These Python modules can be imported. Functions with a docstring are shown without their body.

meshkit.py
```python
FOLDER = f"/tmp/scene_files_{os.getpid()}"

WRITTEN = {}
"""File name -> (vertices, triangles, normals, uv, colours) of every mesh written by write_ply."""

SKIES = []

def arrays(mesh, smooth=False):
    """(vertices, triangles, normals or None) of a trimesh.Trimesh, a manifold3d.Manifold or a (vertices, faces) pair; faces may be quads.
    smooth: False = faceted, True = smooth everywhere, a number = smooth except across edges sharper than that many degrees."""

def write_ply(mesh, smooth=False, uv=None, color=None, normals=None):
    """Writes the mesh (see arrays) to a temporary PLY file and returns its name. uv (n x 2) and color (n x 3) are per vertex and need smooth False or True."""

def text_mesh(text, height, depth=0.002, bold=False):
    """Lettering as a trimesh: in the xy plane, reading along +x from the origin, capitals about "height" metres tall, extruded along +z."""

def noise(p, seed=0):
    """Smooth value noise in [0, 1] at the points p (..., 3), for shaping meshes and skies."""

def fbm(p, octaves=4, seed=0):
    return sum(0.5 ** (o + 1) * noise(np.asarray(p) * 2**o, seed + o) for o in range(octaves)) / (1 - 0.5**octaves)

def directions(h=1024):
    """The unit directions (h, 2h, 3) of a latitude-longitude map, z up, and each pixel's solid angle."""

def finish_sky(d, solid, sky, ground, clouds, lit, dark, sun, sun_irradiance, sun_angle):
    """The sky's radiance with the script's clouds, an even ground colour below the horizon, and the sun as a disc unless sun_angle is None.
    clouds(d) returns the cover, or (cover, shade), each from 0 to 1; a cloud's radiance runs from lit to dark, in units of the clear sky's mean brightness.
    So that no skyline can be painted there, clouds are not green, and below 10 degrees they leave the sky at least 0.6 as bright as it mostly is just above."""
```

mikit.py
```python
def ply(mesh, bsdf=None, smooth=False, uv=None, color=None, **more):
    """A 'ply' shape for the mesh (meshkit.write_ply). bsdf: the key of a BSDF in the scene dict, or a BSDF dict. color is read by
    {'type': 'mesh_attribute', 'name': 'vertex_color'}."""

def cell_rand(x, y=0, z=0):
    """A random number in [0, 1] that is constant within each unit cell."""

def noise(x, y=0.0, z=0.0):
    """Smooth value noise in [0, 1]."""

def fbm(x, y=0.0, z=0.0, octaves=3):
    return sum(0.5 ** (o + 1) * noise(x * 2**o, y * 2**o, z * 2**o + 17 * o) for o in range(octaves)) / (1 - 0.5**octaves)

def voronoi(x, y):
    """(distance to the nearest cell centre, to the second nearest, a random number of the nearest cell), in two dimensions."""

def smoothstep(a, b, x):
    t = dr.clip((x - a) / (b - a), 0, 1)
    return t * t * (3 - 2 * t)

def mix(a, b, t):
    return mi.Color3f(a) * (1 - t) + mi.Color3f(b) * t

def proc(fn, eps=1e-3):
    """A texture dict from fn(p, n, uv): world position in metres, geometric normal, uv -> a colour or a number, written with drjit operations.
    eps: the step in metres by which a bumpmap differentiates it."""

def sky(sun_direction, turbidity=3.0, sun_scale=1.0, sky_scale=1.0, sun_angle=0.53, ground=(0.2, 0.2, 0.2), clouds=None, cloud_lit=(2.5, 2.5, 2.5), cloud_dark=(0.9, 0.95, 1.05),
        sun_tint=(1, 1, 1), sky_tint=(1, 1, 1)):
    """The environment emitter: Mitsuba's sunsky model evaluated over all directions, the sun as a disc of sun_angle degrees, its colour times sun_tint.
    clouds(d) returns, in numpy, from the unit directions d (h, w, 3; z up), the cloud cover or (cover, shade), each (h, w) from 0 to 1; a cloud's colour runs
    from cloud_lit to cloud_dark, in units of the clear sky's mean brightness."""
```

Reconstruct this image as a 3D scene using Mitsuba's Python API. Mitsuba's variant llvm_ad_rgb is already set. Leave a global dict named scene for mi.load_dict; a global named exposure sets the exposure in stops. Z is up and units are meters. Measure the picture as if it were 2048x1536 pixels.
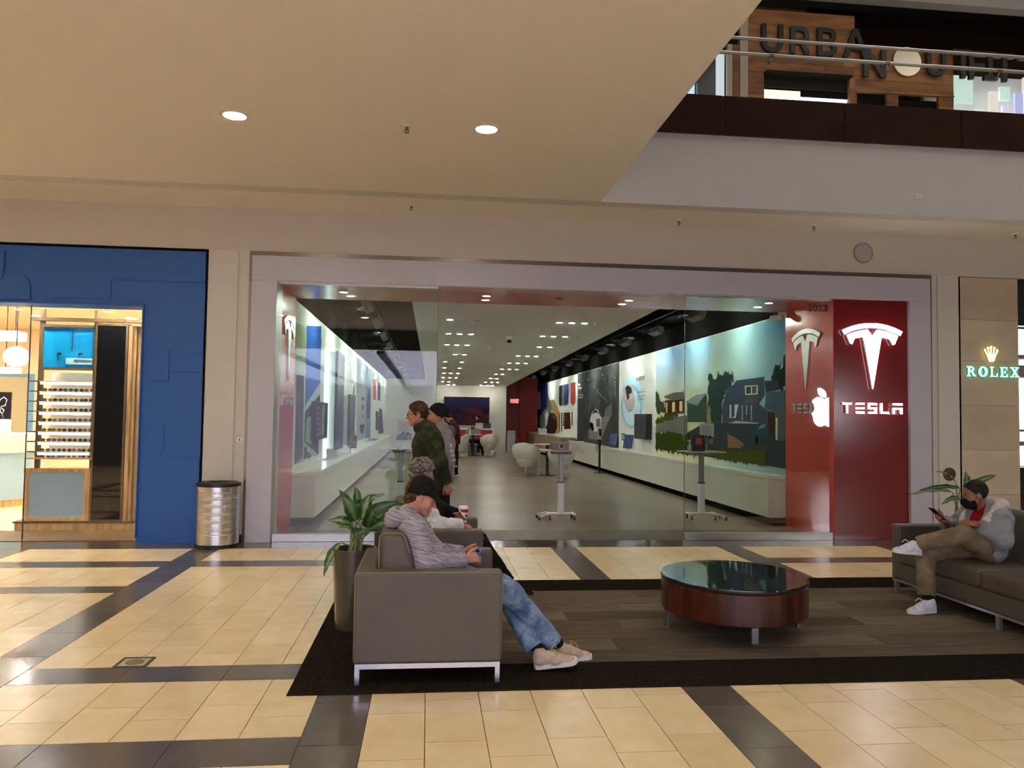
import math
import random

import drjit as dr
import manifold3d as m3
import mitsuba as mi
import numpy as np
import shapely
import trimesh
from shapely import affinity
from shapely.geometry import LineString, Point, Polygon
from shapely.geometry import box as sbox

import meshkit
import mikit

T = mi.ScalarTransform4f
scene, labels = {}, {}
PI = math.pi

# ------------------------------------------------------------------ camera, exposure, large lights
CAM = np.array([0.0, 0.0, 1.6])
F_PX, YAW, PITCH, ROLL = 1545.07, 0.106752, 0.0433694, 0.0140953
_fw = np.array([math.sin(YAW) * math.cos(PITCH), math.cos(YAW) * math.cos(PITCH), math.sin(PITCH)])
_rt = np.cross(_fw, [0, 0, 1.0])
_rt /= np.linalg.norm(_rt)
_up = -_rt * math.sin(ROLL) + np.cross(_rt, _fw) * math.cos(ROLL)
scene['camera'] = {'type': 'perspective', 'fov': math.degrees(2 * math.atan(1024 / F_PX)), 'fov_axis': 'x', 'near_clip': 0.05, 'far_clip': 300.0,
                   'to_world': T().look_at(origin=CAM.tolist(), target=(CAM + _fw).tolist(), up=_up.tolist())}
exposure = 4.9
K_EMIT = 1 / 32                         # all lamp radiances below are stated for exposure 0
DOWNLIGHT = (146.0, 140.0, 122.0)        # warm recessed lamps of the concourse ceiling
SHOP_GLOW = (2.2, 2.3, 2.8)          # luminous ceiling of the shop on the other side of the concourse
ATRIUM = (1.45, 1.38, 1.26)               # laylight high above the open well
OPTICAL_LAMP = (600.0, 570.0, 490.0)       # ceiling lamps of the optician
TRACK = (215.0, 246.0, 216.0)              # wall washers in the car showroom
RIBBON = (165.0, 160.0, 142.0)             # small downlights in the showroom's white ceiling
PORTAL = (90.0, 72.0, 48.0)


# ------------------------------------------------------------------ helpers
def add(key, mesh, mat, smooth=False, label=None, cat=None, group=None, kind=None, emit=None, weight=1.0, tw=None, **kw):
    s = mesh if isinstance(mesh, dict) else mikit.ply(mesh, mat, smooth, **kw)
    s = dict(s)
    if tw is not None:
        s['to_world'] = tw
    if emit is not None:
        s['emitter'] = {'type': 'area', 'radiance': {'type': 'rgb', 'value': [v * K_EMIT for v in emit]}, 'sampling_weight': float(weight)}
    k, n = key, 0
    while k in scene:
        n += 1
        k = f'{key}_{n:03d}'
    scene[k] = s
    tag(k, label, cat, group, kind)
    return k


def tag(k, label=None, cat=None, group=None, kind=None):
    d = {n: v for n, v in (('label', label), ('category', cat), ('group', group), ('kind', kind)) if v}
    if d:
        labels[k] = {**labels.get(k, {}), **d}


_used = {}


def thing(name, label, cat, group=None, kind=None):
    n = _used.get(name, -1) + 1
    _used[name] = n
    k = name if n == 0 else f'{name}_{n:03d}'
    tag(k, label, cat, group, kind)
    return k


def one(name, mesh, mat, smooth, label, cat, group=None, kind=None, **kw):
    k = thing(name, label, cat, group, kind)
    return add(k, mesh, mat, smooth, **kw)


def box(x0, x1, y0, y1, z0, z1, c=0.0):
    x0, x1, y0, y1, z0, z1 = min(x0, x1), max(x0, x1), min(y0, y1), max(y0, y1), min(z0, z1), max(z0, z1)
    if c <= 0:
        b = trimesh.creation.box((x1 - x0, y1 - y0, z1 - z0))
        b.apply_translation(((x0 + x1) / 2, (y0 + y1) / 2, (z0 + z1) / 2))
        return b
    pts = []
    for x, sx in ((x0, 1), (x1, -1)):
        for y, sy in ((y0, 1), (y1, -1)):
            for z, sz in ((z0, 1), (z1, -1)):
                pts += [(x, y + sy * c, z + sz * c), (x + sx * c, y, z + sz * c), (x + sx * c, y + sy * c, z)]
    return tm(m3.Manifold.hull_points(np.array(pts)))


def rbox(x0, x1, y0, y1, z0, z1, r, seg=16):
    s = m3.Manifold.sphere(r, seg)
    return tm(m3.Manifold.batch_hull([s.translate((x, y, z)) for x in (x0 + r, x1 - r) for y in (y0 + r, y1 - r) for z in (z0 + r, z1 - r)]))


def tm(m):
    g = m.to_mesh()
    return trimesh.Trimesh(np.array(g.vert_properties[:, :3]), np.array(g.tri_verts), process=False)


def mf(t):
    t = trimesh.Trimesh(t.vertices, t.faces, process=True)
    return m3.Manifold(m3.Mesh(np.asarray(t.vertices, np.float32), np.asarray(t.faces, np.uint32)))


def cat_(*ms):
    return trimesh.util.concatenate([m for m in ms if m is not None])


def cyl(p0, p1, r, r1=None, n=20):
    p0, p1 = np.array(p0, float), np.array(p1, float)
    h = np.linalg.norm(p1 - p0)
    c = tm(m3.Manifold.cylinder(h, r, r if r1 is None else r1, n))
    c.apply_transform(trimesh.geometry.align_vectors([0, 0, 1], (p1 - p0) / h))
    c.apply_translation(p0)
    return c


def lathe(prof, n=32, at=(0, 0, 0)):
    m = trimesh.creation.revolve(np.array(prof, float), sections=n)
    m.apply_translation(at)
    return m


def tube(pts, r, n=8):
    p = np.array(pts, float)
    k = len(p)
    rr = np.broadcast_to(r, (k,))
    t = np.gradient(p, axis=0)
    t /= np.linalg.norm(t, axis=1, keepdims=True) + 1e-12
    ref = np.array([0, 0, 1.0]) if abs(t[:, 2]).mean() < 0.8 else np.array([1.0, 0, 0])
    a = np.cross(t, ref)
    a /= np.linalg.norm(a, axis=1, keepdims=True) + 1e-12
    b = np.cross(t, a)
    an = np.arange(n) * 2 * PI / n
    v = (p[:, None] + rr[:, None, None] * (np.cos(an)[None, :, None] * a[:, None] + np.sin(an)[None, :, None] * b[:, None])).reshape(-1, 3)
    f = []
    for i in range(k - 1):
        for j in range(n):
            q = [i * n + j, i * n + (j + 1) % n, (i + 1) * n + (j + 1) % n, (i + 1) * n + j]
            f += [(q[0], q[2], q[1]), (q[0], q[3], q[2])]
    v = np.vstack([v, p[:1], p[-1:]])
    for j in range(n):
        f += [(k * n, j, (j + 1) % n), (k * n + 1, (k - 1) * n + (j + 1) % n, (k - 1) * n + j)]
    m = trimesh.Trimesh(v, np.array(f), process=False)
    if m.volume < 0:
        m.invert()
    return m


def extr(poly, depth):
    gs = [g for g in getattr(poly, 'geoms', [poly]) if g.geom_type == 'Polygon' and g.area > 1e-9]
    return trimesh.util.concatenate([trimesh.creation.extrude_polygon(g, depth, engine='earcut') for g in gs])


def place(mesh, X, Y, Z, o):
    """local axes x, y, z -> world directions X, Y, Z at origin o"""
    m = mesh.copy()
    M = np.eye(4)
    M[:3, 0], M[:3, 1], M[:3, 2], M[:3, 3] = X, Y, Z, o
    m.apply_transform(M)
    if np.linalg.det(M[:3, :3]) < 0:
        m.invert()
    return m


def front(poly, x, z, y, depth=0.01, s=1.0):
    """a flat outline (u right, v up) standing on a wall that faces the camera (-y), proud by depth"""
    return place(extr(affinity.scale(poly, s, s, origin=(0, 0)) if s != 1 else poly, depth), (1, 0, 0), (0, 0, 1), (0, -1, 0), (x, y, z))


def pt(*a):
    return Polygon(a)


def rrect(x0, y0, x1, y1, r):
    return sbox(x0 + r, y0 + r, x1 - r, y1 - r).buffer(r, quad_segs=8)


def text(s, h, depth=0.004, bold=False, center=True):
    m = meshkit.text_mesh(s, h, depth, bold)
    if center:
        b = m.bounds
        m.apply_translation((-(b[0, 0] + b[1, 0]) / 2, 0, 0))
    return m


# ------------------------------------------------------------------ materials
def rgb(r, g, b):
    """linear reflectance of an sRGB colour given in 0..255"""
    f = lambda c: c / 12.92 if c <= 0.04045 else ((c + 0.055) / 1.055) ** 2.4
    return [f(v / 255) for v in (r, g, b)]


def C(c):
    return {'type': 'rgb', 'value': list(c)}


def mat(name, color, rough=0.5, metal=0.0, spec=0.5, two=True, bump=None, bscale=1.0, **kw):
    col = color if isinstance(color, dict) else C(color)
    b = {'type': 'principled', 'base_color': col, 'roughness': rough, 'metallic': metal, **kw}
    if metal < 0.5:
        b['specular'] = spec
    if bump is not None:
        b = {'type': 'bumpmap', 'arbitrary': bump, 'scale': bscale, 'bsdf': b}
    scene['mat_' + name] = {'type': 'twosided', 'bsdf': b} if two else b
    return 'mat_' + name


def matte(name, color):
    scene['mat_' + name] = {'type': 'twosided', 'bsdf': {'type': 'diffuse', 'reflectance': color if isinstance(color, dict) else C(color)}}
    return 'mat_' + name


n_, fb = mikit.noise, mikit.fbm


def mottled(c, amt=0.08, sc=6.0, c2=None):
    c, c2 = list(c), list(c2) if c2 is not None else [v * (1 - amt) for v in c]
    return mikit.proc(lambda p, n, uv: mikit.mix(c, c2, mikit.smoothstep(0.3, 0.75, fb(p.x * sc, p.y * sc, p.z * sc, octaves=3))))


PAINT = matte('mall_paint', rgb(206, 198, 184))
PAINT2 = matte('pier_paint', rgb(212, 206, 195))
CEILP = matte('ceiling_paint', rgb(238, 231, 216))
BULK = matte('bulkhead_paint', rgb(200, 196, 191))
WHITE = mat('white_panel', rgb(228, 225, 230), 0.35)
FRAMEW = mat('frame_white', rgb(190, 187, 194), 0.35)
WHITEM = matte('white_matte', rgb(225, 222, 212))
CREAM = [mat(f'cream_tile_{i}', mottled(rgb(*c), 0.0, 9.0, [.5 * (u + v) for u, v in zip(rgb(*c), rgb(*d))]), 0.26, spec=0.55)
         for i, (c, d) in enumerate((((223, 201, 158), (212, 186, 136)), ((227, 206, 164), (216, 192, 145)), ((219, 197, 152), (206, 180, 130)), ((225, 203, 160), (213, 188, 140))))]
DARKT = [mat(f'dark_tile_{i}', mottled(rgb(*c), 0.12, 5.0), 0.2, spec=0.6) for i, c in enumerate(((92, 84, 76), (88, 79, 71), (96, 89, 81)))]
GROUT = matte('grout', rgb(105, 88, 66))
BLACKSTONE = mat('dark_threshold', mottled(rgb(86, 78, 72), 0.12, 4.0), 0.08, spec=0.6)
SHOWFLOOR = mat('showroom_floor', mottled(rgb(124, 112, 96), 0.12, 0.8), 0.26, spec=0.5)
SHOWMAT = mat('entrance_mat', mottled(rgb(98, 89, 79), 0.12, 14.0), 0.45)
BLACK = matte('black_paint', rgb(22, 21, 20))
BLACKG = mat('black_gloss', rgb(16, 16, 17), 0.12)
BLACKP = mat('black_plastic', rgb(26, 25, 26), 0.4)
DARKGREY = mat('dark_grey', rgb(58, 58, 60), 0.4)
GREY = mat('mid_grey', rgb(128, 128, 130), 0.5)
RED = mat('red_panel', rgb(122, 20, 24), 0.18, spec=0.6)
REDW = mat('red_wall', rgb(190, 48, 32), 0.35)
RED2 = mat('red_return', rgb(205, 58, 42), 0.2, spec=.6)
RIBW = matte('ribbon_white', rgb(246, 243, 236))
STEEL = mat('brushed_steel', rgb(196, 192, 188), 0.28, 1.0)
CHROME = mat('chrome', rgb(215, 215, 218), 0.08, 1.0)
BRONZE = mat('trim_metal', rgb(140, 128, 116), 0.3, 1.0)
SOFFITM = mat('portal_soffit', rgb(168, 66, 48), 0.2, spec=.8)
BLUE = mat('blue_panel', rgb(40, 92, 164), 0.5)
BROWNP = mat('brown_fascia', mottled(rgb(50, 26, 14), 0.25, 2.0), 0.4, spec=.15)
COUNTERW = mat('counter_white', rgb(210, 207, 192), 0.2)
KICK = matte('kick_black', rgb(24, 22, 20))
BRUSH = mat('matte_steel', rgb(170, 170, 172), 0.4, 1.0)
scene['mat_glass'] = {'type': 'thindielectric', 'int_ior': 1.52, 'specular_transmittance': C((0.80, 0.90, 0.84))}
scene['mat_clear'] = {'type': 'thindielectric', 'int_ior': 1.5}
GLASS, CLEAR = 'mat_glass', 'mat_clear'
LAMP = matte('lamp_face', (0.8, 0.8, 0.8))
# ------------------------------------------------------------------ concourse floor, tile by tile
TW, TL, G = 0.305, 0.567, 0.0022
add('floor', box(-14, 16, -16, 10.1, -0.2, -0.004), GROUT, kind='structure', label='concourse floor of cream and dark stone tiles', cat='floor')
RUG = (-0.775, 5.95, 4.57, 7.60)
tiles = []
rng = random.Random(4)
for k in range(-28, 34):
    x0, x1 = 0.01 + TW * k, 0.01 + TW * (k + 1)
    dark = k % 7 == 5
    left, right = x1 < -0.58, x0 > 3.9
    bands = []
    if (left or k == -2) and not dark:
        bands = [(3.69, 4.0), (4.86, 5.15), (8.43, 8.76)] + ([(7.25, 7.52)] if x1 < -2.7 else [])
    elif right and not dark:
        bands = [(8.43, 8.76)]
    y = (4.27 if k % 2 else 4.455) - TL * 4
    cuts = [2.0, 9.55]
    while y < 9.5:
        if y > 2.05:
            cuts.append(y)
        y += TL
    cuts = sorted([c for c in cuts if not any(a - 0.03 < c < b + 0.03 for a, b in bands)] + [c for b in bands for c in b])
    for a, b in zip(cuts, cuts[1:]):
        band = any(abs(a - p) < 1e-6 for p, q in bands)
        if band:
            if k % 2 and not any((k - 1) % 7 == 5 for _ in [0]) and k - 1 >= -28:
                continue                                   # the odd column is covered by the double tile of the even one
            xe = x1 + TW if (k % 2 == 0 and (k + 1) % 7 != 5) else x1
            tiles.append((x0, xe, a, b, 1))
        else:
            tiles.append((x0, x1, a, b, int(dark)))
tiles = [t for t in tiles if not (t[0] > RUG[0] and t[1] < RUG[1] and t[2] > RUG[2] + 0.02 and t[3] < RUG[3] - 0.02)]


def in_view(t):
    for x in (t[0], t[1]):
        for y in (t[2], t[3]):
            d = np.array([x, y, 0.0]) - CAM
            w = d @ _fw
            if w > 0.3 and abs(d @ _rt / w) < 0.70 and d @ np.cross(_rt, _fw) / w > -0.53:
                return True
    return False


tiles.sort(key=lambda t: (not in_view(t), math.hypot((t[0] + t[1]) / 2, (t[2] + t[3]) / 2)))
rest = []
shapes = {}
for i, (a, b, c, d, dk) in enumerate(tiles):
    if i < 296:
        size = (round(b - a - 2 * G, 4), round(d - c - 2 * G, 4))
        m = (DARKT if dk else CREAM)[rng.randrange(3 if dk else 4)]
        if (size, m) not in shapes:
            shapes[size, m] = mikit.ply(box(-size[0] / 2, size[0] / 2, -size[1] / 2, size[1] / 2, -0.012, 0.0), m)
        add('floor__dark_tile' if dk else 'floor__tile', shapes[size, m], m, tw=T().translate([(a + b) / 2, (c + d) / 2, 0]))
    else:
        rest.append((box(a + G, b - G, c + G, d - G, -0.012, 0.0), dk))
for dk, nm in ((0, 'floor__far_tiles'), (1, 'floor__far_dark_tiles')):
    add(nm, cat_(*[m for m, q in rest if q == dk]), DARKT[0] if dk else CREAM[0], kind='stuff')
add('floor__plain_field', box(-14, 16, -3.5, 1.98, -0.02, -0.0005), CREAM[1], label='cream stone floor towards the viewer')
add('floor__side_field', cat_(box(-14, -8.6, 2, 9.55, -0.02, -0.0005), box(10.45, 16, 2, 9.55, -0.02, -0.0005)), CREAM[2], label='cream stone floor at the sides')
for a, b in ((-14, -5.4), (-5.395, -2.79), (-2.785, -0.5), (-0.495, 1.6), (1.605, 3.7), (3.705, 5.8), (5.805, 9), (9.005, 16)):
    add('floor__threshold_slab', box(a, b, 9.555, 10.1, -0.02, 0.0), BLACKSTONE)
# floor outlet cover let into the tiles
k = thing('floor_outlet', 'small square brass floor outlet cover set into the cream tiles', 'floor outlet')
add(k + '__frame', cat_(box(-1.94, -1.74, 5.14, 5.157, 0, .006), box(-1.94, -1.74, 5.323, 5.34, 0, .006), box(-1.94, -1.923, 5.14, 5.34, 0, .006), box(-1.757, -1.74, 5.14, 5.34, 0, .006)), mat('outlet_frame', rgb(70, 58, 42), .5))
add(k + '__plate', box(-1.923, -1.757, 5.157, 5.323, 0, .003), mat('brass_plate', rgb(176, 162, 126), .4))
add(k + '__cap', cyl((-1.84, 5.24, .003), (-1.84, 5.24, .007), .055), mat('outlet_cap', rgb(126, 110, 78), .4), smooth=30)

# ------------------------------------------------------------------ concourse shell
add('ceiling', box(-14, 2.0, -3.5, 8.995, 4.2, 4.62), CEILP, kind='structure', label='flat cream concourse ceiling with recessed lamps', cat='ceiling')
add('ceiling__soffit', box(-14, 16, 9.005, 10.3, 4.2, 4.4), CEILP, label='cream soffit strip over the shop fronts')
add('wall_gallery', box(-14, 16, 9.0, 9.2, 4.2, 5.5), BULK, kind='structure', label='pale edge of the gallery floor above the shop fronts', cat='wall')
add('floor_gallery', box(-14, 16, 9.0, 20, 5.1, 5.26), PAINT2, kind='structure', label='gallery floor of the upper level', cat='floor')
WB = 'wall_front'
add(WB, box(-14, 16, 10.0, 10.3, 3.66, 4.2), PAINT, kind='structure', label='beige wall band above the shop fronts', cat='wall')
add(WB + '__pier', box(-2.79, -2.285, 10.0, 11.4, 0.1, 3.66), PAINT2, label='beige pier between the blue and the white shop front')
add(WB + '__pier', box(-2.71, -2.42, 9.975, 10.0, 0.1, 3.66), PAINT2)
add(WB + '__pier_base', box(-2.79, -2.285, 9.96, 10.0, 0, 0.1), BLACKP)
add(WB + '__pier', box(6.915, 7.325, 10.0, 11.4, 0.1, 3.66), PAINT2, label='beige pier right of the white shop front')
add(WB + '__pier', box(7.0, 7.29, 9.975, 10.0, 0.1, 3.66), PAINT2)
add(WB + '__pier_base', box(6.915, 7.325, 9.96, 10.0, 0, 0.1), BLACKP)
add(WB + '__reveal', box(7.325, 7.362, 10.02, 10.1, 0, 3.66), BLACK)
k = thing('switch_plate', 'tiny white switch plate on the beige pier beside the white frame', 'switch')
add(k + '__plate', box(-2.385, -2.305, 9.993, 10.0, 1.245, 1.30), WHITE)
add(k + '__button', box(-2.352, -2.338, 9.988, 9.993, 1.262, 1.283), BLACKP)
add('wall_west', box(-14.2, -14, -3.5, 10, 0, 4.2), PAINT, kind='structure', label='end wall of the concourse to the left', cat='wall')
add('wall_east', box(16, 16.2, -3.5, 20, 0, 11), PAINT, kind='structure', label='end wall of the concourse to the right', cat='wall')
# open well over the right half
add('wall_well', cat_(box(2.0, 2.1, -3.5, 9.0, 4.62, 5.3), box(-14, 16, -3.7, -3.5, 5.0, 11), box(-14.2, -14, -3.5, 20, 4.62, 11)), mat('well_grey', rgb(118, 114, 110), .6), kind='structure', label='upper walls around the open well', cat='wall')
add('ceiling_well', box(-14.2, 16.2, -3.7, 20, 11, 11.2), 'mat_well_grey', kind='structure', label='high ceiling over the open well', cat='ceiling')
for i, (a, b) in enumerate(((2.6, 6.4), (7.2, 11), (11.8, 15.4))):
    k = thing('laylight', 'long glowing laylight panel high over the open well', 'ceiling light', 'laylights over the well')
    add(k + '__diffuser', box(a, b, 1.5, 8.4, 10.93, 10.96), LAMP, emit=ATRIUM, weight=2)
    add(k + '__frame', cat_(box(a - .08, a, 1.4, 8.5, 10.9, 11), box(b, b + .08, 1.4, 8.5, 10.9, 11)), GREY)
# recessed lamps of the concourse ceiling
LM = {}
for yy in (6.85, 3.1, -0.6):
    for xx in (-10.53, -8.33, -6.13, -3.93, -1.73, 0.47):
        seen = yy > 6 and xx > -2
        k = thing('recessed_lamp', ('round recessed ceiling lamp, the left one in view' if xx < -1 else 'round recessed ceiling lamp, the right one in view') if seen else 'round recessed lamp of the concourse ceiling, outside the picture',
                  'ceiling light', None if seen else 'recessed lamps outside the picture')
        if not LM:
            LM['trim'] = mikit.ply(lathe([(.098, 4.2), (.125, 4.2), (.125, 4.195), (.098, 4.19), (.098, 4.2)], 40), WHITEM, 30)
            LM['face'] = mikit.ply(lathe([(0, 4.1945), (.098, 4.1945), (.098, 4.1965), (0, 4.1965)], 40), LAMP)
        add(k + '__trim', LM['trim'], None, tw=T().translate([xx, yy, 0]))
        add(k + '__lamp_face', LM['face'], None, tw=T().translate([xx, yy, 0]), emit=DOWNLIGHT)
# sprinklers
for (x, y), lb in (((-.241, 6.861), 'ceiling sprinkler head between the two round recessed lamps'), ((-.258, 9.47), 'sprinkler head on the soffit left of the ceiling corner'),
                   ((3.19, 9.66), 'sprinkler head on the soffit, first right of the ceiling corner'), ((5.015, 9.63), 'sprinkler head on the soffit left of the round wall speaker'), ((7.885, 9.62), 'sprinkler head on the soffit at the right edge of the picture')):
    k = thing('sprinkler_head', lb, 'sprinkler')
    add(k + '__escutcheon', lathe([(0, 4.2), (.042, 4.2), (.04, 4.188), (.02, 4.178), (0, 4.178)], 24, (x, y, 0)), WHITEM, 40)
    add(k + '__nozzle', cat_(cyl((x, y, 4.15), (x, y, 4.18), .014), cyl((x, y, 4.126), (x, y, 4.13), .019), tube([(x - .016, y, 4.155), (x - .019, y, 4.145), (x - .009, y, 4.128)], .004), tube([(x + .016, y, 4.155), (x + .019, y, 4.145), (x + .009, y, 4.128)], .004)), BRONZE)
k = thing('wall_speaker', 'round grey loudspeaker grille flush in the beige band at upper right', 'speaker')
add(k + '__rim', place(lathe([(.128, 0), (.142, 0), (.142, .012), (.128, .012), (.128, 0)], 48), (1, 0, 0), (0, 0, 1), (0, -1, 0), (5.917, 10.0, 3.937)), GREY, 30)
add(k + '__grille', place(lathe([(0, 0), (.128, 0), (.128, .009), (.09, .011), (0, .011)], 48), (1, 0, 0), (0, 0, 1), (0, -1, 0), (5.917, 10.0, 3.937)), matte('speaker_grille', mikit.proc(lambda p, n, uv: mikit.mix(rgb(188, 184, 176), rgb(120, 116, 110), mikit.smoothstep(0.35, 0.15, mikit.voronoi(p.x * 160, p.z * 160)[0])))), 30)
k = thing('wall_outlet', 'tiny white outlet plate on the pale gallery edge', 'outlet')
add(k + '__plate', box(6.03, 6.11, 8.992, 9.0, 4.43, 4.48), WHITE)
add(k + '__socket', cat_(box(6.05, 6.062, 8.99, 8.992, 4.447, 4.463), box(6.075, 6.087, 8.99, 8.992, 4.447, 4.463)), GREY)

# ------------------------------------------------------------------ the shop on the other side (seen in the glass)
add('wall_opposite', cat_(box(-14, 16, -3.7, -3.5, 3.6, 5.0), box(7.4, 16, -3.7, -3.5, 0, 3.6), box(-14, -6.5, -3.7, -3.5, 0, 3.6)), mat('opposite_metal', rgb(84, 82, 84), 0.5), kind='structure', label='grey front of the shop across the concourse', cat='wall')
add('wall_opposite__interior', cat_(box(-6.5, 7.4, -31.2, -31, 0, 3.6), box(-6.6, -6.5, -31, -3.7, 0, 3.6), box(7.4, 7.5, -31, -3.7, 0, 3.6), box(-6.5, 7.4, -31, -3.5, -.1, 0)), matte('opposite_interior', rgb(205, 200, 205)))
add('ceiling_opposite', box(-6.5, 7.4, -31, -3.75, 3.6, 3.65), LAMP, kind='structure', label='luminous ceiling of the shop across the concourse', cat='ceiling', emit=SHOP_GLOW, weight=6)
for xx in (-4.5, -1.5, 1.5, 4.5):
    add('ceiling_opposite__beam', cat_(box(xx - .12, xx + .12, -31, -3.8, 3.5, 3.6)), BLACKP)
# ------------------------------------------------------------------ showroom front
k = thing('shop_front_frame', 'wide white portal frame of the showroom in the middle of the shop fronts', 'shop front', kind='structure')
add(k + '__lintel', box(-2.245, 6.875, 9.95, 10.35, 3.285, 3.60, .004), FRAMEW)
add(k + '__jamb', box(-2.245, -1.935, 9.95, 10.35, 0, 3.2848, .004), FRAMEW, label='left white jamb')
add(k + '__jamb', box(6.565, 6.875, 9.95, 10.35, 0, 3.2848, .004), FRAMEW, label='right white jamb')
add(k + '__metal_channel', cat_(box(-2.285, 6.915, 9.985, 10.1, 3.60, 3.66), box(-2.285, -2.245, 9.985, 10.1, 0, 3.6), box(6.875, 6.915, 9.985, 10.1, 0, 3.6)), BRONZE)
add(k + '__soffit', box(-1.935, 6.565, 10.0, 11.42, 3.285, 3.45), SOFFITM, label='polished metal soffit of the portal')
add(k + '__return', box(-2.28, -1.94, 10.36, 11.42, 0, 3.2848), RED2, label='red lacquered return on the left')
add(k + '__return', box(5.485, 6.56, 10.0, 11.42, 0, 3.2848, .003), RED, label='tall dark red lacquered sign panel on the right')
add(k + '__return', box(5.48, 5.4849, 10.004, 11.42, 0, 3.2848), RED2, label='bright red lacquered inner side of the right sign panel')
for i, (x, y) in enumerate(((-1.19, 10.72), (.77, 10.67), (.78, 11.04), (2.8, 10.68), (2.79, 11.03), (4.8, 10.52), (4.81, 10.92))):
    q = thing('portal_lamp', 'small round lamp in the metal portal soffit, %s from the left' % ('first', 'second', 'third', 'fourth', 'fifth', 'sixth', 'seventh')[i], 'ceiling light', 'lamps in the portal soffit')
    add(q + '__trim', lathe([(.05, 3.285), (.068, 3.285), (.066, 3.279), (.05, 3.281), (.05, 3.285)], 28, (x, y, 0)), STEEL, 30)
    add(q + '__lamp_face', lathe([(0, 3.282), (.05, 3.282), (.05, 3.284), (0, 3.284)], 28, (x, y, 0)), LAMP, emit=PORTAL, weight=.5)
q = thing('soffit_sensor', 'small dark slot sensor in the middle of the portal soffit', 'sensor')
add(q + '__body', box(1.74, 1.84, 10.63, 10.66, 3.27, 3.285), BLACKP)
add(q + '__lens', box(1.77, 1.81, 10.64, 10.65, 3.266, 3.27), BLACKG)

# the emblem, as an outline of unit height


def arc(cx, cy, r, a0, a1, n=24):
    return [(cx + r * math.sin(math.radians(a0 + (a1 - a0) * i / n)), cy + r * math.cos(math.radians(a0 + (a1 - a0) * i / n))) for i in range(n + 1)]


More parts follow.
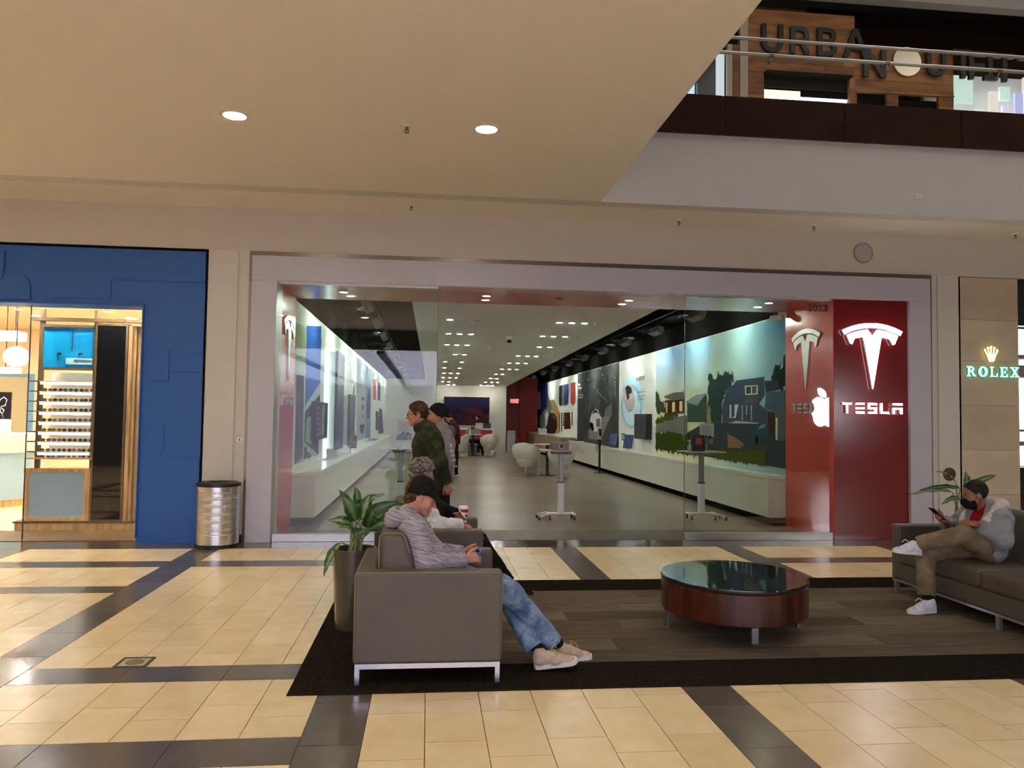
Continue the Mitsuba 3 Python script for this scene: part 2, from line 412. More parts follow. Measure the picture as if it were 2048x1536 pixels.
def emblem():
    cy = -0.43
    bar = Polygon(arc(0, cy, 1.03, -28, 28) + arc(0, cy, .955, 28, -28))
    wing = Polygon(arc(0, cy, .935, -26.2, 26.2) + [(.36, .285), (.325, .27), (.285, .355), (.145, .385), (.005, -.40), (-.005, -.40), (-.145, .385), (-.285, .355), (-.325, .27), (-.36, .285)])
    wing = wing.difference(pt((-.095, .53), (.095, .53), (0, .40)))
    return affinity.translate(shapely.union_all([bar, wing]), 0, 0)


def wordmark():
    """five wide letters, 1 unit high, centred"""
    t = .2
    T_ = shapely.union_all([pt((0, 1), (.98, 1), (.9, 1 - t), (.08, 1 - t)), sbox(.39, 0, .59, 1 - t)])
    E_ = shapely.union_all([pt((0.06, 1), (.9, 1), (.84, 1 - t), (0, 1 - t)), sbox(.02, .4, .88, .6), pt((0, t), (.84, t), (.9, 0), (.06, 0))])
    S_ = shapely.union_all([sbox(.05, 1 - t, .9, 1), sbox(.02, .4, .22, 1), sbox(.02, .4, .9, .6), sbox(.7, 0, .9, .6), pt((0, t), (.9, t), (.9, 0), (.07, 0))])
    L_ = shapely.union_all([sbox(0, 0, .2, 1), pt((0, 0), (.88, 0), (.8, t), (0, t))])
    A_ = shapely.union_all([sbox(0, 1 - t, .95, 1), sbox(0, 0, .2, .58), sbox(.75, 0, .95, .58), sbox(0, .4, .95, .6)])
    out, x = [], 0
    for g, w in ((T_, .98), (E_, .9), (S_, .9), (L_, .88), (A_, .95)):
        out.append(affinity.translate(g, x - 2.95, 0))
        x += w + .32
    return out


SIGNW = (7.5, 7.3, 8.2)
q = thing('emblem_sign', 'glowing white T-shaped shield emblem on the red panel', 'sign')
add(q + '__face', front(emblem(), 6.022, 2.42, 9.955, .006, .905), LAMP, emit=SIGNW, weight=1)
add(q + '__casing', front(emblem().buffer(-.004), 6.022, 2.42, 9.998, .042, .905), WHITEM)
q = thing('wordmark_sign', 'glowing white lettering TESLA on the red panel under the emblem', 'sign')
for ch, g in zip('TESLA', wordmark()):
    add(q + '__letter', front(g, 6.015, 1.72, 9.955, .006, .148), LAMP, emit=SIGNW, weight=.5)
    add(q + '__letter_casing', front(g.buffer(-.02), 6.015, 1.72, 9.998, .042, .148), WHITEM)


def side(poly, y, z, x, depth, s, sgn):
    """an outline on a wall that faces across the showroom; sgn=-1 faces -x, +1 faces +x"""
    m = extr(affinity.scale(poly, s, s, origin=(0, 0)), depth)
    return place(m, (0, -sgn * -1 if False else (1 if sgn > 0 else -1), 0), (0, 0, 1), (sgn, 0, 0), (x, y, z))


q = thing('emblem_plaque', 'brushed metal T-shaped emblem on the side of the red panel, behind the right glass', 'sign')
add(q + '__plate', side(emblem(), 10.75, 2.42, 5.48, .02, .9, -1), STEEL)
q = thing('wordmark_plaque', 'brushed metal lettering TESLA on the side of the red panel, behind the right glass', 'sign')
for g in wordmark():
    add(q + '__letter', side(g, 10.75, 1.72, 5.48, .02, .148, -1), STEEL)
q = thing('emblem_plaque', 'brushed metal T-shaped emblem on the red return at the left end of the showroom front', 'sign')
add(q + '__plate', side(emblem(), 10.87, 2.42, -1.94, .02, .9, 1), STEEL)
q = thing('wordmark_plaque', 'brushed metal lettering TESLA on the red return at the left end of the showroom front', 'sign')
for g in wordmark():
    add(q + '__letter', side(g, 10.87, 1.72, -1.94, .02, .148, 1), STEEL)
# glass fronts
for nm, (a, b), lb in (('l', (-1.93, .095), 'clear glass pane in a steel shoe left of the showroom entrance'), ('r', (3.41, 5.478), 'clear glass pane in a steel shoe right of the showroom entrance')):
    q = thing('glass_front', lb, 'glass pane')
    add(q + '__pane', trimesh.Trimesh([(a, 10.06, .105), (b, 10.06, .105), (b, 10.06, 3.27), (a, 10.06, 3.27)], [(0, 1, 2), (0, 2, 3)], process=False), GLASS)
    add(q + '__steel_shoe', box(a, b, 10.015, 10.105, 0.0, .105, .004), STEEL)
    add(q + '__top_channel', box(a, b, 10.03, 10.09, 3.262, 3.285), STEEL)
    e = b if nm == 'l' else a
    add(q + '__edge_strip', box(e - .0025, e + .0025, 10.054, 10.066, .105, 3.262), mat('glass_edge', rgb(66, 84, 80), 0.2))
q = thing('door_number', 'dark street number 1013 high on the right glass pane', 'number')
m = text('1013', .085, .003, True)
add(q + '__digits', place(m, (1, 0, 0), (0, 0, 1), (0, -1, 0), (5.29, 10.055, 3.12)), BLACKP)

# ------------------------------------------------------------------ showroom shell
add('floor_showroom', box(-2.3, 5.9, 10.1, 40, -.2, 0), SHOWFLOOR, kind='structure', label='grey brown showroom floor', cat='floor')
add('floor_showroom__entrance_strip', box(-1.93, 5.47, 10.105, 10.98, 0, .004), SHOWMAT)
add('wall_showroom_left', box(-2.3, -1.95, 11.42, 36.2, 0, 3.9), WHITEM, kind='structure', label='left side wall of the showroom', cat='wall')
add('wall_showroom_right', box(5.5, 5.9, 11.42, 40, 0, 3.9), WHITEM, kind='structure', label='right side wall of the showroom', cat='wall')
add('wall_showroom_left__frieze', box(-1.95, -1.94, 11.42, 36, 3.26, 3.7), BLACK)
add('wall_showroom_right__frieze', box(5.49, 5.5, 11.42, 39, 3.27, 3.7), BLACK)
add('ceiling_showroom', box(-2.3, 5.9, 11.42, 40, 3.7, 3.9), BLACK, kind='structure', label='black ceiling of the showroom', cat='ceiling')
rb = trimesh.Trimesh([(-.285, 11.43, 3.34), (3.56, 11.43, 3.34), (3.6, 36, 3.05), (-.12, 36, 3.05), (-.285, 11.43, 3.6), (3.56, 11.43, 3.6), (3.6, 36, 3.31), (-.12, 36, 3.31)],
                     [(0, 2, 1), (0, 3, 2), (4, 5, 6), (4, 6, 7), (0, 1, 5), (0, 5, 4), (1, 2, 6), (1, 6, 5), (2, 3, 7), (2, 7, 6), (3, 0, 4), (3, 4, 7)], process=False)
add('ceiling_ribbon', rb, RIBW, kind='structure', label='sloping white ceiling band with rows of tiny lamps', cat='ceiling')
rz = lambda y: 3.34 - (y - 11.43) * .29 / 24.57
add('wall_showroom_back', cat_(box(-2, 3.6, 36, 36.2, 0, 3.31)), WHITEM, kind='structure', label='white back wall of the showroom', cat='wall')
add('wall_showroom_back__upper', box(-2, 3.6, 36.3, 36.4, 3.0, 3.7), BLACK)
add('wall_showroom_back__red_niche', cat_(box(3.6, 4.6, 39.4, 39.6, 0, 3.7), box(4.6, 5.5, 39.1, 39.6, 0, 3.7), box(3.5, 3.6, 36.2, 39.6, 0, 3.7)), REDW, label='dark red back wall beside the white one')
RB = [(.34, 13.63), (.37, 15.74), (.6, 15.73), (.83, 15.73), (.39, 17.88), (.62, 17.88), (.86, 17.88), (.66, 20.28), (.91, 20.28), (.45, 22.67), (.94, 22.67), (.48, 25.05), (.97, 25.05), (.51, 27.56), (.76, 27.56), (1.01, 27.56), (.53, 30.1), (.79, 30.1), (1.04, 30.1), (.56, 32.85), (.82, 32.85), (.86, 35.4), (1.12, 35.4),
      (2.3, 13.63), (2.53, 13.63), (2.76, 13.63), (2.31, 15.74), (2.54, 15.74), (2.78, 15.74), (2.55, 17.88), (2.8, 17.88), (2.33, 20.28), (2.57, 20.28), (2.81, 20.28), (2.34, 22.65), (2.59, 22.65), (2.83, 22.65), (2.35, 25.1), (2.6, 25.1), (2.84, 25.1), (2.37, 27.6), (2.61, 27.6), (2.63, 30.1), (2.38, 30.1), (2.38, 32.75), (2.64, 32.75), (2.89, 32.75), (2.38, 35.4), (2.65, 35.4), (2.9, 35.4)]
RBD = [(.6, 13.63), (.83, 13.63), (.43, 20.28), (3.0, 13.63), (3.02, 15.74), (2.1, 17.88), (3.03, 17.88), (3.05, 20.28), (1.57, 22.9)]
lampface = mikit.ply(lathe([(0, -.016), (.025, -.014), (.044, -.009), (.05, -.004), (.05, -.002), (0, -.002)], 20), LAMP)
lamptrim = mikit.ply(lathe([(.05, 0), (.06, 0), (.058, -.005), (.05, -.004), (.05, 0)], 20), WHITEM)
WORDS = 'first second third fourth fifth sixth seventh eighth ninth tenth eleventh twelfth'.split()
ordn = ['%d%s' % (i, {1: 'st', 2: 'nd', 3: 'rd'}.get(i if i < 20 else i % 10, 'th')) for i in range(0, 60)]
rows = sorted({round(y) for _, y in RB})
for x, y in RB:
    row = sorted(set(round(q[1]) for q in RB if (q[0] > 1.7) == (x > 1.7)))
    r = row.index(round(y)) + 1
    mates = sorted(q[0] for q in RB if round(q[1]) == round(y) and (q[0] > 1.7) == (x > 1.7))
    pos = {1: ('lone lamp',), 2: ('left lamp', 'right lamp'), 3: ('left lamp', 'middle lamp', 'right lamp')}[len(mates)][mates.index(x)]
    q = thing('ribbon_lamp', f'tiny ceiling lamp, {pos} of {"right" if x > 1.7 else "left"} hand {WORDS[r - 1]} row from the entrance, white ceiling band', 'ceiling light', 'tiny lamps in the white ceiling band')
    add(q + '__trim', lamptrim, None, tw=T().translate([x, y, rz(y)]))
    add(q + '__lamp_face', lampface, None, tw=T().translate([x, y, rz(y)]), emit=RIBBON, weight=.12)
off = mikit.ply(lathe([(0, -.004), (.05, -.004), (.05, -.002), (0, -.002)], 20), GREY)
for i, (x, y) in enumerate(RBD):
    q = thing('unlit_lamp', 'unlit grey recessed spot in the white ceiling band', 'ceiling light', 'unlit spots in the white ceiling band')
    add(q + '__lamp_face', off, None, tw=T().translate([x, y, rz(y)]))
    add(q + '__trim', lamptrim, None, tw=T().translate([x, y, rz(y)]))
q = thing('dome_camera', 'white dome security camera on the white ceiling band', 'security camera')
add(q + '__base', lathe([(0, 3.287), (.075, 3.287), (.075, 3.235), (.06, 3.215), (0, 3.215)], 28, (1.642, 15.98, 0)), WHITEM, 40)
add(q + '__dome', lathe([(.055, 3.215), (.05, 3.18), (.03, 3.155), (0, 3.148)], 28, (1.642, 15.98, 0)), BLACKG, 40)
q = thing('dome_camera', 'white bullet camera under the soffit at the top of the right glass', 'security camera')
add(q + '__body', cyl((5.28, 11.5, 3.2), (5.4, 11.35, 3.22), .045), WHITEM, 40)
add(q + '__mount', box(5.36, 5.48, 11.38, 11.42, 3.2, 3.285), WHITEM)

# wall washers on both sides: heads hang from a track under the black ceiling


def washer(x, y, sgn, lb):
    q = thing('wall_washer', lb, 'track light', 'wall washers')
    add(q + '__head', place(cat_(box(-.29, .29, -.07, .07, -.07, .07, .008)), (0, 1, 0), (sgn * .92, 0, -.39), np.cross((0, 1, 0), (sgn * .92, 0, -.39)), (x, y, 3.42)), mat('washer_grey', rgb(134, 130, 116), .5))
    add(q + '__louvre', place(cat_(*[box(-.28, .28, -.075, -.068, z - .004, z + .004) for z in (-.05, -.025, 0, .025, .05)]), (0, 1, 0), (sgn * .92, 0, -.39), np.cross((0, 1, 0), (sgn * .92, 0, -.39)), (x, y, 3.42)), GREY)
    face = place(box(-.18, .18, .0705, .0715, -.038, .038), (0, 1, 0), (sgn * .92, 0, -.39), np.cross((0, 1, 0), (sgn * .92, 0, -.39)), (x, y, 3.42))
    add(q + '__lamp_face', face, LAMP, emit=TRACK, weight=1)
    add(q + '__stem', cyl((x, y, 3.46), (x, y, 3.66), .012), BLACKP)


YW = [13.0, 15.4, 17.9, 20.3, 22.8, 25.3, 28.2, 31.2, 34.2]
for i, y in enumerate(YW):
    washer(4.62, y, 1, f'dark louvred wall washer on the right track, {WORDS[i]} from the entrance')
    washer(-1.05, y, -1, f'dark louvred wall washer on the left track, {WORDS[i]} from the entrance')
for x, lb in ((4.62, 'black light track under the right black ceiling'), (-1.05, 'black light track under the left black ceiling')):
    q = thing('light_track', lb, 'light track')
    add(q + '__rail', box(x - .018, x + .018, 11.8, 35.5, 3.66, 3.7), BLACKP)
    add(q + '__end_cap', box(x - .022, x + .022, 11.76, 11.8, 3.655, 3.7), DARKGREY)
for i, (x, y) in enumerate(((4.75, 14.0), (4.75, 18.1), (4.75, 19.95), (4.75, 25), (4.75, 29), (-1.2, 14.2), (-1.2, 18.4), (-1.2, 22.5))):
    q = thing('ceiling_speaker', 'silver rimmed black dome hanging under the %s black ceiling, %s from the entrance' % (('right', WORDS[i]) if i < 5 else ('left', WORDS[i - 5])), 'speaker', 'domes under the black ceilings')
    add(q + '__rim', lathe([(.12, 3.56), (.14, 3.56), (.135, 3.53), (.115, 3.53), (.12, 3.56)], 28, (x, y, 0)), STEEL, 40)
    add(q + '__dome', lathe([(.12, 3.56), (.12, 3.54), (.07, 3.5), (0, 3.49)], 28, (x, y, 0)), mat('dome_black', rgb(30, 30, 32), .15), 40)
    add(q + '__stem', cyl((x, y, 3.55), (x, y, 3.7), .02), BLACKP)
# counters along both walls
for sgn, xf, xw, lb in ((1, 5.2, 5.5, 'long white counter along the right showroom wall'), (-1, -1.6, -1.95, 'long white counter along the left showroom wall')):
    q = thing('wall_counter', lb, 'counter')
    ys = [11.43, 19.9, 22.95, 28.5] if sgn > 0 else [11.43, 19.9, 27.5, 34.5]
    a, b = min(xf, xw), max(xf, xw)
    for y0, y1 in zip(ys, ys[1:]):
        add(q + '__front_panel', box(a + (.0 if sgn < 0 else .012), b - (.012 if sgn < 0 else 0), y0 + .004, y1 - .004, .12, .70), COUNTERW)
    add(q + '__worktop', box(a, b, 11.42, ys[-1], .704, .76, .003), COUNTERW)
    add(q + '__kick', box(a + (.0 if sgn < 0 else .08), b - (.08 if sgn < 0 else 0), 11.45, ys[-1], 0, .12), KICK)
q = thing('wall_cabinet', 'beige wooden cabinet run at the far right end of the showroom', 'cabinet')
for y0, y1 in ((28.52, 31), (31, 33.5), (33.5, 36), (36, 38.6)):
    add(q + '__door', box(4.95, 5.5, y0 + .01, y1 - .01, .12, .86), mat('cabinet_wood', rgb(160, 140, 116), .45))
add(q + '__top', box(4.93, 5.5, 28.5, 38.6, .862, .9), COUNTERW)
add(q + '__kick', box(5.02, 5.5, 28.5, 38.6, 0, .12), KICK)
for i, y in enumerate((34.4, 35.1)):
    q = thing('cream_box', ('near' if i == 0 else 'far') + ' small cream box on the far end of the cabinet run', 'box')
    add(q + '__body', rbox(5.05, 5.3, y, y + .4, .9, 1.12, .015, 8), WHITEM)
    add(q + '__label', box(5.047, 5.05, y + .1, y + .3, .96, 1.06), GREY)
# ------------------------------------------------------------------ optician at the left
OAK = mat('oak', mikit.proc(lambda p, n, uv: mikit.mix(rgb(214, 178, 120), rgb(178, 140, 86), mikit.smoothstep(.3, .8, fb(p.x * 30, p.y * 30, p.z * 2.5)))), .45)
OAKD = mat('oak_dark', rgb(98, 76, 48), .5)
CREAMW = matte('cream_wall', rgb(238, 218, 184))
PALEB = mat('pale_blue', rgb(150, 184, 206), .4)
TEAL = mat('teal_glass', rgb(16, 140, 190), .08)
k = thing('optician_front', 'deep blue shop front of the optician with raised rounded panels', 'shop front', kind='structure')
add(k + '__frame', cat_(box(-3.54, -2.815, 10.0, 10.35, .06, 3.63), box(-9.5, -3.54, 10.0, 10.35, 2.93, 3.63)), BLUE)
add(k + '__plinth', box(-3.54, -2.80, 9.985, 10.35, 0, .06), BLUE)
add(k + '__edge', cat_(box(-2.815, -2.79, 9.99, 10.3, 0, 3.66), box(-9.5, -2.79, 9.99, 10.3, 3.63, 3.66)), BLACK)
add(k + '__inner_trim', cat_(box(-3.555, -3.54, 9.97, 10.36, .06, 2.945), box(-9.5, -3.54, 9.97, 10.36, 2.915, 2.93)), BLUE)
for g, d in ((rrect(-6.0, 3.10, -5.19, 3.75, .2).intersection(sbox(-6, 3.1, -5.19, 3.56)), .035), (rrect(-6, 2.5, -4.88, 3.31, .22).intersection(sbox(-6, 2.96, -4.8, 3.4)), .022),
             (sbox(-3.945, 3.24, -2.82, 3.625), .016), (rrect(-4.62, 2.7, -3.9, 3.465, .16).intersection(sbox(-4.7, 3.0, -3.945, 3.5)), .012),
             (rrect(-3.245, .285, -2.4, 1.04, .13).intersection(sbox(-3.3, .2, -2.82, 1.04)), .022), (sbox(-3.47, 1.99, -3.225, 2.39), .014), (sbox(-3.215, 2.11, -2.82, 2.19), .014),
             (rrect(-3.10, 2.35, -2.4, 2.73, .1).intersection(sbox(-3.2, 2.3, -2.82, 2.73)), .012), (rrect(-3.9, 1.04, -3.26, 1.5, .12).intersection(sbox(-3.5, 1.04, -3.26, 1.5)), .012)):
    add(k + '__raised_panel', front(g, 0, 0, 10.0, d), BLUE)
add('floor_optician', box(-14, -2.3, 10.1, 17.2, -.2, 0), mat('optician_floor', mottled(rgb(214, 196, 160), .1, 2.0), .3), kind='structure', label='pale floor of the optician', cat='floor')
add('floor_optician__sill', box(-9.5, -3.56, 10.1, 10.99, 0, .006), OAKD, label='dark oak floor strip')
add('wall_optician', cat_(box(-14, -2.3, 17, 17.2, 0, 3.4), box(-14.2, -14, 10.1, 17.2, 0, 3.4), box(-2.9, -2.8, 10.36, 17, 0, 3.4)), CREAMW, kind='structure', label='cream inner walls of the optician', cat='wall')
add('ceiling_optician', box(-14, -2.8, 10.36, 17.2, 3.3, 3.4), CREAMW, kind='structure', label='cream ceiling of the optician', cat='ceiling')
for i, (x, y) in enumerate(((-5.5, 10.75), (-4.1, 10.75), (-5.6, 12.4), (-4.2, 12.4), (-7.0, 12.4), (-8.6, 12.4), (-7.0, 14.6), (-5.4, 14.6), (-8.8, 14.6), (-5.4, 16.2))):
    q = thing('optician_lamp', 'round recessed lamp in the cream ceiling of the optician', 'ceiling light', 'recessed lamps of the optician')
    add(q + '__trim', lathe([(.09, 3.3), (.11, 3.3), (.108, 3.292), (.09, 3.294), (.09, 3.3)], 28, (x, y, 0)), WHITEM, 30)
    add(q + '__lamp_face', lathe([(0, 3.294), (.09, 3.294), (.09, 3.297), (0, 3.297)], 28, (x, y, 0)), LAMP, emit=OPTICAL_LAMP)
for (x, y, z, r), lb in (((-6.02, 12.0, 2.39, .165), 'large white glowing globe pendant in the optician, left of the eyewear rack'), ((-4.35, 13.6, 2.70, .22), 'white glowing globe pendant in the optician, behind the blue glass')):
    q = thing('globe_pendant', lb, 'pendant lamp')
    add(q + '__globe', lathe([(r * math.cos(a), z + r * .92 * math.sin(a)) for a in np.linspace(-PI / 2, PI / 2, 17)], 32, (x, y, 0)), LAMP, True, emit=(3.2, 3.0, 2.6))
    add(q + '__cord', cyl((x, y, z + r * .9), (x, y, 3.3), .006), BLACKP)
    add(q + '__canopy', cyl((x, y, 3.275), (x, y, 3.3), .05), WHITEM, 30)
for (x, z, w, h, y), lb in (((-6.32, 2.72, .4, .14, 12.2), 'white glowing box pendant at the left edge of the picture'), ((-6.75, 2.23, .55, .09, 12.8), 'flat white glowing box pendant behind the globe pendant')):
    q = thing('box_pendant', lb, 'pendant lamp')
    add(q + '__shade', rbox(x - w / 2, x + w / 2, y, y + .3, z - h / 2, z + h / 2, .015, 8), LAMP, emit=(2.6, 2.45, 2.1))
    add(q + '__rod', cyl((x + .1, y + .15, z + h / 2), (x + .1, y + .15, 3.3), .006), BLACKP)
# display wall: plinth, base cabinet, lit rack, black panel
q = thing('display_plinth', 'low oak step under the eyewear display', 'plinth')
add(q + '__body', box(-5.45, -3.93, 10.985, 11.7, 0, .105, .004), OAK)
add(q + '__tread', box(-5.47, -3.92, 10.975, 11.7, .105, .125), OAKD)
q = thing('base_cabinet', 'oak framed cabinet with a pale blue front under the eyewear rack', 'cabinet')
add(q + '__carcass', cat_(box(-5.35, -4.52, 11.05, 11.6, .13, .16), box(-5.35, -5.29, 11.0, 11.6, .16, .80), box(-4.60, -4.52, 11.0, 11.6, .16, .80), box(-5.36, -4.51, 10.99, 11.6, .78, .83), box(-5.35, -4.52, 11.0, 11.1, .13, .18)), OAK)
add(q + '__blue_front', box(-5.29, -4.60, 11.01, 11.05, .18, .78), PALEB)
q = thing('black_panel', 'tall glossy black panel between oak posts beside the eyewear rack', 'panel')
add(q + '__panel', box(-4.49, -4.12, 11.0, 11.06, .15, 2.77), mat('panel_black', rgb(10, 12, 18), .15, spec=.3))
add(q + '__frame', cat_(box(-4.515, -4.49, 10.99, 11.1, .13, 2.80), box(-4.12, -4.09, 10.99, 11.1, .13, 2.80), box(-4.515, -4.09, 10.99, 11.1, 2.77, 2.80), box(-4.515, -4.09, 10.99, 11.1, .125, .15)), OAKD)
q = thing('oak_column', 'pale oak column of vertical boards right of the black panel', 'column')
for a, b, d in ((-4.085, -4.04, 0), (-4.038, -4.0, .05), (-3.998, -3.96, .09)):
    add(q + '__board', box(a, b, 11.0 + d, 11.5, .125, 2.78), OAK)
q = thing('eyewear_rack', 'oak rack with eight glowing glass shelves of eyewear in the shop window', 'rack')
add(q + '__post', box(-5.245, -5.195, 11.02, 11.08, .83, 2.98), OAKD)
add(q + '__post', box(-4.545, -4.515, 11.02, 11.08, .83, 2.98), OAKD)
add(q + '__post', box(-3.93, -3.88, 11.02, 11.1, .125, 2.98), OAKD)
add(q + '__beam', box(-5.36, -3.86, 11.0, 11.1, 2.82, 2.865), OAKD)
add(q + '__rail', box(-5.2, -4.54, 11.0, 11.05, 2.155, 2.19), OAKD)
add(q + '__rail', box(-5.2, -4.54, 11.0, 11.05, 2.735, 2.77), OAKD)
add(q + '__blue_glass', box(-5.19, -4.55, 11.03, 11.04, 2.19, 2.735), mat('blue_glass', rgb(20, 150, 205), .1), label='bright blue glass panel at the top')
add(q + '__sign_board', box(-4.89, -4.55, 11.005, 11.02, 2.235, 2.32), mat('sign_pale', rgb(170, 215, 230), .4))
m = text('REFERENC', .036, .003, True)
m.apply_translation((-4.555 - m.bounds[1, 0], 0, 2.263) if False else (0, 0, 0))
add(q + '__sign_letters', place(m, (1, 0, 0), (0, 0, 1), (0, -1, 0), (-4.66, 11.005, 2.262)), DARKGREY)
add(q + '__bracket_spots', cat_(tube([(-5.0, 11.02, 2.2), (-5.0, 11.02, 2.38), (-4.97, 11.0, 2.39)], .009), tube([(-4.73, 11.02, 2.32), (-4.73, 11.02, 2.38), (-4.70, 11.0, 2.39)], .009), cyl((-4.97, 10.99, 2.38), (-4.95, 10.99, 2.38), .016), cyl((-4.70, 10.99, 2.38), (-4.68, 10.99, 2.38), .016), cyl((-4.82, 11.02, 2.42), (-4.82, 11.02, 2.71), .005)), BLACKP)
SH = [2.0, 1.865, 1.73, 1.595, 1.46, 1.325, 1.19, 1.055]
for z in SH:
    add(q + '__shelf', box(-5.2, -4.53, 10.97, 11.25, z - .01, z + .002), WHITEM)
    add(q + '__light_bar', box(-5.19, -4.54, 10.975, 11.0, z - .045, z - .011), LAMP, emit=(3.4, 3.4, 3.3), weight=.6)
    add(q + '__peg', box(-5.33, -5.18, 10.98, 11.05, z - .008, z + .006), OAKD)
add(q + '__shelf', box(-5.33, -4.5, 10.97, 11.25, .955, .975), OAK)
add(q + '__back_glow', box(-5.18, -4.55, 11.27, 11.28, .99, 2.13), matte('rack_back', rgb(246, 236, 214)))


def specs(w=.132, r=.025):
    ring = lambda cx: tube([(cx + r * math.cos(a), 0, r * .85 * math.sin(a)) for a in np.linspace(0, 2 * PI, 15)], .0035, 5)
    lens = lambda cx: place(trimesh.creation.cylinder(r * .95, .002, sections=14), (1, 0, 0), (0, 0, .85), (0, -1, 0), (cx, 0, 0))
    fr = cat_(ring(-w / 4 - .003), ring(w / 4 + .003), tube([(-.012, 0, .004), (0, -.002, .008), (.012, 0, .004)], .003, 5), tube([(-w / 2 + .008, 0, .008), (-w / 2 + .006, .05, .006), (-w / 2 + .008, .1, -.012)], .003, 5), tube([(w / 2 - .008, 0, .008), (w / 2 - .006, .05, .006), (w / 2 - .008, .1, -.012)], .003, 5))
    return fr, cat_(lens(-w / 4 - .003), lens(w / 4 + .003))


fr, ln = specs()
frames = [mikit.ply(fr, mat(f'specs_{i}', rgb(*c), .25)) for i, c in enumerate(((34, 28, 26), (92, 62, 36), (40, 44, 60), (150, 96, 52)))]
lens = [mikit.ply(ln, mat(f'lens_{i}', rgb(*c), .1)) for i, c in enumerate(((60, 56, 54), (120, 96, 70), (70, 84, 92)))]
names4, rowname = ('black', 'brown', 'navy', 'amber'), ('top', 'second', 'third', 'fourth', 'fifth', 'sixth', 'seventh', 'lowest')
rng = random.Random(8)
for j, z in enumerate(SH[1:] + [.975]):
    for i in range(5):
        c = rng.randrange(4)
        x = -5.12 + i * .133 + rng.uniform(-.008, .008)
        e = thing('eyeglasses', f'pair of {names4[c]} framed glasses, {WORDS[i]} from the left on the {rowname[j]} eyewear row', 'glasses', 'eyewear on the lit rack')
        t = T().translate([x, 11.04, z + .02])
        add(e + '__frame', frames[c], None, tw=t)
        add(e + '__lenses', lens[rng.randrange(3)], None, tw=t)
# right hand side slot behind the column
q = thing('eyewear_rack', 'second lit eyewear rack, seen in the gap beside the blue jamb', 'rack')
add(q + '__back', box(-3.86, -3.6, 12.3, 12.32, .95, 2.3), OAK)
for i, z in enumerate((1.9, 1.78, 1.66, 1.54, 1.42, 1.3)):
    add(q + '__light_bar', box(-3.9, -3.6, 12.2, 12.24, z - .05, z), LAMP, emit=(2.4, 2.2, 1.8), weight=.2)
    add(q + '__shelf', box(-3.9, -3.6, 12.15, 12.3, z, z + .015), OAK)
add(q + '__blue_sign', place(cyl((0, 0, 0), (0, 0, .01), .2, n=36), (1, 0, 0), (0, 0, 1), (0, -1, 0), (-3.7, 12.2, 2.12)), mat('royal_blue', rgb(40, 80, 190), .4))
add(q + '__sign_ring', front(Point(0, 0).buffer(.1).difference(Point(0, 0).buffer(.06)), -3.7, 2.12, 12.19, .006), WHITE)
add(q + '__base', box(-3.9, -3.6, 12.1, 12.3, .1, .9), PALEB)
# back: counter, poster, blue doorway
q = thing('service_counter', 'curved pale blue service counter with a white top at the far left', 'counter')
add(q + '__front', lathe([(0, .12), (.98, .12), (1.0, .9), (0, .9)], 64, (-7.7, 14.2, 0)), PALEB, 40)
add(q + '__top', lathe([(0, .9), (1.06, .9), (1.06, 1.2), (0, 1.2)], 64, (-7.7, 14.2, 0)), WHITEM, 40)
add(q + '__foot', lathe([(0, 0), (.94, 0), (.94, .12), (0, .12)], 64, (-7.7, 14.2, 0)), OAK, 40)
q = thing('doorway', 'doorway with a pale blue frame in the back wall of the optician', 'doorway')
add(q + '__frame', cat_(box(-8.24, -8.15, 16.95, 17.0, 1.0, 2.36), box(-9.6, -8.15, 16.95, 17.0, 2.30, 2.36)), mat('door_blue', rgb(110, 160, 200), .5))
add(q + '__opening', box(-9.6, -8.24, 16.97, 17.0, 0, 2.30), matte('doorway_inside', rgb(196, 186, 150)))
q = thing('poster', 'dark poster with a pale looping line beside the blue doorway', 'poster')
add(q + '__sheet', box(-7.6, -7.05, 13.95, 13.97, 1.33, 1.91), mat('poster_dark', rgb(22, 22, 34), .4))
lp = [(-.2, 0), (-.16, .2), (-.08, .26), (-.02, .2), (-.05, .08), (-.13, .05), (-.15, -.04), (-.1, -.1), (-.07, -.02), (-.12, .02)]
add(q + '__line', tube([(-7.1 + a * .8, 13.945, 1.62 + b * .8) for a, b in lp], .008, 6), WHITE)
q = thing('tote_bag', 'white paper bag behind the poster on the service counter', 'bag')
add(q + '__body', rbox(-7.3, -7.0, 13.75, 13.9, 1.2, 1.45, .02, 8), WHITEM)
add(q + '__handles', tube([(-7.2, 13.82, 1.45), (-7.19, 13.82, 1.52), (-7.11, 13.82, 1.52), (-7.1, 13.82, 1.45)], .006), GREY)
# window panes of the optician
q = thing('shop_window', 'clear window pane of the optician with a thin dark edge', 'glass pane')
add(q + '__pane', trimesh.Trimesh([(-5.17, 10.2, .01), (-3.56, 10.2, .01), (-3.56, 10.2, 2.915), (-5.17, 10.2, 2.915)], [(0, 1, 2), (0, 2, 3)], process=False), CLEAR)
add(q + '__edge', box(-4.965, -4.958, 10.19, 10.21, .01, 2.915), DARKGREY)

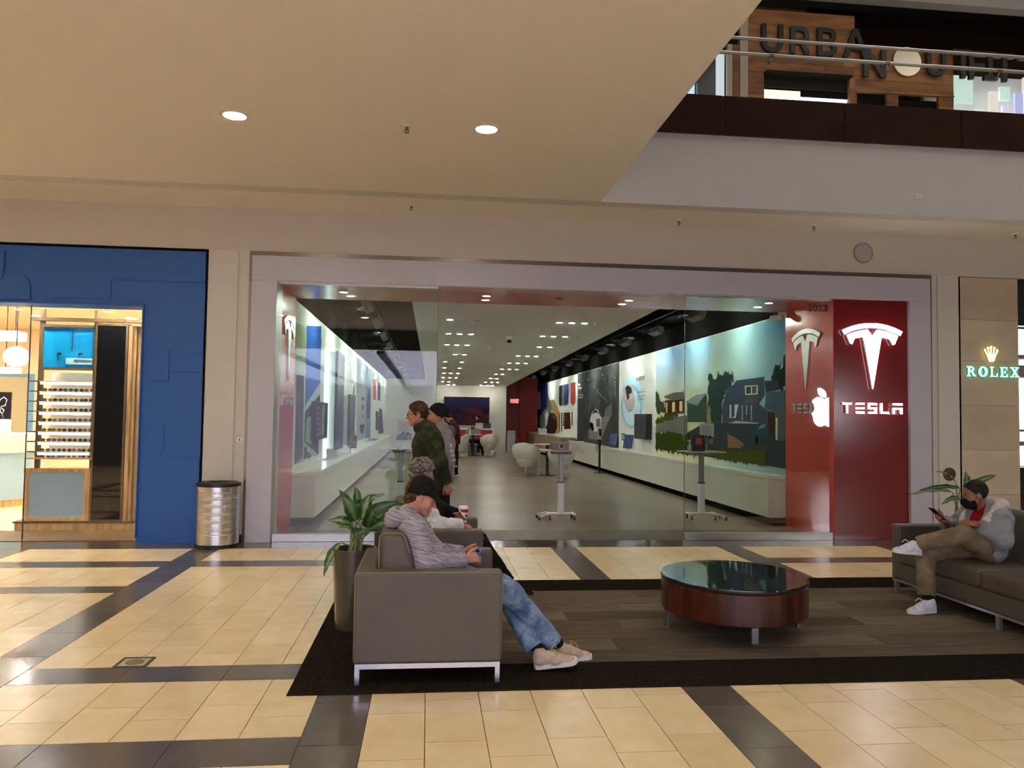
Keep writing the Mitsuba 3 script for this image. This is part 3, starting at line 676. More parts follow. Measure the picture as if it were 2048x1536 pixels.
# ------------------------------------------------------------------ stone wall with the watch sign at the right
k = thing('wall_stone', 'beige stone clad wall at the right end with a glowing sign', 'wall', kind='structure')
STN = [mat(f'stone_{i}', mottled(rgb(*c), .1, 3.0), .4) for i, c in enumerate(((202, 184, 154), (196, 178, 148), (208, 190, 160)))]
zs = [0, .62, 1.24, 1.86, 2.48, 3.06, 3.655]
for i, (a, b) in enumerate(zip(zs, zs[1:])):
    add(k + '__stone_slab', box(7.364, 8.235, 10.02, 10.06, a + .0015, b - .0015), STN[i * 2 % 3])
add(k + '__backing', box(7.362, 8.235, 10.06, 10.3, 0, 3.66), GREY)
q = thing('crown_sign', 'glowing yellow crown with five points on the beige stone wall', 'sign')
cr = [LineString([(bx, 0), (tx, ty)]).buffer(w, cap_style='flat') for bx, tx, ty, w in ((-.32, -.82, 1.02, .1), (-.17, -.42, 1.3, .085), (0, 0, 1.42, .085), (.17, .42, 1.3, .085), (.32, .82, 1.02, .1))]
cr += [Point(tx, ty).buffer(.15) for tx, ty in ((-.82, 1.05), (-.42, 1.33), (0, 1.45), (.42, 1.33), (.82, 1.05))]
cr.append(affinity.scale(Point(0, -.12).buffer(1), .43, .28).union(pt((-.43, -.1), (.43, -.1), (.6, .55), (-.6, .55))))
crown = shapely.union_all(cr).difference(affinity.scale(Point(0, -.17).buffer(1), .22, .05))
add(q + '__face', front(crown, 7.805, 2.515, 10.0, .006, .112), LAMP, emit=(5.5, 5.0, 1.1), weight=.5)
add(q + '__casing', front(crown.buffer(-.01), 7.805, 2.515, 10.019, .018, .112), mat('gold', rgb(190, 160, 60), .3, 1.0))
q = thing('letter_sign', 'glowing green lettering ROLEX under the yellow crown', 'sign')
sf = lambda x, w: [sbox(x - w / 2, 0, x + w / 2, .1), sbox(x - w / 2, .9, x + w / 2, 1)]
R_ = shapely.union_all(sf(.22, .44)[:1] + [sbox(.0, .9, .6, 1), sbox(.12, 0, .32, 1), affinity.scale(Point(.5, .74).buffer(1, quad_segs=16), .3, .26).union(sbox(.3, .48, .5, 1)).difference(affinity.scale(Point(.48, .74).buffer(1), .12, .14)), pt((.42, .5), (.62, .5), (.95, .08), (1.0, .08), (1.0, 0), (.72, 0))])
O_ = affinity.scale(Point(.5, .5).buffer(1, quad_segs=20), .5, .53).difference(affinity.scale(Point(.5, .5).buffer(1, quad_segs=20), .21, .38))
L_ = shapely.union_all([sbox(.1, 0, .32, 1), sbox(0, .9, .46, 1), sbox(0, 0, .85, .1), pt((.85, .36), (.74, .36), (.68, .1), (.85, 0))])
E_ = shapely.union_all([sbox(.1, 0, .32, 1), sbox(0, .9, .8, 1), sbox(0, 0, .85, .1), sbox(.3, .45, .58, .55), pt((.8, .7), (.7, .7), (.62, .9), (.8, 1)), pt((.85, .32), (.74, .32), (.66, .1), (.85, 0)), pt((.6, .34), (.52, .34), (.52, .66), (.6, .66))])
X_ = shapely.union_all([pt((.1, .92), (.36, .92), (.92, .08), (.66, .08)), pt((.68, .92), (.86, .92), (.32, .08), (.14, .08)), sbox(0, .9, .46, 1), sbox(.56, .9, 1, 1), sbox(0, 0, .42, .1), sbox(.54, 0, 1.02, .1)])
x = 0
for g, w in ((R_, 1.0), (O_, 1.0), (L_, .85), (E_, .85), (X_, 1.0)):
    add(q + '__letter', front(affinity.translate(g, x, 0), 7.435, 2.262, 10.002, .006, .14), LAMP, emit=(.5, 4.2, 2.6), weight=.3)
    add(q + '__letter_casing', front(affinity.translate(g, x, 0), 7.435, 2.262, 10.019, .016, .14), mat('green_case', rgb(0, 120, 70), .4))
    x += w + .24
q = thing('watch_shop_window', 'bright shop window with a dark frame at the right edge of the picture', 'shop window')
add(q + '__dark_header', box(8.24, 10.5, 10.04, 10.2, 3.0, 3.655), BLACKG)
add(q + '__dark_base', box(8.24, 10.5, 10.04, 10.2, 0, 1.0), BLACKG)
add(q + '__lit_back', box(8.245, 10.5, 10.4, 10.42, 1.0, 3.0), LAMP, emit=(1.5, 1.65, 1.7))
for z, h in ((2.55, .05), (2.28, .17), (1.5, .03), (1.3, .06)):
    add(q + '__shelf', box(8.245, 10.5, 10.2, 10.4, z, z + h), GREY)
add('wall_right_end', box(10.5, 16, 10.0, 10.3, 0, 3.66), PAINT, kind='structure', label='beige wall at the far right of the concourse', cat='wall')
k = thing('wall_roundel', 'round dark bronze disc on the pier beside the seated man in a mask', 'wall disc')
add(k + '__disc', place(lathe([(0, 0), (.09, 0), (.09, .012), (.075, .02), (0, .02)], 36), (1, 0, 0), (0, 0, 1), (0, -1, 0), (7.14, 9.974, .905)), mat('roundel', rgb(90, 82, 62), .35, .8), 30)
add(k + '__boss', place(lathe([(0, .02), (.03, .02), (.02, .035), (0, .037)], 24), (1, 0, 0), (0, 0, 1), (0, -1, 0), (7.13, 9.974, .90)), BLACKP, 30)

# ------------------------------------------------------------------ upper gallery
k = thing('gallery_fascia', 'dark brown panelled fascia along the gallery edge', 'fascia', kind='structure')
xs = [-14, -10.5, -8.98, -7.42, -5.86, -4.3, -2.74, -1.18, .38, 1.94, 3.502, 5.06, 6.62, 8.18, 9.74, 11.3, 16]
for a, b in zip(xs, xs[1:]):
    add(k + '__panel', box(a + .006, b - .006, 8.945, 8.998, 5.085, 5.56), BROWNP)
add(k + '__backing', box(-14, 16, 8.965, 8.999, 5.09, 5.555), GREY)
k = thing('gallery_railing', 'glass railing with a steel handrail on the gallery edge', 'railing', kind='structure')
gx = [2.62, 4.13, 5.65, 7.17, 8.69, 10.2]
for a, b in zip(gx, gx[1:]):
    add(k + '__pane', trimesh.Trimesh([(a + .006, 9.03, 5.5), (b - .006, 9.03, 5.5), (b - .006, 9.03, 6.33), (a + .006, 9.03, 6.33)], [(0, 1, 2), (0, 2, 3)], process=False), CLEAR)
add(k + '__top_rail', cyl((-14, 9.03, 6.34), (16, 9.03, 6.34), .022), STEEL, 40)
add(k + '__handrail', cyl((-14, 8.98, 6.12), (16, 8.98, 6.12), .023), STEEL, 40)
for a in gx:
    add(k + '__bracket', cat_(tube([(a, 9.03, 6.05), (a, 9.0, 6.06), (a, 8.98, 6.1)], .012), cyl((a - .03, 8.98, 6.12), (a + .03, 8.98, 6.12), .028), cyl((a, 9.0, 6.05), (a, 9.05, 6.05), .02)), BRONZE)
WOOD = [mat(f'facade_wood_{i}', mikit.proc(lambda p, n, uv, c=c, s=s: mikit.mix(rgb(*c), [v * .6 for v in rgb(*c)], mikit.smoothstep(.3, .8, fb(p.x * 2.2 + s, p.y, p.z * 9 + s)))), .5) for i, (c, s) in enumerate((((196, 136, 80), 0), ((180, 120, 66), 7), ((162, 102, 54), 13)))]
k = thing('wood_facade', 'shop front of brown wooden planks behind the gallery railing', 'shop front', kind='structure')
rng = random.Random(2)
z0 = 7.0
for z1 in (7.42, 7.62, 7.83, 8.02, 8.2, 8.42, 8.70, 8.975):
    x = 5.555
    while x < 9.5:
        e = min(x + rng.uniform(.7, 1.5), 9.5)
        if x < 7.56 < e:
            e = 7.56
        h = z1
        if x >= 7.559 and z0 > 8.4:
            break
        if not (z1 <= 7.84 and 5.84 < (x + e) / 2 < 7.46 and z1 > 7.42) or False:
            segs = [(x, e)]
        else:
            segs = [s for s in ((x, min(e, 5.845)), (max(x, 7.455), e)) if s[1] - s[0] > .02]
        if z1 <= 7.62:
            out = []
            for a, b in segs:
                for lo, hi in ((5.555, 5.845), (7.46, 7.62), (8.19, 8.42), (9.2, 9.5)):
                    if min(b, hi) - max(a, lo) > .02:
                        out.append((max(a, lo), min(b, hi)))
            segs = out
        for a, b in segs:
            add(k + '__plank', box(a + .002, b - .002, 13.0 if x < 7.559 else 13.04, 13.1, z0 + .002, h - .002), WOOD[rng.randrange(3)])
        x = e
    z0 = z1
add(k + '__upper_band', cat_(box(5.5, 6.9, 13.5, 13.6, 8.9, 9.3)), WOOD[2])
add(k + '__dark_upper_band', cat_(box(6.9, 16, 13.4, 13.6, 8.3, 9.3)), matte('facade_dark', rgb(34, 22, 15)))
add(k + '__lower_beam', box(7.56, 9.5, 13.02, 13.1, 7.60, 7.63), WOOD[0])
add(k + '__awning', cat_(box(5.84, 7.46, 12.9, 13.1, 7.80, 7.83), box(5.84, 7.5, 13.08, 13.12, 7.61, 7.8)), matte('awning', rgb(52, 48, 44)))
q = thing('facade_lettering', 'large dark lettering URBAN OUTFITTE across the wooden gallery shop front', 'sign')
for ch, x, z, h, m_ in (('U', 5.98, 8.20, .48, BLACKP), ('R', 6.50, 8.20, .47, DARKGREY), ('B', 7.01, 8.19, .49, BLACKP), ('A', 7.55, 8.19, .51, BLACKP), ('N', 7.92, 7.86, .5, DARKGREY), ('U', 9.11, 7.96, .45, BLACKP), ('T', 9.6, 7.93, .5, BLACKP), ('F', 9.88, 7.92, .5, BLACKP), ('I', 10.14, 7.92, .5, BLACKP), ('T', 10.42, 7.91, .5, BLACKP), ('T', 10.9, 7.9, .5, BLACKP), ('E', 11.35, 7.9, .5, BLACKP)):
    add(q + '__letter', place(text(ch, h * 1.0, .06, True), (1, 0, 0), (0, 0, 1), (0, -1, 0), (x, 13.0 if x < 9.4 else 12.96, z)), m_)
add(q + '__letter', front(Point(0, 0).buffer(.27, quad_segs=20), 8.56, 8.19, 13.03, .05), mat('letter_mirror', rgb(210, 200, 180), .25, 1.0), label='round silver letter O')
k = thing('gallery_window', 'lit window opening low in the wooden gallery shop front', 'window', kind='structure')
add(k + '__lit_ceiling', box(5.86, 6.62, 13.2, 13.25, 7.1, 7.61), LAMP, emit=(1.9, 1.55, .85))
add(k + '__lit_strip', box(6.63, 7.7, 13.2, 13.25, 7.1, 7.51), LAMP, emit=(.9, 1.3, 1.5))
add(k + '__dark_soffit', cat_(box(6.63, 7.7, 13.2, 13.25, 7.515, 7.62), box(7.72, 9.4, 13.3, 13.35, 7.1, 7.62), box(5.5, 9.5, 15.0, 15.1, 6.5, 9.0)), matte('window_dark', rgb(40, 42, 44)))
k = thing('display_column', 'pale panels and pastel strips of the bright shop front behind the last letters', 'display', kind='structure')
add(k + '__back_panel', box(9.5, 12.5, 13.9, 14.0, 6.8, 8.9), mat('back_silver', rgb(200, 198, 190), .4))
add(k + '__glow_panel', box(9.8, 12.4, 13.85, 13.88, 6.9, 8.75), LAMP, emit=(.27, .27, .25), weight=.4)
for a, b, z0, z1, c in ((9.5, 9.86, 7.5, 8.0, (.65, .95, .8)), (9.9, 10.05, 7.0, 7.4, (.7, .95, .9)), (10.2, 10.36, 7.0, 7.75, (.95, .85, .75)), (10.45, 10.6, 7.0, 7.5, (.8, .75, .95)), (10.4, 10.6, 7.6, 7.85, (.6, .98, .8)), (10.7, 10.86, 7.0, 7.75, (.45, .5, .95)), (10.88, 11.0, 6.9, 8.45, (.9, .85, .75))):
    add(k + '__pastel_strip', box(a * 1.038, b * 1.038, 13.5, 13.56, 1.6 + (z0 - 1.6) * 1.038, 1.6 + (z1 - 1.6) * 1.038), LAMP, emit=[v * .75 for v in c], weight=.4)
k = thing('gallery_glass_front', 'dark framed glass front with lit edges left of the wooden shop front', 'shop front', kind='structure')
add(k + '__dark_panel', cat_(box(4.62, 4.95, 13, 13.1, 6.9, 8.6), box(5.0, 5.2, 13.3, 13.4, 6.9, 7.4)), BLACKG)
add(k + '__pale_post', cat_(box(5.17, 5.26, 13, 13.1, 6.9, 8.3), box(5.4, 5.55, 13.0, 13.1, 6.9, 8.95)), mat('post_pale', rgb(214, 192, 166), .4))
add(k + '__wood_post', box(5.27, 5.39, 13, 13.1, 6.9, 8.3), WOOD[2])
add(k + '__lit_panel', box(4.95, 5.17, 13.15, 13.2, 7.2, 8.2), LAMP, emit=(.5, .62, .68))
add(k + '__lit_edge', box(4.4, 4.6, 13.1, 13.15, 6.9, 7.6), LAMP, emit=(.55, .75, .95))
add('wall_gallery_back', box(-14, 4.6, 13.2, 13.4, 5.26, 11), PAINT, kind='structure', label='wall behind the gallery on the left', cat='wall')
add('wall_gallery_back__upper_bulkhead', box(-14, 16, 12.78, 13.0, 9.2, 11), BULK)
add('wall_gallery_back__right', box(11.0, 16, 13.9, 14.0, 5.26, 9.3), GREY)

# logo of the shop across the concourse, mirrored in the right pane
q = thing('fruit_logo', 'glowing white bitten apple logo on the grey front across the concourse', 'sign')
body = shapely.union_all([affinity.scale(Point(-.22, .12).buffer(1, quad_segs=24), .34, .42), affinity.scale(Point(.22, .12).buffer(1, quad_segs=24), .34, .42), affinity.scale(Point(-.17, -.2).buffer(1, quad_segs=24), .28, .36), affinity.scale(Point(.17, -.2).buffer(1, quad_segs=24), .28, .36), sbox(-.25, -.45, .25, .3)])
body = body.difference(affinity.scale(Point(0, .62).buffer(1), .13, .13)).difference(affinity.scale(Point(0, -.62).buffer(1), .12, .11)).difference(affinity.scale(Point(.66, .14).buffer(1), .27, .27)).buffer(-.03).buffer(.03)
leaf = Point(.19, .0).buffer(.27).intersection(Point(-.0, .19).buffer(.27))
apple = shapely.union_all([body, affinity.translate(affinity.scale(leaf, 1.0, 1.05), -.0, .6)])
add(q + '__face', place(extr(affinity.scale(apple, .86, .86, origin=(0, 0)), .01), (-1, 0, 0), (0, 0, 1), (0, 1, 0), (12.60, -3.43, 1.93)), LAMP, emit=(24, 24, 25), weight=1)
add(q + '__casing', place(extr(affinity.scale(apple.buffer(-.01), .86, .86, origin=(0, 0)), .05), (-1, 0, 0), (0, 0, 1), (0, 1, 0), (12.60, -3.495, 1.93)), WHITEM)
# ------------------------------------------------------------------ flat prints of the showroom walls: (name, sRGB, outline as (y, z) on the wall)
PRINTS = {
    'H': [
        ('ground',(64,72,78),[(14.86,1.57),(14.02,1.56),(13.19,1.55),(12.43,1.55),(11.98,1.52),(11.34,1.28),(11.34,0.87),(14.65,0.88),(16.47,0.88),(16.47,1.23)]),
        ('trees',(58,72,70),[(14.8,1.53),(14.81,2.3),(14.75,2.44),(14.61,2.49),(14.38,2.35),(14.27,2.5),(14.13,2.52),(14.0,2.43),(13.87,2.53),(13.69,2.55),(13.53,2.48),(13.46,2.36),(13.58,2.25),(13.79,2.18),(13.99,1.96),(14.05,1.54)]),
        ('trees',(44,54,50),[(11.98,2.29),(11.82,2.37),(11.75,2.49),(11.63,2.47),(11.54,2.51),(11.41,2.61),(11.33,2.57),(11.33,2.06),(11.71,2.14),(11.86,2.2)]),
        ('back_roof',(62,70,86),[(12.18,2.26),(11.71,2.25),(11.65,2.1),(12.14,2.07)]),
        ('lower_facade',(78,84,98),[(14.02,1.91),(12.43,1.9),(12.1,1.78),(12.1,1.54),(12.43,1.56),(13.43,1.58),(14.03,1.54)]),
        ('roof',(72,82,98),[(13.38,2.32),(12.2,2.33),(12.17,2.03),(12.39,1.89),(13.24,1.9),(14.0,1.9),(13.76,2.22),(13.48,2.25)]),
        ('planks',(92,92,86),[(12.97,2.04),(12.43,2.05),(12.47,1.9),(12.97,1.91)]),
        ('window_frame',(196,200,196),[(12.98,2.21),(12.44,2.2),(12.45,2.05),(12.96,2.05)]),
        ('window_pane',(70,74,66),[(12.92,2.19),(12.72,2.19),(12.72,2.07),(12.92,2.06)]),
        ('window_pane',(90,92,76),[(12.68,2.19),(12.49,2.19),(12.5,2.07),(12.68,2.06)]),
        ('white_posts',(190,198,204),[(13.66,1.89),(13.58,1.89),(13.58,1.65),(13.66,1.65)]),
        ('white_posts',(190,198,204),[(13.43,1.89),(13.25,1.89),(13.38,1.65),(13.58,1.65),(13.43,1.68)]),
        ('white_posts',(170,178,186),[(13.1,1.87),(13.06,1.87),(13.06,1.6),(13.1,1.6)]),
        ('white_posts',(170,178,186),[(12.92,1.87),(12.88,1.87),(12.88,1.7),(12.92,1.7)]),
        ('white_posts',(170,178,186),[(12.72,1.87),(12.67,1.87),(12.68,1.6),(12.72,1.6)]),
        ('white_posts',(180,186,192),[(13.43,1.6),(12.43,1.57),(12.43,1.55),(13.43,1.58)]),
        ('garage_wall',(94,102,108),[(12.12,1.78),(11.7,1.76),(11.43,1.99),(11.33,2.01),(11.34,1.28),(11.75,1.3),(12.1,1.56)]),
        ('garage_door',(70,54,42),[(12.06,1.75),(11.79,1.73),(11.79,1.33),(12.06,1.45)]),
        ('garage_roof',(78,102,120),[(12.12,2.07),(11.43,2.08),(11.41,2.0),(11.71,1.76),(12.17,1.81)]),
        ('lamp_post',(206,212,208),[(11.76,1.66),(11.69,1.65),(11.7,1.3),(11.76,1.31)]),
        ('sunlit_patch',(150,112,88),[(13.76,1.36),(13.43,1.31),(13.0,1.2),(13.07,1.11),(13.73,1.1)]),
        ('grass',(84,88,44),[(14.57,1.01),(13.28,1.1),(12.14,1.15),(12.08,0.89),(14.65,0.88)]),
        ('car',(58,82,92),[(12.75,1.38),(12.56,1.44),(12.39,1.55),(12.14,1.56),(11.98,1.51),(12.0,1.4),(12.08,1.32),(12.32,1.32),(12.43,1.22),(12.54,1.22),(12.64,1.29),(12.73,1.3)]),
        ('car_window',(120,150,160),[(12.43,1.46),(12.32,1.53),(12.12,1.55),(12.18,1.49)]),
        ('car_wheel',(24,28,32),[(12.54,1.34),(12.43,1.36),(12.4,1.29),(12.45,1.22),(12.53,1.22)]),
        ('small_house_wall',(72,86,76),[(15.99,1.97),(15.36,1.9),(14.83,2.11),(14.82,1.57),(15.98,1.56)]),
        ('small_house_roof',(146,154,152),[(16.06,1.99),(15.46,2.12),(14.81,2.14),(15.39,1.9)]),
        ('lit_bushes',(150,140,108),[(14.8,1.53),(14.83,1.96),(14.69,1.91),(14.6,1.8),(14.53,1.53)]),
        ('hedge',(62,74,32),[(18.26,1.28),(17.35,1.33),(16.0,1.29),(14.97,1.23),(14.97,0.87),(18.25,0.86)]),
        ('road',(120,118,112),[(18.27,1.43),(16.65,1.67),(16.01,1.7),(16.0,1.29),(17.35,1.33),(18.26,1.28)]),
        ('trees',(60,76,58),[(18.3,2.31),(17.93,2.06),(17.64,2.01),(17.5,1.78),(18.27,1.75)]),
        ('villa_wall',(64,54,40),[(17.55,2.05),(16.21,2.05),(16.2,1.76),(17.5,1.71)]),
        ('villa_roof',(110,106,92),[(17.6,2.15),(16.92,2.21),(16.25,2.21),(16.13,2.06),(16.83,2.03),(17.55,2.11)]),
        ('lit_windows',(236,200,140),[(17.46,2.0),(17.34,2.0),(17.36,1.75),(17.45,1.75)]),
        ('lit_windows',(236,200,140),[(17.0,2.0),(16.79,2.0),(16.79,1.78),(17.0,1.77)]),
        ('lit_windows',(236,200,140),[(16.49,2.01),(16.29,2.01),(16.29,1.79),(16.49,1.78)]),
        ('verge',(70,88,44),[(18.27,1.61),(17.36,1.73),(16.66,1.75),(16.57,1.68),(17.92,1.51),(18.27,1.49)]),
    ],
    'W': [
        ('blue_halo',(196,226,240),[(19.4,2.08),(19.43,1.93),(19.5,1.8),(19.62,1.68),(19.79,1.57),(20.0,1.49),(20.23,1.44),(20.49,1.42),(20.75,1.43),(21.0,1.48),(21.24,1.56),(21.44,1.68),(21.6,1.81),(21.7,1.96),(21.74,2.12),(21.71,2.28),(21.62,2.43),(21.47,2.56),(21.27,2.67),(21.04,2.74),(20.79,2.78),(20.52,2.78),(20.27,2.75),(20.03,2.69),(19.82,2.6),(19.64,2.49),(19.51,2.36),(19.43,2.22)]),
        ('blue_ring',(150,206,236),[(19.55,1.94),(19.57,1.81),(19.64,1.69),(19.76,1.59),(19.91,1.49),(20.1,1.42),(20.32,1.38),(20.56,1.36),(20.8,1.37),(21.04,1.41),(21.26,1.48),(21.45,1.58),(21.59,1.69),(21.68,1.83),(21.72,1.97),(21.69,2.1),(21.61,2.23),(21.47,2.35),(21.29,2.44),(21.07,2.5),(20.84,2.54),(20.59,2.54),(20.35,2.52),(20.13,2.47),(19.94,2.39),(19.77,2.3),(19.65,2.18),(19.58,2.06)]),
        ('pale_core',(214,236,246),[(19.7,1.91),(19.72,1.8),(19.78,1.7),(19.88,1.61),(20.01,1.53),(20.17,1.47),(20.36,1.43),(20.56,1.42),(20.77,1.43),(20.97,1.46),(21.15,1.52),(21.31,1.6),(21.43,1.7),(21.5,1.81),(21.53,1.93),(21.51,2.04),(21.44,2.15),(21.33,2.25),(21.18,2.33),(20.99,2.38),(20.8,2.41),(20.59,2.42),(20.39,2.4),(20.2,2.35),(20.03,2.29),(19.89,2.21),(19.79,2.12),(19.72,2.01)]),
        ('car_shadow',(70,64,66),[(21.48,2.43),(21.21,2.49),(20.86,1.84),(20.35,1.87),(20.86,1.78),(21.33,2.03)]),
        ('car',(206,190,190),[(21.45,2.41),(21.21,2.54),(20.75,2.56),(20.46,2.46),(20.21,2.11),(20.29,1.93),(20.79,1.8),(21.1,1.87),(21.4,2.12)]),
        ('car_glass',(70,58,62),[(21.25,2.49),(20.98,2.54),(20.64,2.47),(20.51,2.33),(20.87,2.27),(20.74,2.17),(21.02,2.13)]),
        ('car_hood',(226,214,212),[(20.87,2.19),(20.3,2.23),(20.31,2.19),(20.83,2.14)]),
    ],
    'T': [
        ('arches',(86,88,88),[(26.24,1.89),(26.14,2.38),(25.41,2.94),(25.19,2.91),(25.96,2.38),(26.06,1.89)]),
        ('arches',(86,88,88),[(25.37,1.91),(25.27,2.31),(24.74,2.6),(24.63,2.58),(25.12,2.31),(25.19,1.91)]),
        ('arches',(96,98,98),[(24.76,1.9),(24.62,2.3),(24.21,2.4),(24.15,2.38),(24.51,2.27),(24.65,1.9)]),
        ('city',(110,112,114),[(23.88,1.67),(23.69,1.92),(23.31,2.0),(22.84,2.06),(22.83,1.69)]),
        ('road',(140,130,126),[(26.25,0.91),(26.26,1.2),(25.68,1.31),(24.18,1.65),(22.92,1.71),(23.67,1.31),(24.35,0.89)]),
        ('car',(220,216,214),[(25.81,1.72),(25.59,1.84),(25.14,1.92),(24.82,1.9),(24.54,1.74),(24.23,1.65),(24.32,1.33),(25.11,1.15),(25.79,1.26),(26.04,1.5)]),
        ('car_glass',(60,58,62),[(25.68,1.73),(25.48,1.84),(25.14,1.9),(24.87,1.87),(24.7,1.75),(25.03,1.8),(25.36,1.78)]),
        ('car_front',(120,112,110),[(25.02,1.58),(24.44,1.62),(24.39,1.35),(24.99,1.33)]),
        ('car_wheel',(26,26,28),[(25.98,1.5),(25.46,1.43),(25.34,1.22),(25.68,1.2),(25.97,1.33)]),
        ('lights',(236,236,230),[(26.46,2.98),(26.35,2.97),(26.35,2.94),(26.46,2.95)]),
        ('lights',(236,236,230),[(25.8,2.8),(25.7,2.79),(25.7,2.76),(25.8,2.77)]),
        ('lights',(236,236,230),[(25.36,2.66),(25.26,2.65),(25.26,2.63),(25.35,2.63)]),
        ('lights',(236,236,230),[(24.97,2.55),(24.89,2.55),(24.89,2.52),(24.97,2.52)]),
        ('lights',(236,236,230),[(24.69,2.46),(24.61,2.46),(24.61,2.44),(24.69,2.44)]),
        ('lights',(236,236,230),[(24.45,2.4),(24.38,2.39),(24.38,2.37),(24.45,2.38)]),
        ('lights',(236,236,230),[(24.27,2.35),(24.21,2.34),(24.2,2.32),(24.27,2.32)]),
        ('lights',(236,236,230),[(24.11,2.3),(24.05,2.3),(24.05,2.28),(24.11,2.28)]),
        ('lights',(236,236,230),[(23.98,2.26),(23.92,2.26),(23.92,2.25),(23.98,2.25)]),
        ('lights',(236,236,230),[(23.85,2.23),(23.81,2.23),(23.8,2.21),(23.85,2.22)]),
        ('lights',(236,236,230),[(23.74,2.2),(23.7,2.2),(23.7,2.19),(23.74,2.19)]),
        ('lights',(236,236,230),[(23.64,2.17),(23.6,2.17),(23.6,2.16),(23.64,2.16)]),
        ('lights',(236,236,230),[(23.55,2.15),(23.52,2.14),(23.52,2.13),(23.55,2.14)]),
        ('lights',(236,236,230),[(23.47,2.12),(23.44,2.12),(23.44,2.11),(23.47,2.11)]),
        ('lights',(236,236,230),[(24.47,3.22),(24.37,3.22),(24.37,3.19),(24.46,3.19)]),
        ('lights',(236,236,230),[(24.11,3.01),(24.03,3.01),(24.03,2.98),(24.11,2.98)]),
        ('lights',(236,236,230),[(23.88,2.85),(23.8,2.85),(23.8,2.82),(23.88,2.83)]),
        ('lights',(236,236,230),[(23.68,2.72),(23.6,2.72),(23.6,2.7),(23.68,2.7)]),
        ('lights',(236,236,230),[(23.54,2.62),(23.47,2.62),(23.47,2.6),(23.53,2.6)]),
        ('lights',(236,236,230),[(23.41,2.54),(23.35,2.54),(23.35,2.52),(23.41,2.52)]),
        ('lights',(236,236,230),[(23.31,2.48),(23.26,2.48),(23.26,2.46),(23.31,2.46)]),
        ('lights',(236,236,230),[(23.23,2.42),(23.18,2.42),(23.18,2.4),(23.23,2.4)]),
        ('lights',(236,236,230),[(23.15,2.37),(23.11,2.37),(23.11,2.35),(23.15,2.35)]),
        ('lights',(236,236,230),[(23.08,2.32),(23.04,2.32),(23.04,2.3),(23.08,2.3)]),
        ('lights',(236,236,230),[(23.02,2.27),(22.98,2.27),(22.98,2.26),(23.02,2.26)]),
        ('lights',(236,236,230),[(22.95,2.23),(22.91,2.23),(22.91,2.22),(22.95,2.22)]),
        ('lights',(236,236,230),[(22.55,3.18),(22.52,3.17),(22.52,3.16),(22.55,3.17)]),
        ('lights',(236,236,230),[(22.51,2.97),(22.48,2.97),(22.48,2.96),(22.51,2.96)]),
        ('lights',(236,236,230),[(22.5,2.84),(22.42,2.83),(22.42,2.8),(22.5,2.81)]),
        ('lights',(236,236,230),[(22.48,2.71),(22.4,2.71),(22.4,2.68),(22.48,2.68)]),
        ('lights',(236,236,230),[(22.46,2.61),(22.38,2.61),(22.38,2.59),(22.46,2.59)]),
        ('lights',(236,236,230),[(22.44,2.53),(22.38,2.53),(22.37,2.51),(22.44,2.51)]),
        ('lights',(236,236,230),[(22.43,2.47),(22.37,2.47),(22.37,2.44),(22.43,2.45)]),
        ('lights',(236,236,230),[(22.42,2.41),(22.36,2.41),(22.36,2.39),(22.42,2.39)]),
        ('lights',(236,236,230),[(22.41,2.37),(22.36,2.36),(22.36,2.35),(22.41,2.35)]),
        ('lights',(236,236,230),[(22.4,2.32),(22.35,2.32),(22.35,2.3),(22.4,2.3)]),
        ('lights',(236,236,230),[(22.4,2.28),(22.35,2.28),(22.35,2.27),(22.4,2.27)]),
        ('caption_lines',(190,192,190),[(28.15,2.89),(27.63,2.87),(27.63,2.79),(28.14,2.8)]),
        ('caption_lines',(190,192,190),[(28.14,2.76),(27.44,2.74),(27.44,2.66),(28.13,2.68)]),
        ('caption_lines',(190,192,190),[(28.12,2.48),(27.13,2.46),(27.13,2.43),(28.12,2.45)]),
        ('caption_lines',(190,192,190),[(28.12,2.39),(27.15,2.38),(27.15,2.34),(28.12,2.36)]),
    ],
    'S': [
        ('rock_print',(196,154,104),[(34.69,2.42),(33.69,2.41),(32.9,2.13),(32.15,1.82),(32.18,0.95),(34.37,0.9)]),
        ('green_slope',(118,122,92),[(35.71,3.21),(35.34,2.56),(34.48,2.28),(33.95,1.95),(33.84,1.76),(35.28,1.77),(35.63,2.17)]),
        ('car',(58,48,48),[(35.56,1.3),(35.27,1.67),(34.66,1.9),(34.15,1.97),(33.65,1.89),(32.87,1.58),(32.74,1.18),(33.39,0.92),(35.64,0.87),(36.21,1.09)]),
        ('car_glass',(220,214,210),[(34.65,1.81),(34.45,1.94),(34.01,1.95),(33.55,1.81),(33.84,1.76),(34.04,1.88),(34.44,1.83)]),
        ('car_red',(170,60,52),[(34.23,1.7),(33.64,1.73),(33.05,1.54),(33.43,1.54)]),
        ('blue_sky',(58,72,150),[(39.02,3.29),(35.72,3.25),(35.63,2.17),(37.55,1.74),(37.79,1.67),(38.87,1.67)]),
        ('white_strip',(222,222,214),[(38.99,2.94),(37.85,2.92),(37.77,2.02),(38.91,2.03)]),
        ('dark_screen',(24,22,28),[(38.78,2.03),(38.07,2.03),(38.03,0.99),(38.68,0.96)]),
        ('roof_slope',(96,120,140),[(37.79,1.63),(36.51,1.91),(35.64,2.22),(35.73,1.97),(37.3,1.6)]),
        ('house_side',(150,160,160),[(37.91,1.63),(36.39,1.84),(36.19,0.86),(37.85,0.91)]),
        ('lower_boards',(92,52,40),[(31.03,1.83),(29.76,1.83),(29.61,1.2),(31.07,1.16)]),
        ('dark_bars',(36,34,32),[(31.77,1.82),(31.56,1.83),(31.51,1.06),(31.71,1.05)]),
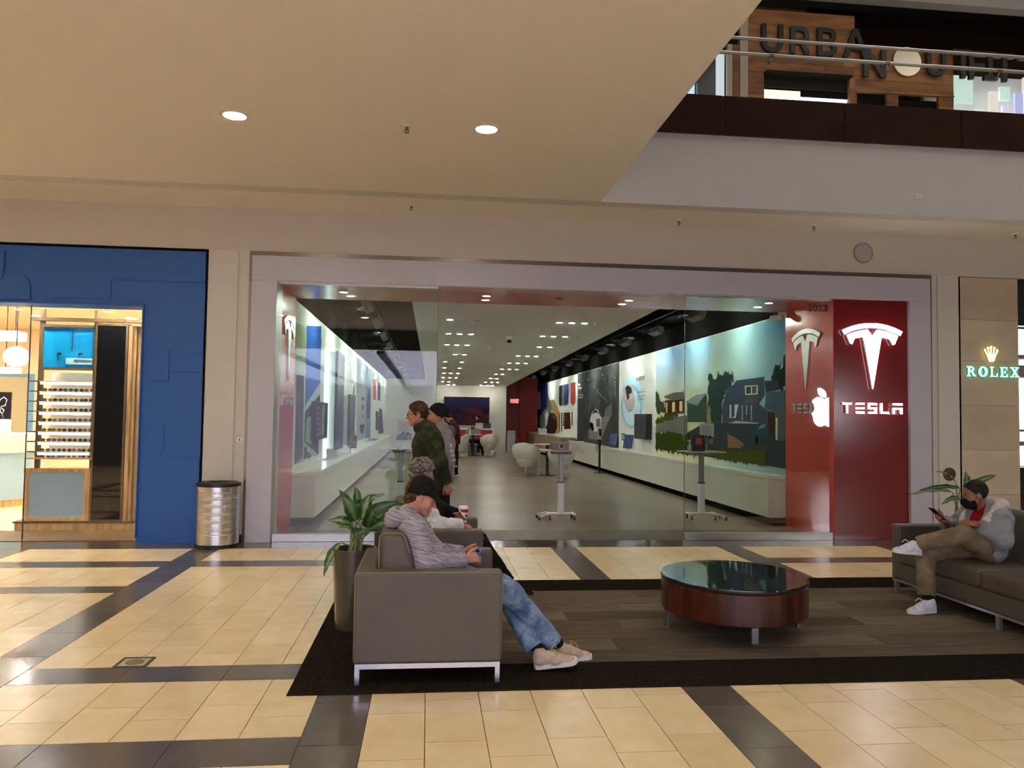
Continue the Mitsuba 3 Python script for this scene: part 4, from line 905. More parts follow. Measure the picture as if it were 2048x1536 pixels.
        ('dark_bars',(36,34,32),[(32.24,1.82),(32.08,1.82),(32.03,1.05),(32.19,1.04)]),
        ('dark_bars',(36,34,32),[(29.41,1.84),(29.23,1.84),(29.2,1.34),(29.38,1.33)]),
        ('dark_bars',(36,34,32),[(31.4,1.82),(31.08,1.82),(31.08,1.77),(31.4,1.76)]),
        ('dark_bars',(36,34,32),[(31.4,1.72),(31.08,1.72),(31.07,1.67),(31.39,1.67)]),
        ('dark_bars',(36,34,32),[(31.39,1.63),(31.07,1.63),(31.07,1.58),(31.39,1.57)]),
        ('dark_bars',(36,34,32),[(31.38,1.53),(31.06,1.54),(31.06,1.49),(31.38,1.48)]),
        ('dark_bars',(36,34,32),[(31.38,1.44),(31.06,1.44),(31.06,1.39),(31.37,1.39)]),
        ('dark_bars',(36,34,32),[(31.37,1.35),(31.05,1.35),(31.05,1.3),(31.37,1.29)]),
    ],
    'L': [
        ('pale_board',(196,206,176),[(11.38,2.93),(12.41,2.97),(12.6,0.87),(11.7,0.86)]),
        ('tall_dark_board',(92,98,104),[(11.58,2.18),(12.25,2.2),(12.34,0.94),(11.6,0.87)]),
        ('blue_sky',(70,112,196),[(12.41,3.0),(14.03,3.18),(14.1,1.72),(12.42,1.71)]),
        ('roof',(182,200,206),[(12.46,1.74),(14.02,2.17),(14.06,1.97),(12.47,1.65)]),
        ('house_wall',(44,62,60),[(12.44,1.65),(14.06,1.95),(14.06,0.89),(13.52,0.98),(12.46,1.17)]),
        ('house_window',(150,186,170),[(12.61,1.54),(13.25,1.61),(13.23,1.09),(12.55,1.18)]),
        ('grass',(40,92,40),[(12.4,1.11),(13.37,0.9),(13.0,0.89),(12.41,0.9)]),
        ('path',(196,200,180),[(12.42,1.17),(13.58,0.97),(14.0,0.88),(13.43,0.89)]),
        ('silver_board',(178,184,186),[(20.86,3.16),(24.1,3.13),(24.26,0.9),(21.27,0.9)]),
        ('icons',(104,106,112),[(22.5,2.12),(23.63,2.16),(23.59,2.06),(22.52,2.03)]),
        ('icons',(104,106,112),[(22.76,1.87),(23.07,1.94),(23.43,1.88),(23.39,1.77),(22.79,1.76)]),
        ('icons',(104,106,112),[(22.69,1.63),(23.17,1.58),(23.49,1.64),(23.58,1.58),(23.18,1.53),(22.71,1.56)]),
        ('icons',(84,86,92),[(22.08,1.3),(22.51,1.34),(23.86,1.33),(23.8,1.27),(23.57,1.09),(23.17,1.04),(22.57,1.11)]),
        ('blue_grey_strip',(132,144,164),[(24.1,3.13),(25.9,3.11),(26.26,0.86),(24.26,0.9)]),
        ('strip_house',(90,92,104),[(24.52,2.14),(25.25,2.47),(26.03,2.24),(25.94,1.53),(24.54,1.5)]),
        ('swatch_board',(226,232,216),[(25.91,3.1),(33.56,3.15),(34.0,0.75),(26.34,0.87)]),
        ('red_swatch',(196,72,70),[(27.02,2.85),(28.58,2.91),(28.6,2.18),(27.23,2.15)]),
        ('grey_swatch',(96,98,110),[(29.4,2.88),(31.22,2.9),(31.21,2.2),(29.63,2.17)]),
        ('dark_figures',(70,56,60),[(30.58,1.9),(32.49,1.84),(33.89,0.84),(30.33,0.9)]),
        ('dark_figures',(70,62,70),[(28.69,1.76),(30.34,1.76),(30.29,1.03),(28.75,1.06)]),
        ('red_blade',(150,96,88),[(20.24,2.39),(20.38,2.35),(20.09,1.39),(19.77,1.39),(19.8,1.88)]),
        ('dark_slot',(40,36,38),[(18.92,1.8),(19.43,1.81),(19.41,1.18),(18.93,1.18)]),
    ],
}


def print_panel(key, sgn, xw, ranges, bases, z0=.765, z1=3.255):
    """a printed panel on a side wall: base sheets, then one thin layer for each printed shape"""
    for (a, b), m in zip(ranges, bases):
        add(key + '__sheet', box(xw, xw - sgn * .012, a, b, z0, z1), m)
    clip = sbox(min(r[0] for r in ranges) + .01, z0 + .002, max(r[1] for r in ranges) - .01, z1 - .002)
    return clip


_pm = {}


def ink(c):
    if c not in _pm:
        _pm[c] = matte('ink_%02x%02x%02x' % c, rgb(*c))
    return _pm[c]


def prints(key, code, sgn, xw, clip, start=.013):
    for i, (n, c, p) in enumerate(PRINTS[code]):
        g = Polygon(p).buffer(0)
        if n in ('trees', 'hedge', 'lit_bushes', 'grass', 'verge'):
            rg = np.random.default_rng(i)
            L = g.exterior
            q = np.array([L.interpolate(s).coords[0] for s in np.arange(0, L.length, .05)])
            a = .05 if n != 'trees' else .085
            g = Polygon(q + rg.uniform(-a, a, q.shape)).buffer(0)
        g = g.intersection(clip)
        if g.is_empty or g.area < 1e-4:
            continue
        m = extr(g, .0012)
        # outline (y, z) -> the wall plane
        d = start + i * .0004
        add(f'{key}__printed_{n}', place(m, (0, 1, 0), (0, 0, 1), (-sgn, 0, 0), (xw - sgn * d, 0, 0)), ink(c))


SKY_A = matte('print_sky_a', mikit.proc(lambda p, n, uv: mikit.mix(rgb(206, 222, 206), rgb(112, 158, 182), mikit.smoothstep(14.6, 11.4, p.y) * .7 + mikit.smoothstep(2.0, 3.3, p.z) * .3)))
SKY_B = matte('print_sky_b', mikit.proc(lambda p, n, uv: mikit.mix(rgb(226, 220, 178), rgb(150, 184, 214), mikit.smoothstep(1.6, 3.2, p.z))))
PAPER = matte('print_white', rgb(236, 238, 230))
DARKP = matte('print_dark', mikit.proc(lambda p, n, uv: mikit.mix(rgb(64, 66, 66), rgb(92, 92, 90), fb(p.y * 1.5, p.z * 1.5))))
k = thing('wall_mural', 'printed wall mural of a dark roofed house, car and trees behind the right glass', 'mural', kind='structure')
cl = print_panel(k, 1, 5.5, [(11.43, 14.68), (14.69, 18.30)], [SKY_A, SKY_B])
prints(k, 'H', 1, 5.5, cl)
k = thing('wall_mural', 'white wall print of a pale car seen from above in blue rings', 'mural', kind='structure')
cl = print_panel(k, 1, 5.5, [(18.31, 21.98)], [PAPER])
prints(k, 'W', 1, 5.5, cl)
for y, z in ((19.6, 2.3), (19.6, 2.2), (19.7, 2.1)):
    add(k + '__printed_line', box(5.485, 5.4875, y - .35, y + .35, z, z + .025), ink((176, 176, 174)))
for t, y, z, h in (('AUTOPILOT', 19.7, 2.62, .1),):
    add(k + '__printed_caption', place(text(t, h, .002, True), (0, -1, 0), (0, 0, 1), (-1, 0, 0), (5.484, y, z)), GREY)
k = thing('wall_mural', 'dark grey wall print of a white car in a lit tunnel', 'mural', kind='structure')
cl = print_panel(k, 1, 5.5, [(21.99, 28.28)], [DARKP])
prints(k, 'T', 1, 5.5, cl)
k = thing('wall_mural', 'white and blue wall print with colour swatches and a dark car far down the right wall', 'mural', kind='structure')
cl = print_panel(k, 1, 5.5, [(28.30, 39.05)], [PAPER])
prints(k, 'S', 1, 5.5, cl)
for y0, y1, c in ((31.47, 32.12, (26, 26, 28)), (30.83, 31.42, (88, 92, 98)), (30.15, 30.76, (36, 66, 150)), (28.68, 29.45, (190, 40, 34))):
    g = Polygon([(y0, 2.96), (y1, 2.96), (y1, 2.22), ((y0 + y1) / 2, 2.10), (y0, 2.22)])
    add(k + '__swatch', place(extr(g, .03), (0, 1, 0), (0, 0, 1), (-1, 0, 0), (5.47, 0, 0)), mat('swatch_%d' % c[0], rgb(*c), .3))
k = thing('wall_mural', 'printed wall panels with a house, icons and swatches along the left showroom wall', 'mural', kind='structure')
cl = print_panel(k, -1, -1.95, [(11.43, 12.9), (12.91, 21.9), (21.91, 34.2)], [PAPER, PAPER, PAPER])
prints(k, 'L', -1, -1.95, cl)
# wall units
q = thing('battery_unit', 'tall dark wall unit with a glowing edge high on the left showroom wall', 'wall unit')
add(q + '__front', box(-1.75, -1.70, 14.68, 15.8, .95, 2.80), mat('unit_dark', rgb(48, 66, 86), .3))
add(q + '__body', box(-1.93, -1.75, 14.7, 15.78, .97, 2.78), WHITEM)
add(q + '__light_strip', box(-1.93, -1.875, 14.64, 14.67, .8, 2.75), LAMP, emit=(2.2, 3.2, 3.6))
q = thing('battery_unit', 'shorter dark wall unit beside the tall one on the left showroom wall', 'wall unit')
add(q + '__front', box(-1.62, -1.58, 15.84, 17.0, .98, 2.02), mat('unit_grey', rgb(66, 72, 84), .3))
add(q + '__body', box(-1.93, -1.62, 15.86, 16.98, 1.0, 2.0), WHITEM)
q = thing('wall_shelf', 'black box shelf with small silver bars on the left showroom wall', 'shelf')
add(q + '__box', cat_(box(-1.93, -1.84, 13.05, 14.45, 1.18, 1.21), box(-1.93, -1.84, 13.05, 14.45, 1.79, 1.82), box(-1.93, -1.84, 13.05, 13.08, 1.2, 1.8), box(-1.93, -1.84, 14.42, 14.45, 1.2, 1.8), box(-1.93, -1.90, 13.05, 14.45, 1.2, 1.8)), BLACKP)
for i in range(6):
    add(q + '__bar', box(-1.9, -1.845, 13.12, 13.4, 1.26 + i * .09, 1.28 + i * .09), BRUSH)
add(q + '__panel', box(-1.9, -1.85, 13.8, 14.1, 1.22, 1.78), GREY)
q = thing('wall_screen', 'black framed screen box mounted on the white print of the right wall', 'screen')
add(q + '__case', box(5.34, 5.484, 18.62, 19.75, 1.10, 1.74, .01), BLACKP)
add(q + '__display', box(5.334, 5.341, 18.68, 19.69, 1.15, 1.69), mat('screen_reflect', rgb(34, 32, 42), .12))
for i, (y, lb) in enumerate(((22.0, 'tilted tablet on a silver stand on the counter before the dark tunnel print'), (20.3, 'tilted tablet on a silver stand on the counter before the white print'))):
    q = thing('tablet', lb, 'tablet')
    R = trimesh.transformations.rotation_matrix(math.radians(-38), (0, 0, 1)) @ trimesh.transformations.rotation_matrix(math.radians(-18), (1, 0, 0))
    M = lambda m: (m.apply_transform(R), m.apply_translation((5.33, y, 1.0)), m)[2]
    add(q + '__case', M(box(-.13, .13, -.006, .006, -.19, .19, .004)), BLACKP)
    add(q + '__display', M(box(-.118, .118, -.008, -.006, -.175, .175)), mat(f'tablet_face_{i}', mikit.proc(lambda p, n, uv: mikit.mix(rgb(34, 44, 104), rgb(96, 112, 160), fb(p.x * 14, p.y * 14, p.z * 14))), .15))
    add(q + '__foot', box(5.25, 5.45, y - .02, y + .2, .761, .772), BRUSH)
    add(q + '__arm', tube([(5.36, y + .16, .77), (5.35, y + .06, .9), (5.34, y + .02, 1.0)], .014), BRUSH)
q = thing('socket_plate', 'small dark socket plate on the counter wall below the pale car print', 'socket')
add(q + '__plate', box(5.478, 5.488, 21.25, 21.6, 1.0, 1.2), DARKGREY)
add(q + '__insert', cat_(box(5.474, 5.478, 21.3, 21.36, 1.03, 1.17), box(5.474, 5.478, 21.46, 21.52, 1.03, 1.17)), WHITE)
q = thing('pen_tray', 'dark tray of coloured samples on the far part of the right counter', 'tray')
add(q + '__tray', box(5.22, 5.48, 27.0, 28.4, .761, .80), WHITEM)
for i in range(5):
    add(q + '__sample', box(5.23, 5.46, 27.1 + i * .25, 27.25 + i * .25, .80, .83), (BLACKP, mat('sample_red', rgb(110, 34, 30), .4), DARKGREY)[i % 3])
q = thing('sample_tray', 'white sample tray on the far part of the left counter', 'tray')
add(q + '__tray', box(-1.92, -1.62, 24.5, 27.2, .761, .81), WHITEM)
add(q + '__samples', cat_(box(-1.88, -1.66, 24.7, 25.3, .81, .84), box(-1.88, -1.66, 25.6, 26.2, .81, .84)), GREY)
q = thing('info_stand', 'thin dark tablet on a stand on the left counter', 'tablet')
add(q + '__screen', box(-1.80, -1.62, 17.9, 17.93, .85, 1.15, .003), mat('info_dark', rgb(70, 36, 34), .2))
add(q + '__arm', tube([(-1.72, 17.5, .765), (-1.72, 17.6, 1.5), (-1.72, 17.6, 1.55)], .012), CHROME)
add(q + '__foot', box(-1.85, -1.62, 17.4, 17.95, .761, .77), CHROME)


def cart(x, y, sgn, lb):
    q = thing('rolling_desk', lb, 'table')
    add(q + '__top', box(x - .325, x + .325, y - .25, y + .25, 1.08, 1.098, .004), mat('desk_top', rgb(196, 184, 166), .35))
    add(q + '__bracket', box(x - .15, x + .15, y - .12, y + .12, 1.03, 1.08), GREY)
    add(q + '__upper_column', box(x - .034, x + .034, y - .04, y + .04, .58, 1.04, .004), mat('column_grey', rgb(150, 146, 148), .35, .6))
    add(q + '__collar', box(x - .046, x + .046, y - .056, y + .056, .575, .59), BLACKP)
    add(q + '__lower_column', box(x - .044, x + .044, y - .054, y + .054, .1, .578, .005), WHITE)
    add(q + '__base', cat_(box(x - .2, x + .2, y - .05, y + .05, .078, .104, .006), box(x + sgn * .2 - .03, x + sgn * .2 + .03, y - .12, y + .12, .078, .1, .006)), WHITE)
    for s in (-1, 1):
        add(q + '__foot', tube([(x - sgn * .18, y + s * .1, .09), (x - sgn * .24, y + s * .11, .088), (x - sgn * .36, y + s * .14, .05)], .017), WHITE)
    add(q + '__base', box(x - sgn * .2 - .03, x - sgn * .2 + .03, y - .12, y + .12, .078, .1, .006), WHITE)
    for a, b in ((-sgn * .36, -.14), (-sgn * .36, .14), (sgn * .2, -.12), (sgn * .2, .12), (-sgn * .19, -.12)):
        c = add(q + '__caster', cyl((x + a - .014, y + b, .03), (x + a + .014, y + b, .03), .03), BLACKP, 30)
        add(c + '__hub', cyl((x + a - .016, y + b, .03), (x + a + .016, y + b, .03), .013), WHITE, 30)
    return q


cart(2.11, 12.2, 1, 'white height adjustable desk on casters in the middle of the showroom entrance')
cart(4.42, 12.2, -1, 'white height adjustable desk on casters behind the right glass pane')
cart(-.42, 12.2, 1, 'white height adjustable desk on casters behind the left glass pane')
q = thing('carton', 'grey box with a round dark opening on the middle rolling desk', 'box')
add(q + '__body', rbox(1.95, 2.21, 12.05, 12.35, 1.098, 1.215, .008, 8), mat('carton_grey', rgb(138, 122, 124), .6))
add(q + '__opening', place(cyl((0, 0, 0), (0, 0, .004), .033, n=28), (1, 0, 0), (0, 0, 1), (0, -1, 0), (2.09, 12.05, 1.16)), BLACKP)
add(q + '__ring', place(lathe([(.033, 0), (.04, 0), (.04, .005), (.033, .005), (.033, 0)], 28), (1, 0, 0), (0, 0, 1), (0, -1, 0), (2.09, 12.05, 1.16)), WHITE)
q = thing('small_bottle', 'small clear bottle on the right end of the middle rolling desk', 'bottle')
add(q + '__body', lathe([(0, 1.098), (.026, 1.098), (.026, 1.17), (.012, 1.185), (0, 1.185)], 20, (2.36, 12.1, 0)), mat('bottle_pale', rgb(170, 190, 196), .15), 40)
add(q + '__cap', cyl((2.36, 12.1, 1.185), (2.36, 12.1, 1.205), .012), WHITE, 40)
q = thing('sanitizer_bottle', 'clear pump bottle on the rolling desk behind the right glass', 'bottle')
add(q + '__body', lathe([(0, 1.098), (.032, 1.098), (.034, 1.11), (.034, 1.19), (.012, 1.215), (0, 1.215)], 24, (4.17, 12.05, 0)), mat('sanitizer', rgb(150, 178, 172), .12), 40)
add(q + '__pump', cat_(cyl((4.17, 12.05, 1.215), (4.17, 12.05, 1.27), .008), box(4.135, 4.18, 12.04, 12.06, 1.265, 1.28)), WHITE)
q = thing('card_box', 'black display box with a red square on the rolling desk behind the right glass', 'box')
add(q + '__body', box(4.23, 4.44, 12.1, 12.2, 1.098, 1.36, .006), BLACKP)
add(q + '__red_square', box(4.29, 4.39, 12.094, 12.1, 1.21, 1.31), mat('red_square', rgb(170, 60, 60), .4))
for x0, y, lb in ((4.43, 12.3, 'clear framed notice with lettering and figures above the rolling desk behind the right glass'), (-.50, 12.3, 'clear framed notice above the rolling desk behind the left glass')):
    q = thing('notice_stand', lb, 'sign')
    add(q + '__sheet', box(x0, x0 + .24, y, y + .006, 1.22, 1.55), mat('notice_paper', rgb(196, 206, 204), .3))
    add(q + '__text_line', cat_(*[box(x0 + .03, x0 + (.19 if i % 3 else .21), y - .002, y, 1.50 - i * .022, 1.508 - i * .022) for i in range(7)]), GREY)
    add(q + '__picture', front(pt((0, 0), (.24, 0), (.24, .1), (.2, .12), (.14, .09), (.09, .12), (.04, .09), (0, .07)), x0, 1.22, y, .0025), mat('notice_blue', rgb(56, 110, 130), .4))
    add(q + '__figure', cat_(front(Point(.11, .115).buffer(.022), x0, 1.22, y - .002, .003), front(Point(.17, .1).buffer(.03), x0, 1.22, y - .002, .003)), BLACKP)
    add(q + '__figure', front(pt((.16, 0), (.22, 0), (.22, .08), (.18, .09)), x0, 1.22, y - .002, .003), mat('notice_orange', rgb(206, 120, 84), .4))
    add(q + '__stem', cyl((x0 + .12, y + .012, 1.1), (x0 + .12, y + .012, 1.24), .006), CHROME)
    add(q + '__foot', box(x0 + .04, x0 + .2, y - .03, y + .05, 1.098, 1.106), CHROME)

# tub chairs, tables and people's furniture further inside
CHW = mat('chair_shell', rgb(226, 222, 208), .4)


def tub_chair(x, y, rot, lb):
    q = thing('tub_chair', lb, 'chair', 'white tub chairs')
    n, mm = 40, 18
    V, F = [], []
    for i in range(n + 1):
        a = PI * (-.82) + 2 * PI * .82 * i / n                  # opens towards +x
        for j in range(mm + 1):
            t = j / mm
            top = .30 + .33 * (math.cos(a / 2 / .82 * 1.0) if False else (0.5 + 0.5 * math.cos(PI * abs(a) / (PI * .82)))) ** .6
            z = .235 + (top + .03) * t
            r = .12 + .25 * math.sin(min(1, t * 1.15) * PI / 2)
            V.append((-r * math.cos(a), r * math.sin(a) * 1.05, z))
    for i in range(n):
        for j in range(mm):
            p = i * (mm + 1) + j
            F += [(p, p + mm + 1, p + mm + 2), (p, p + mm + 2, p + 1)]
    sh = trimesh.Trimesh(V, F, process=False)
    inn = sh.copy()
    inn.vertices = sh.vertices * [.88, .88, 1] + [0, 0, .015]
    inn.invert()
    rim = []
    N = len(V)
    bd = [i * (mm + 1) + mm for i in range(n + 1)] + [n * (mm + 1) + j for j in range(mm - 1, -1, -1)] + [i * (mm + 1) for i in range(n - 1, -1, -1)] + list(range(1, mm + 1))
    for a, b in zip(bd, bd[1:]):
        rim += [(a, a + N, b), (b, a + N, b + N)]
    shell = trimesh.Trimesh(np.vstack([sh.vertices, inn.vertices]), np.vstack([sh.faces, inn.faces + N, rim]), process=False)
    W = T().translate([x, y, 0]).rotate([0, 0, 1], rot)
    if 'shell' not in TUB:
        TUB['shell'] = mikit.ply(shell, CHW, 50)
        TUB['seat'] = mikit.ply(lathe([(0, .24), (.16, .24), (.26, .36), (.27, .42), (.2, .44), (0, .44)], 32), CHW, 40)
        TUB['stem'] = mikit.ply(lathe([(0, .03), (.028, .03), (.028, .22), (.06, .245), (0, .245)], 24), CHROME, 40)
        TUB['foot'] = mikit.ply(cat_(*[tube([(0, 0, .035), (.15 * math.cos(a), .15 * math.sin(a), .03), (.31 * math.cos(a), .31 * math.sin(a), .012)], [.026, .02, .012]) for a in np.arange(4) * PI / 2 + .4]), CHROME, 40)
    for part in ('shell', 'seat', 'stem', 'foot'):
        add(f'{q}__{part}', TUB[part], None, tw=W)


TUB = {}
tub_chair(2.72, 21.5, 70, 'white tub chair with its back to us left of the black pedestal table')
tub_chair(3.62, 20.8, 100, 'white tub chair half hidden behind the middle rolling desk')
tub_chair(2.5, 31.8, 95, 'white tub chair with its back to us right of the man at the laptop')
tub_chair(1.25, 30.6, 160, 'white tub chair behind the man in the maroon jacket')
for (x, y), lb in (((3.3, 21.3), 'small pale table on a black post behind the middle rolling desk'), ((1.85, 32.0), 'small pale table on a black post where a man works at a laptop')):
    q = thing('pedestal_table', lb, 'table')
    add(q + '__top', box(x - .38, x + .38, y - .3, y + .3, .86, .88, .004), mat('table_pale', rgb(214, 206, 188), .3))
    add(q + '__post', cyl((x, y, .02), (x, y, .86), .045), BLACKP, 40)
    add(q + '__foot', lathe([(0, 0), (.25, 0), (.24, .015), (.06, .03), (0, .03)], 32, (x, y, 0)), BLACKP, 40)
q = thing('counter_stool', 'pale seated stool with thin chrome legs beside the black table post', 'stool')
add(q + '__seat', rbox(3.13, 3.49, 21.75, 22.1, .62, .67, .02, 10), mat('stool_seat', rgb(206, 180, 140), .4))
for a in (3.15, 3.47):
    for b in (21.77, 22.08):
        add(q + '__leg', cyl((a, b, 0), (a, b, .63), .009), CHROME, 40)
add(q + '__footrest', cat_(cyl((3.15, 21.77, .2), (3.47, 21.77, .2), .008), cyl((3.15, 22.08, .2), (3.47, 22.08, .2), .008)), CHROME)
q = thing('stanchion_post', 'black post on a round foot with hanging cables by the right counter', 'stand')
add(q + '__foot', lathe([(0, 0), (.2, 0), (.19, .012), (.04, .02), (0, .02)], 32, (5.02, 22.4, 0)), BLACKP, 40)
add(q + '__post', box(4.99, 5.05, 22.37, 22.43, .02, 1.0, .006), BLACKP)
add(q + '__head', rbox(4.97, 5.07, 22.33, 22.45, .98, 1.35, .015, 8), mat('stand_head', rgb(150, 144, 140), .4))
add(q + '__screen', box(4.98, 5.06, 22.325, 22.33, 1.1, 1.3), BLACKG)
for dx in (-.05, .03):
    add(q + '__cable', tube([(5.02 + dx, 22.34, 1.0), (5.0 + dx, 22.3, .8), (4.97 + dx, 22.31, .62), (4.95 + dx, 22.32, .75), (4.98 + dx, 22.33, 1.0)], .008), BLACKP)
# back of the showroom
q = thing('wall_television', 'large wall television with a dark blue and red picture on the white back wall', 'television')
add(q + '__case', box(.69, 2.81, 35.93, 36.0, 1.21, 2.53, .01), BLACKP)
add(q + '__display', box(.73, 2.77, 35.925, 35.93, 1.25, 2.49), mat('tv_face', mikit.proc(lambda p, n, uv: mikit.mix(mikit.mix(rgb(8, 11, 30), rgb(24, 24, 58), mikit.smoothstep(1.3, 2.5, p.z)), rgb(78, 16, 26), mikit.smoothstep(.45, .75, fb(p.x * .9 + 3, p.z * 2.4 + p.x * .8)) * mikit.smoothstep(1.2, 2.4, p.x + p.z * .2))), .3, spec=.15))
q = thing('exit_sign', 'red glowing EXIT sign hanging before the dark red wall', 'sign')
add(q + '__case', box(3.60, 3.95, 34.0, 34.05, 2.22, 2.44), mat('exit_case', rgb(120, 20, 16), .4))
add(q + '__letters', place(text('EXIT', .13, .006, True), (1, 0, 0), (0, 0, 1), (0, -1, 0), (3.775, 33.998, 2.265)), LAMP, emit=(1.5, .07, .05), weight=.2)
add(q + '__glow_face', box(3.61, 3.94, 33.999, 34.0, 2.23, 2.43), LAMP, emit=(.10, .004, .003), weight=.1)
add(q + '__hanger', cyl((3.775, 34.02, 2.44), (3.775, 34.02, 3.7), .01), BLACKP)
q = thing('service_desk', 'white framed desk with a red front at the back of the showroom', 'desk')
add(q + '__top', box(1.0, 2.9, 34.2, 34.8, 1.04, 1.10), WHITE)
add(q + '__end', box(2.82, 2.9, 34.2, 34.8, 0, 1.04), WHITE)
add(q + '__end', box(1.0, 1.08, 34.2, 34.8, 0, 1.04), WHITE)
add(q + '__red_front', box(1.08, 2.82, 34.25, 34.3, .62, 1.03), mat('desk_red', rgb(190, 40, 34), .35))
q = thing('floor_board', 'pale grey standing board against the end of the white back wall', 'board')
add(q + '__board', box(3.62, 4.0, 35.6, 35.66, .02, 1.0), mat('board_grey', rgb(176, 184, 186), .5))
add(q + '__strut', tube([(4.05, 36.1, .62), (4.2, 36.2, .6), (4.22, 36.2, .02)], .012), WHITE)
add(q + '__foot', box(3.62, 4.05, 35.5, 35.8, 0, .02), GREY)
for (x, y, z, w), lb in (((1.98, 31.98, .88, .33), 'silver laptop on the small table in front of the bearded man'), ((2.25, 34.45, 1.10, .33), 'pale laptop on the red fronted desk'), ((2.6, 34.45, 1.10, .33), 'dark laptop on the right end of the red fronted desk')):
    q = thing('laptop', lb, 'laptop')
    m = (BRUSH if z < 1 else mat('lap_pale', rgb(200, 200, 198), .4) if x < 2.4 else DARKGREY)
    add(q + '__base', box(x - w / 2, x + w / 2, y, y + .23, z, z + .015), m)
    lid = box(-w / 2, w / 2, -.005, .005, 0, .23)
    lid.apply_transform(trimesh.transformations.rotation_matrix(math.radians(15), (1, 0, 0)))
    lid.apply_translation((x, y, z + .015))
    add(q + '__lid', lid, m)
q = thing('white_bottle', 'small white bottle beside the laptop on the small table', 'bottle')
add(q + '__body', lathe([(0, .88), (.04, .88), (.04, 1.02), (.02, 1.08), (0, 1.08)], 20, (1.70, 31.9, 0)), WHITE, 40)
add(q + '__cap', cyl((1.70, 31.9, 1.08), (1.70, 31.9, 1.12), .02), PALEB, 40)
# ------------------------------------------------------------------ the sitting area
RUGD = matte('rug_dark', mikit.proc(lambda p, n, uv: mikit.mix(rgb(48, 40, 34), rgb(30, 25, 22), n_(p.x * 90, p.y * 90))))
PLK = [matte(f'carpet_plank_{i}', mikit.proc(lambda p, n, uv, c=c: mikit.mix(rgb(*c), [v * .72 for v in rgb(*c)], mikit.smoothstep(.25, .8, fb(p.x * 5, p.y * 70, octaves=3))))) for i, c in enumerate(((116, 104, 90), (106, 95, 82), (126, 113, 97), (98, 88, 77)))]
k = thing('rug', 'dark rectangular rug with an inner field of brown carpet planks under the seats', 'rug')
add(k + '__border', cat_(box(RUG[0], RUG[1], RUG[2], 5.045, 0, .008, .003), box(RUG[0], RUG[1], 7.12, RUG[3], 0, .008, .003), box(RUG[0], -.25, 5.045, 7.12, 0, .008), box(5.6, RUG[1], 5.045, 7.12, 0, .008)), RUGD)
rng = random.Random(11)
for r in range(8):
    y0, y1 = 5.045 + r * .2594, 5.045 + (r + 1) * .2594
    x = -.25 - (r * .37 % .9)
    while x < 5.6:
        a, b = max(x, -.25), min(x + .98, 5.6)
        if b - a > .02:
            add(k + '__plank', box(a + .0012, b - .0012, y0 + .0012, y1 - .0012, 0, .0085), PLK[rng.randrange(4)])
        x += .98

LEATHER = mat('leather_grey', mikit.proc(lambda p, n, uv: mikit.mix(rgb(92, 84, 73), rgb(80, 73, 63), fb(p.x * 5, p.y * 5, p.z * 5))), .42, spec=.45,
              bump=mikit.proc(lambda p, n, uv: .0012 * (mikit.voronoi(p.x * 180 + p.y * 130, p.z * 180 + p.y * 80)[0])), bscale=1.0)
PIPING = mat('piping', rgb(112, 102, 82), .38)
ALU = mat('alu_leg', rgb(210, 210, 218), .25, .9)
ZR = .0085                                                    # the rug's surface


def armchair(y0, lb):
    q = thing('armchair', lb, 'armchair', 'grey leather armchairs on the rug')
    x0, x1, y1 = -.42, .465, y0 + .89
    add(q + '__arm', rbox(x0, x1, y0, y0 + .125, .13, .672, .022), LEATHER, 35)
    add(q + '__arm', rbox(x0, x1, y1 - .125, y1, .13, .672, .022), LEATHER, 35)
    add(q + '__back', rbox(x0, x0 + .125, y0 + .06, y1 - .06, .13, .672, .022), LEATHER, 35)
    add(q + '__base', rbox(x0 + .1, x1 - .01, y0 + .11, y1 - .11, .13, .31, .02), LEATHER, 35)
    add(q + '__seat_cushion', rbox(x0 + .12, x1 + .005, y0 + .128, y1 - .128, .30, .445, .035), LEATHER, 35)
    c = rbox(-.085, .085, y0 + .13, y1 - .13, .40, .885, .05)
    c.vertices[:, 0] += -.205 + (.885 - c.vertices[:, 2]) * .28 * (c.vertices[:, 0] > 0)
    bc = add(q + '__back_cushion', c, LEATHER, 35)
    add(bc + '__piping', tube([(-.285, y0 + .135, .60), (-.287, y0 + .138, .80), (-.283, y0 + .14, .86), (-.262, y0 + .145, .876), (-.16, y0 + .145, .878), (-.135, y0 + .14, .862), (-.1, y0 + .137, .76)], .0055), PIPING, 40)
    for yy in (y0 + .008, y1 - .008):
        add(q + '__piping', tube([(x0 + .006, yy, .15), (x0 + .006, yy, .645), (x0 + .022, yy, .664), (0, yy, .666), (x1 - .022, yy, .664), (x1 - .006, yy, .645), (x1 - .006, yy, .15)], .0055), PIPING, 40)
    for yy in (y0 + .02, y1 - .07):
        add(q + '__leg_frame', cat_(box(x0 + .012, x1 - .012, yy, yy + .05, .10, .13), box(x0 + .012, x0 + .04, yy, yy + .05, ZR, .10), box(x1 - .04, x1 - .012, yy, yy + .05, ZR, .10)), ALU)
    return q


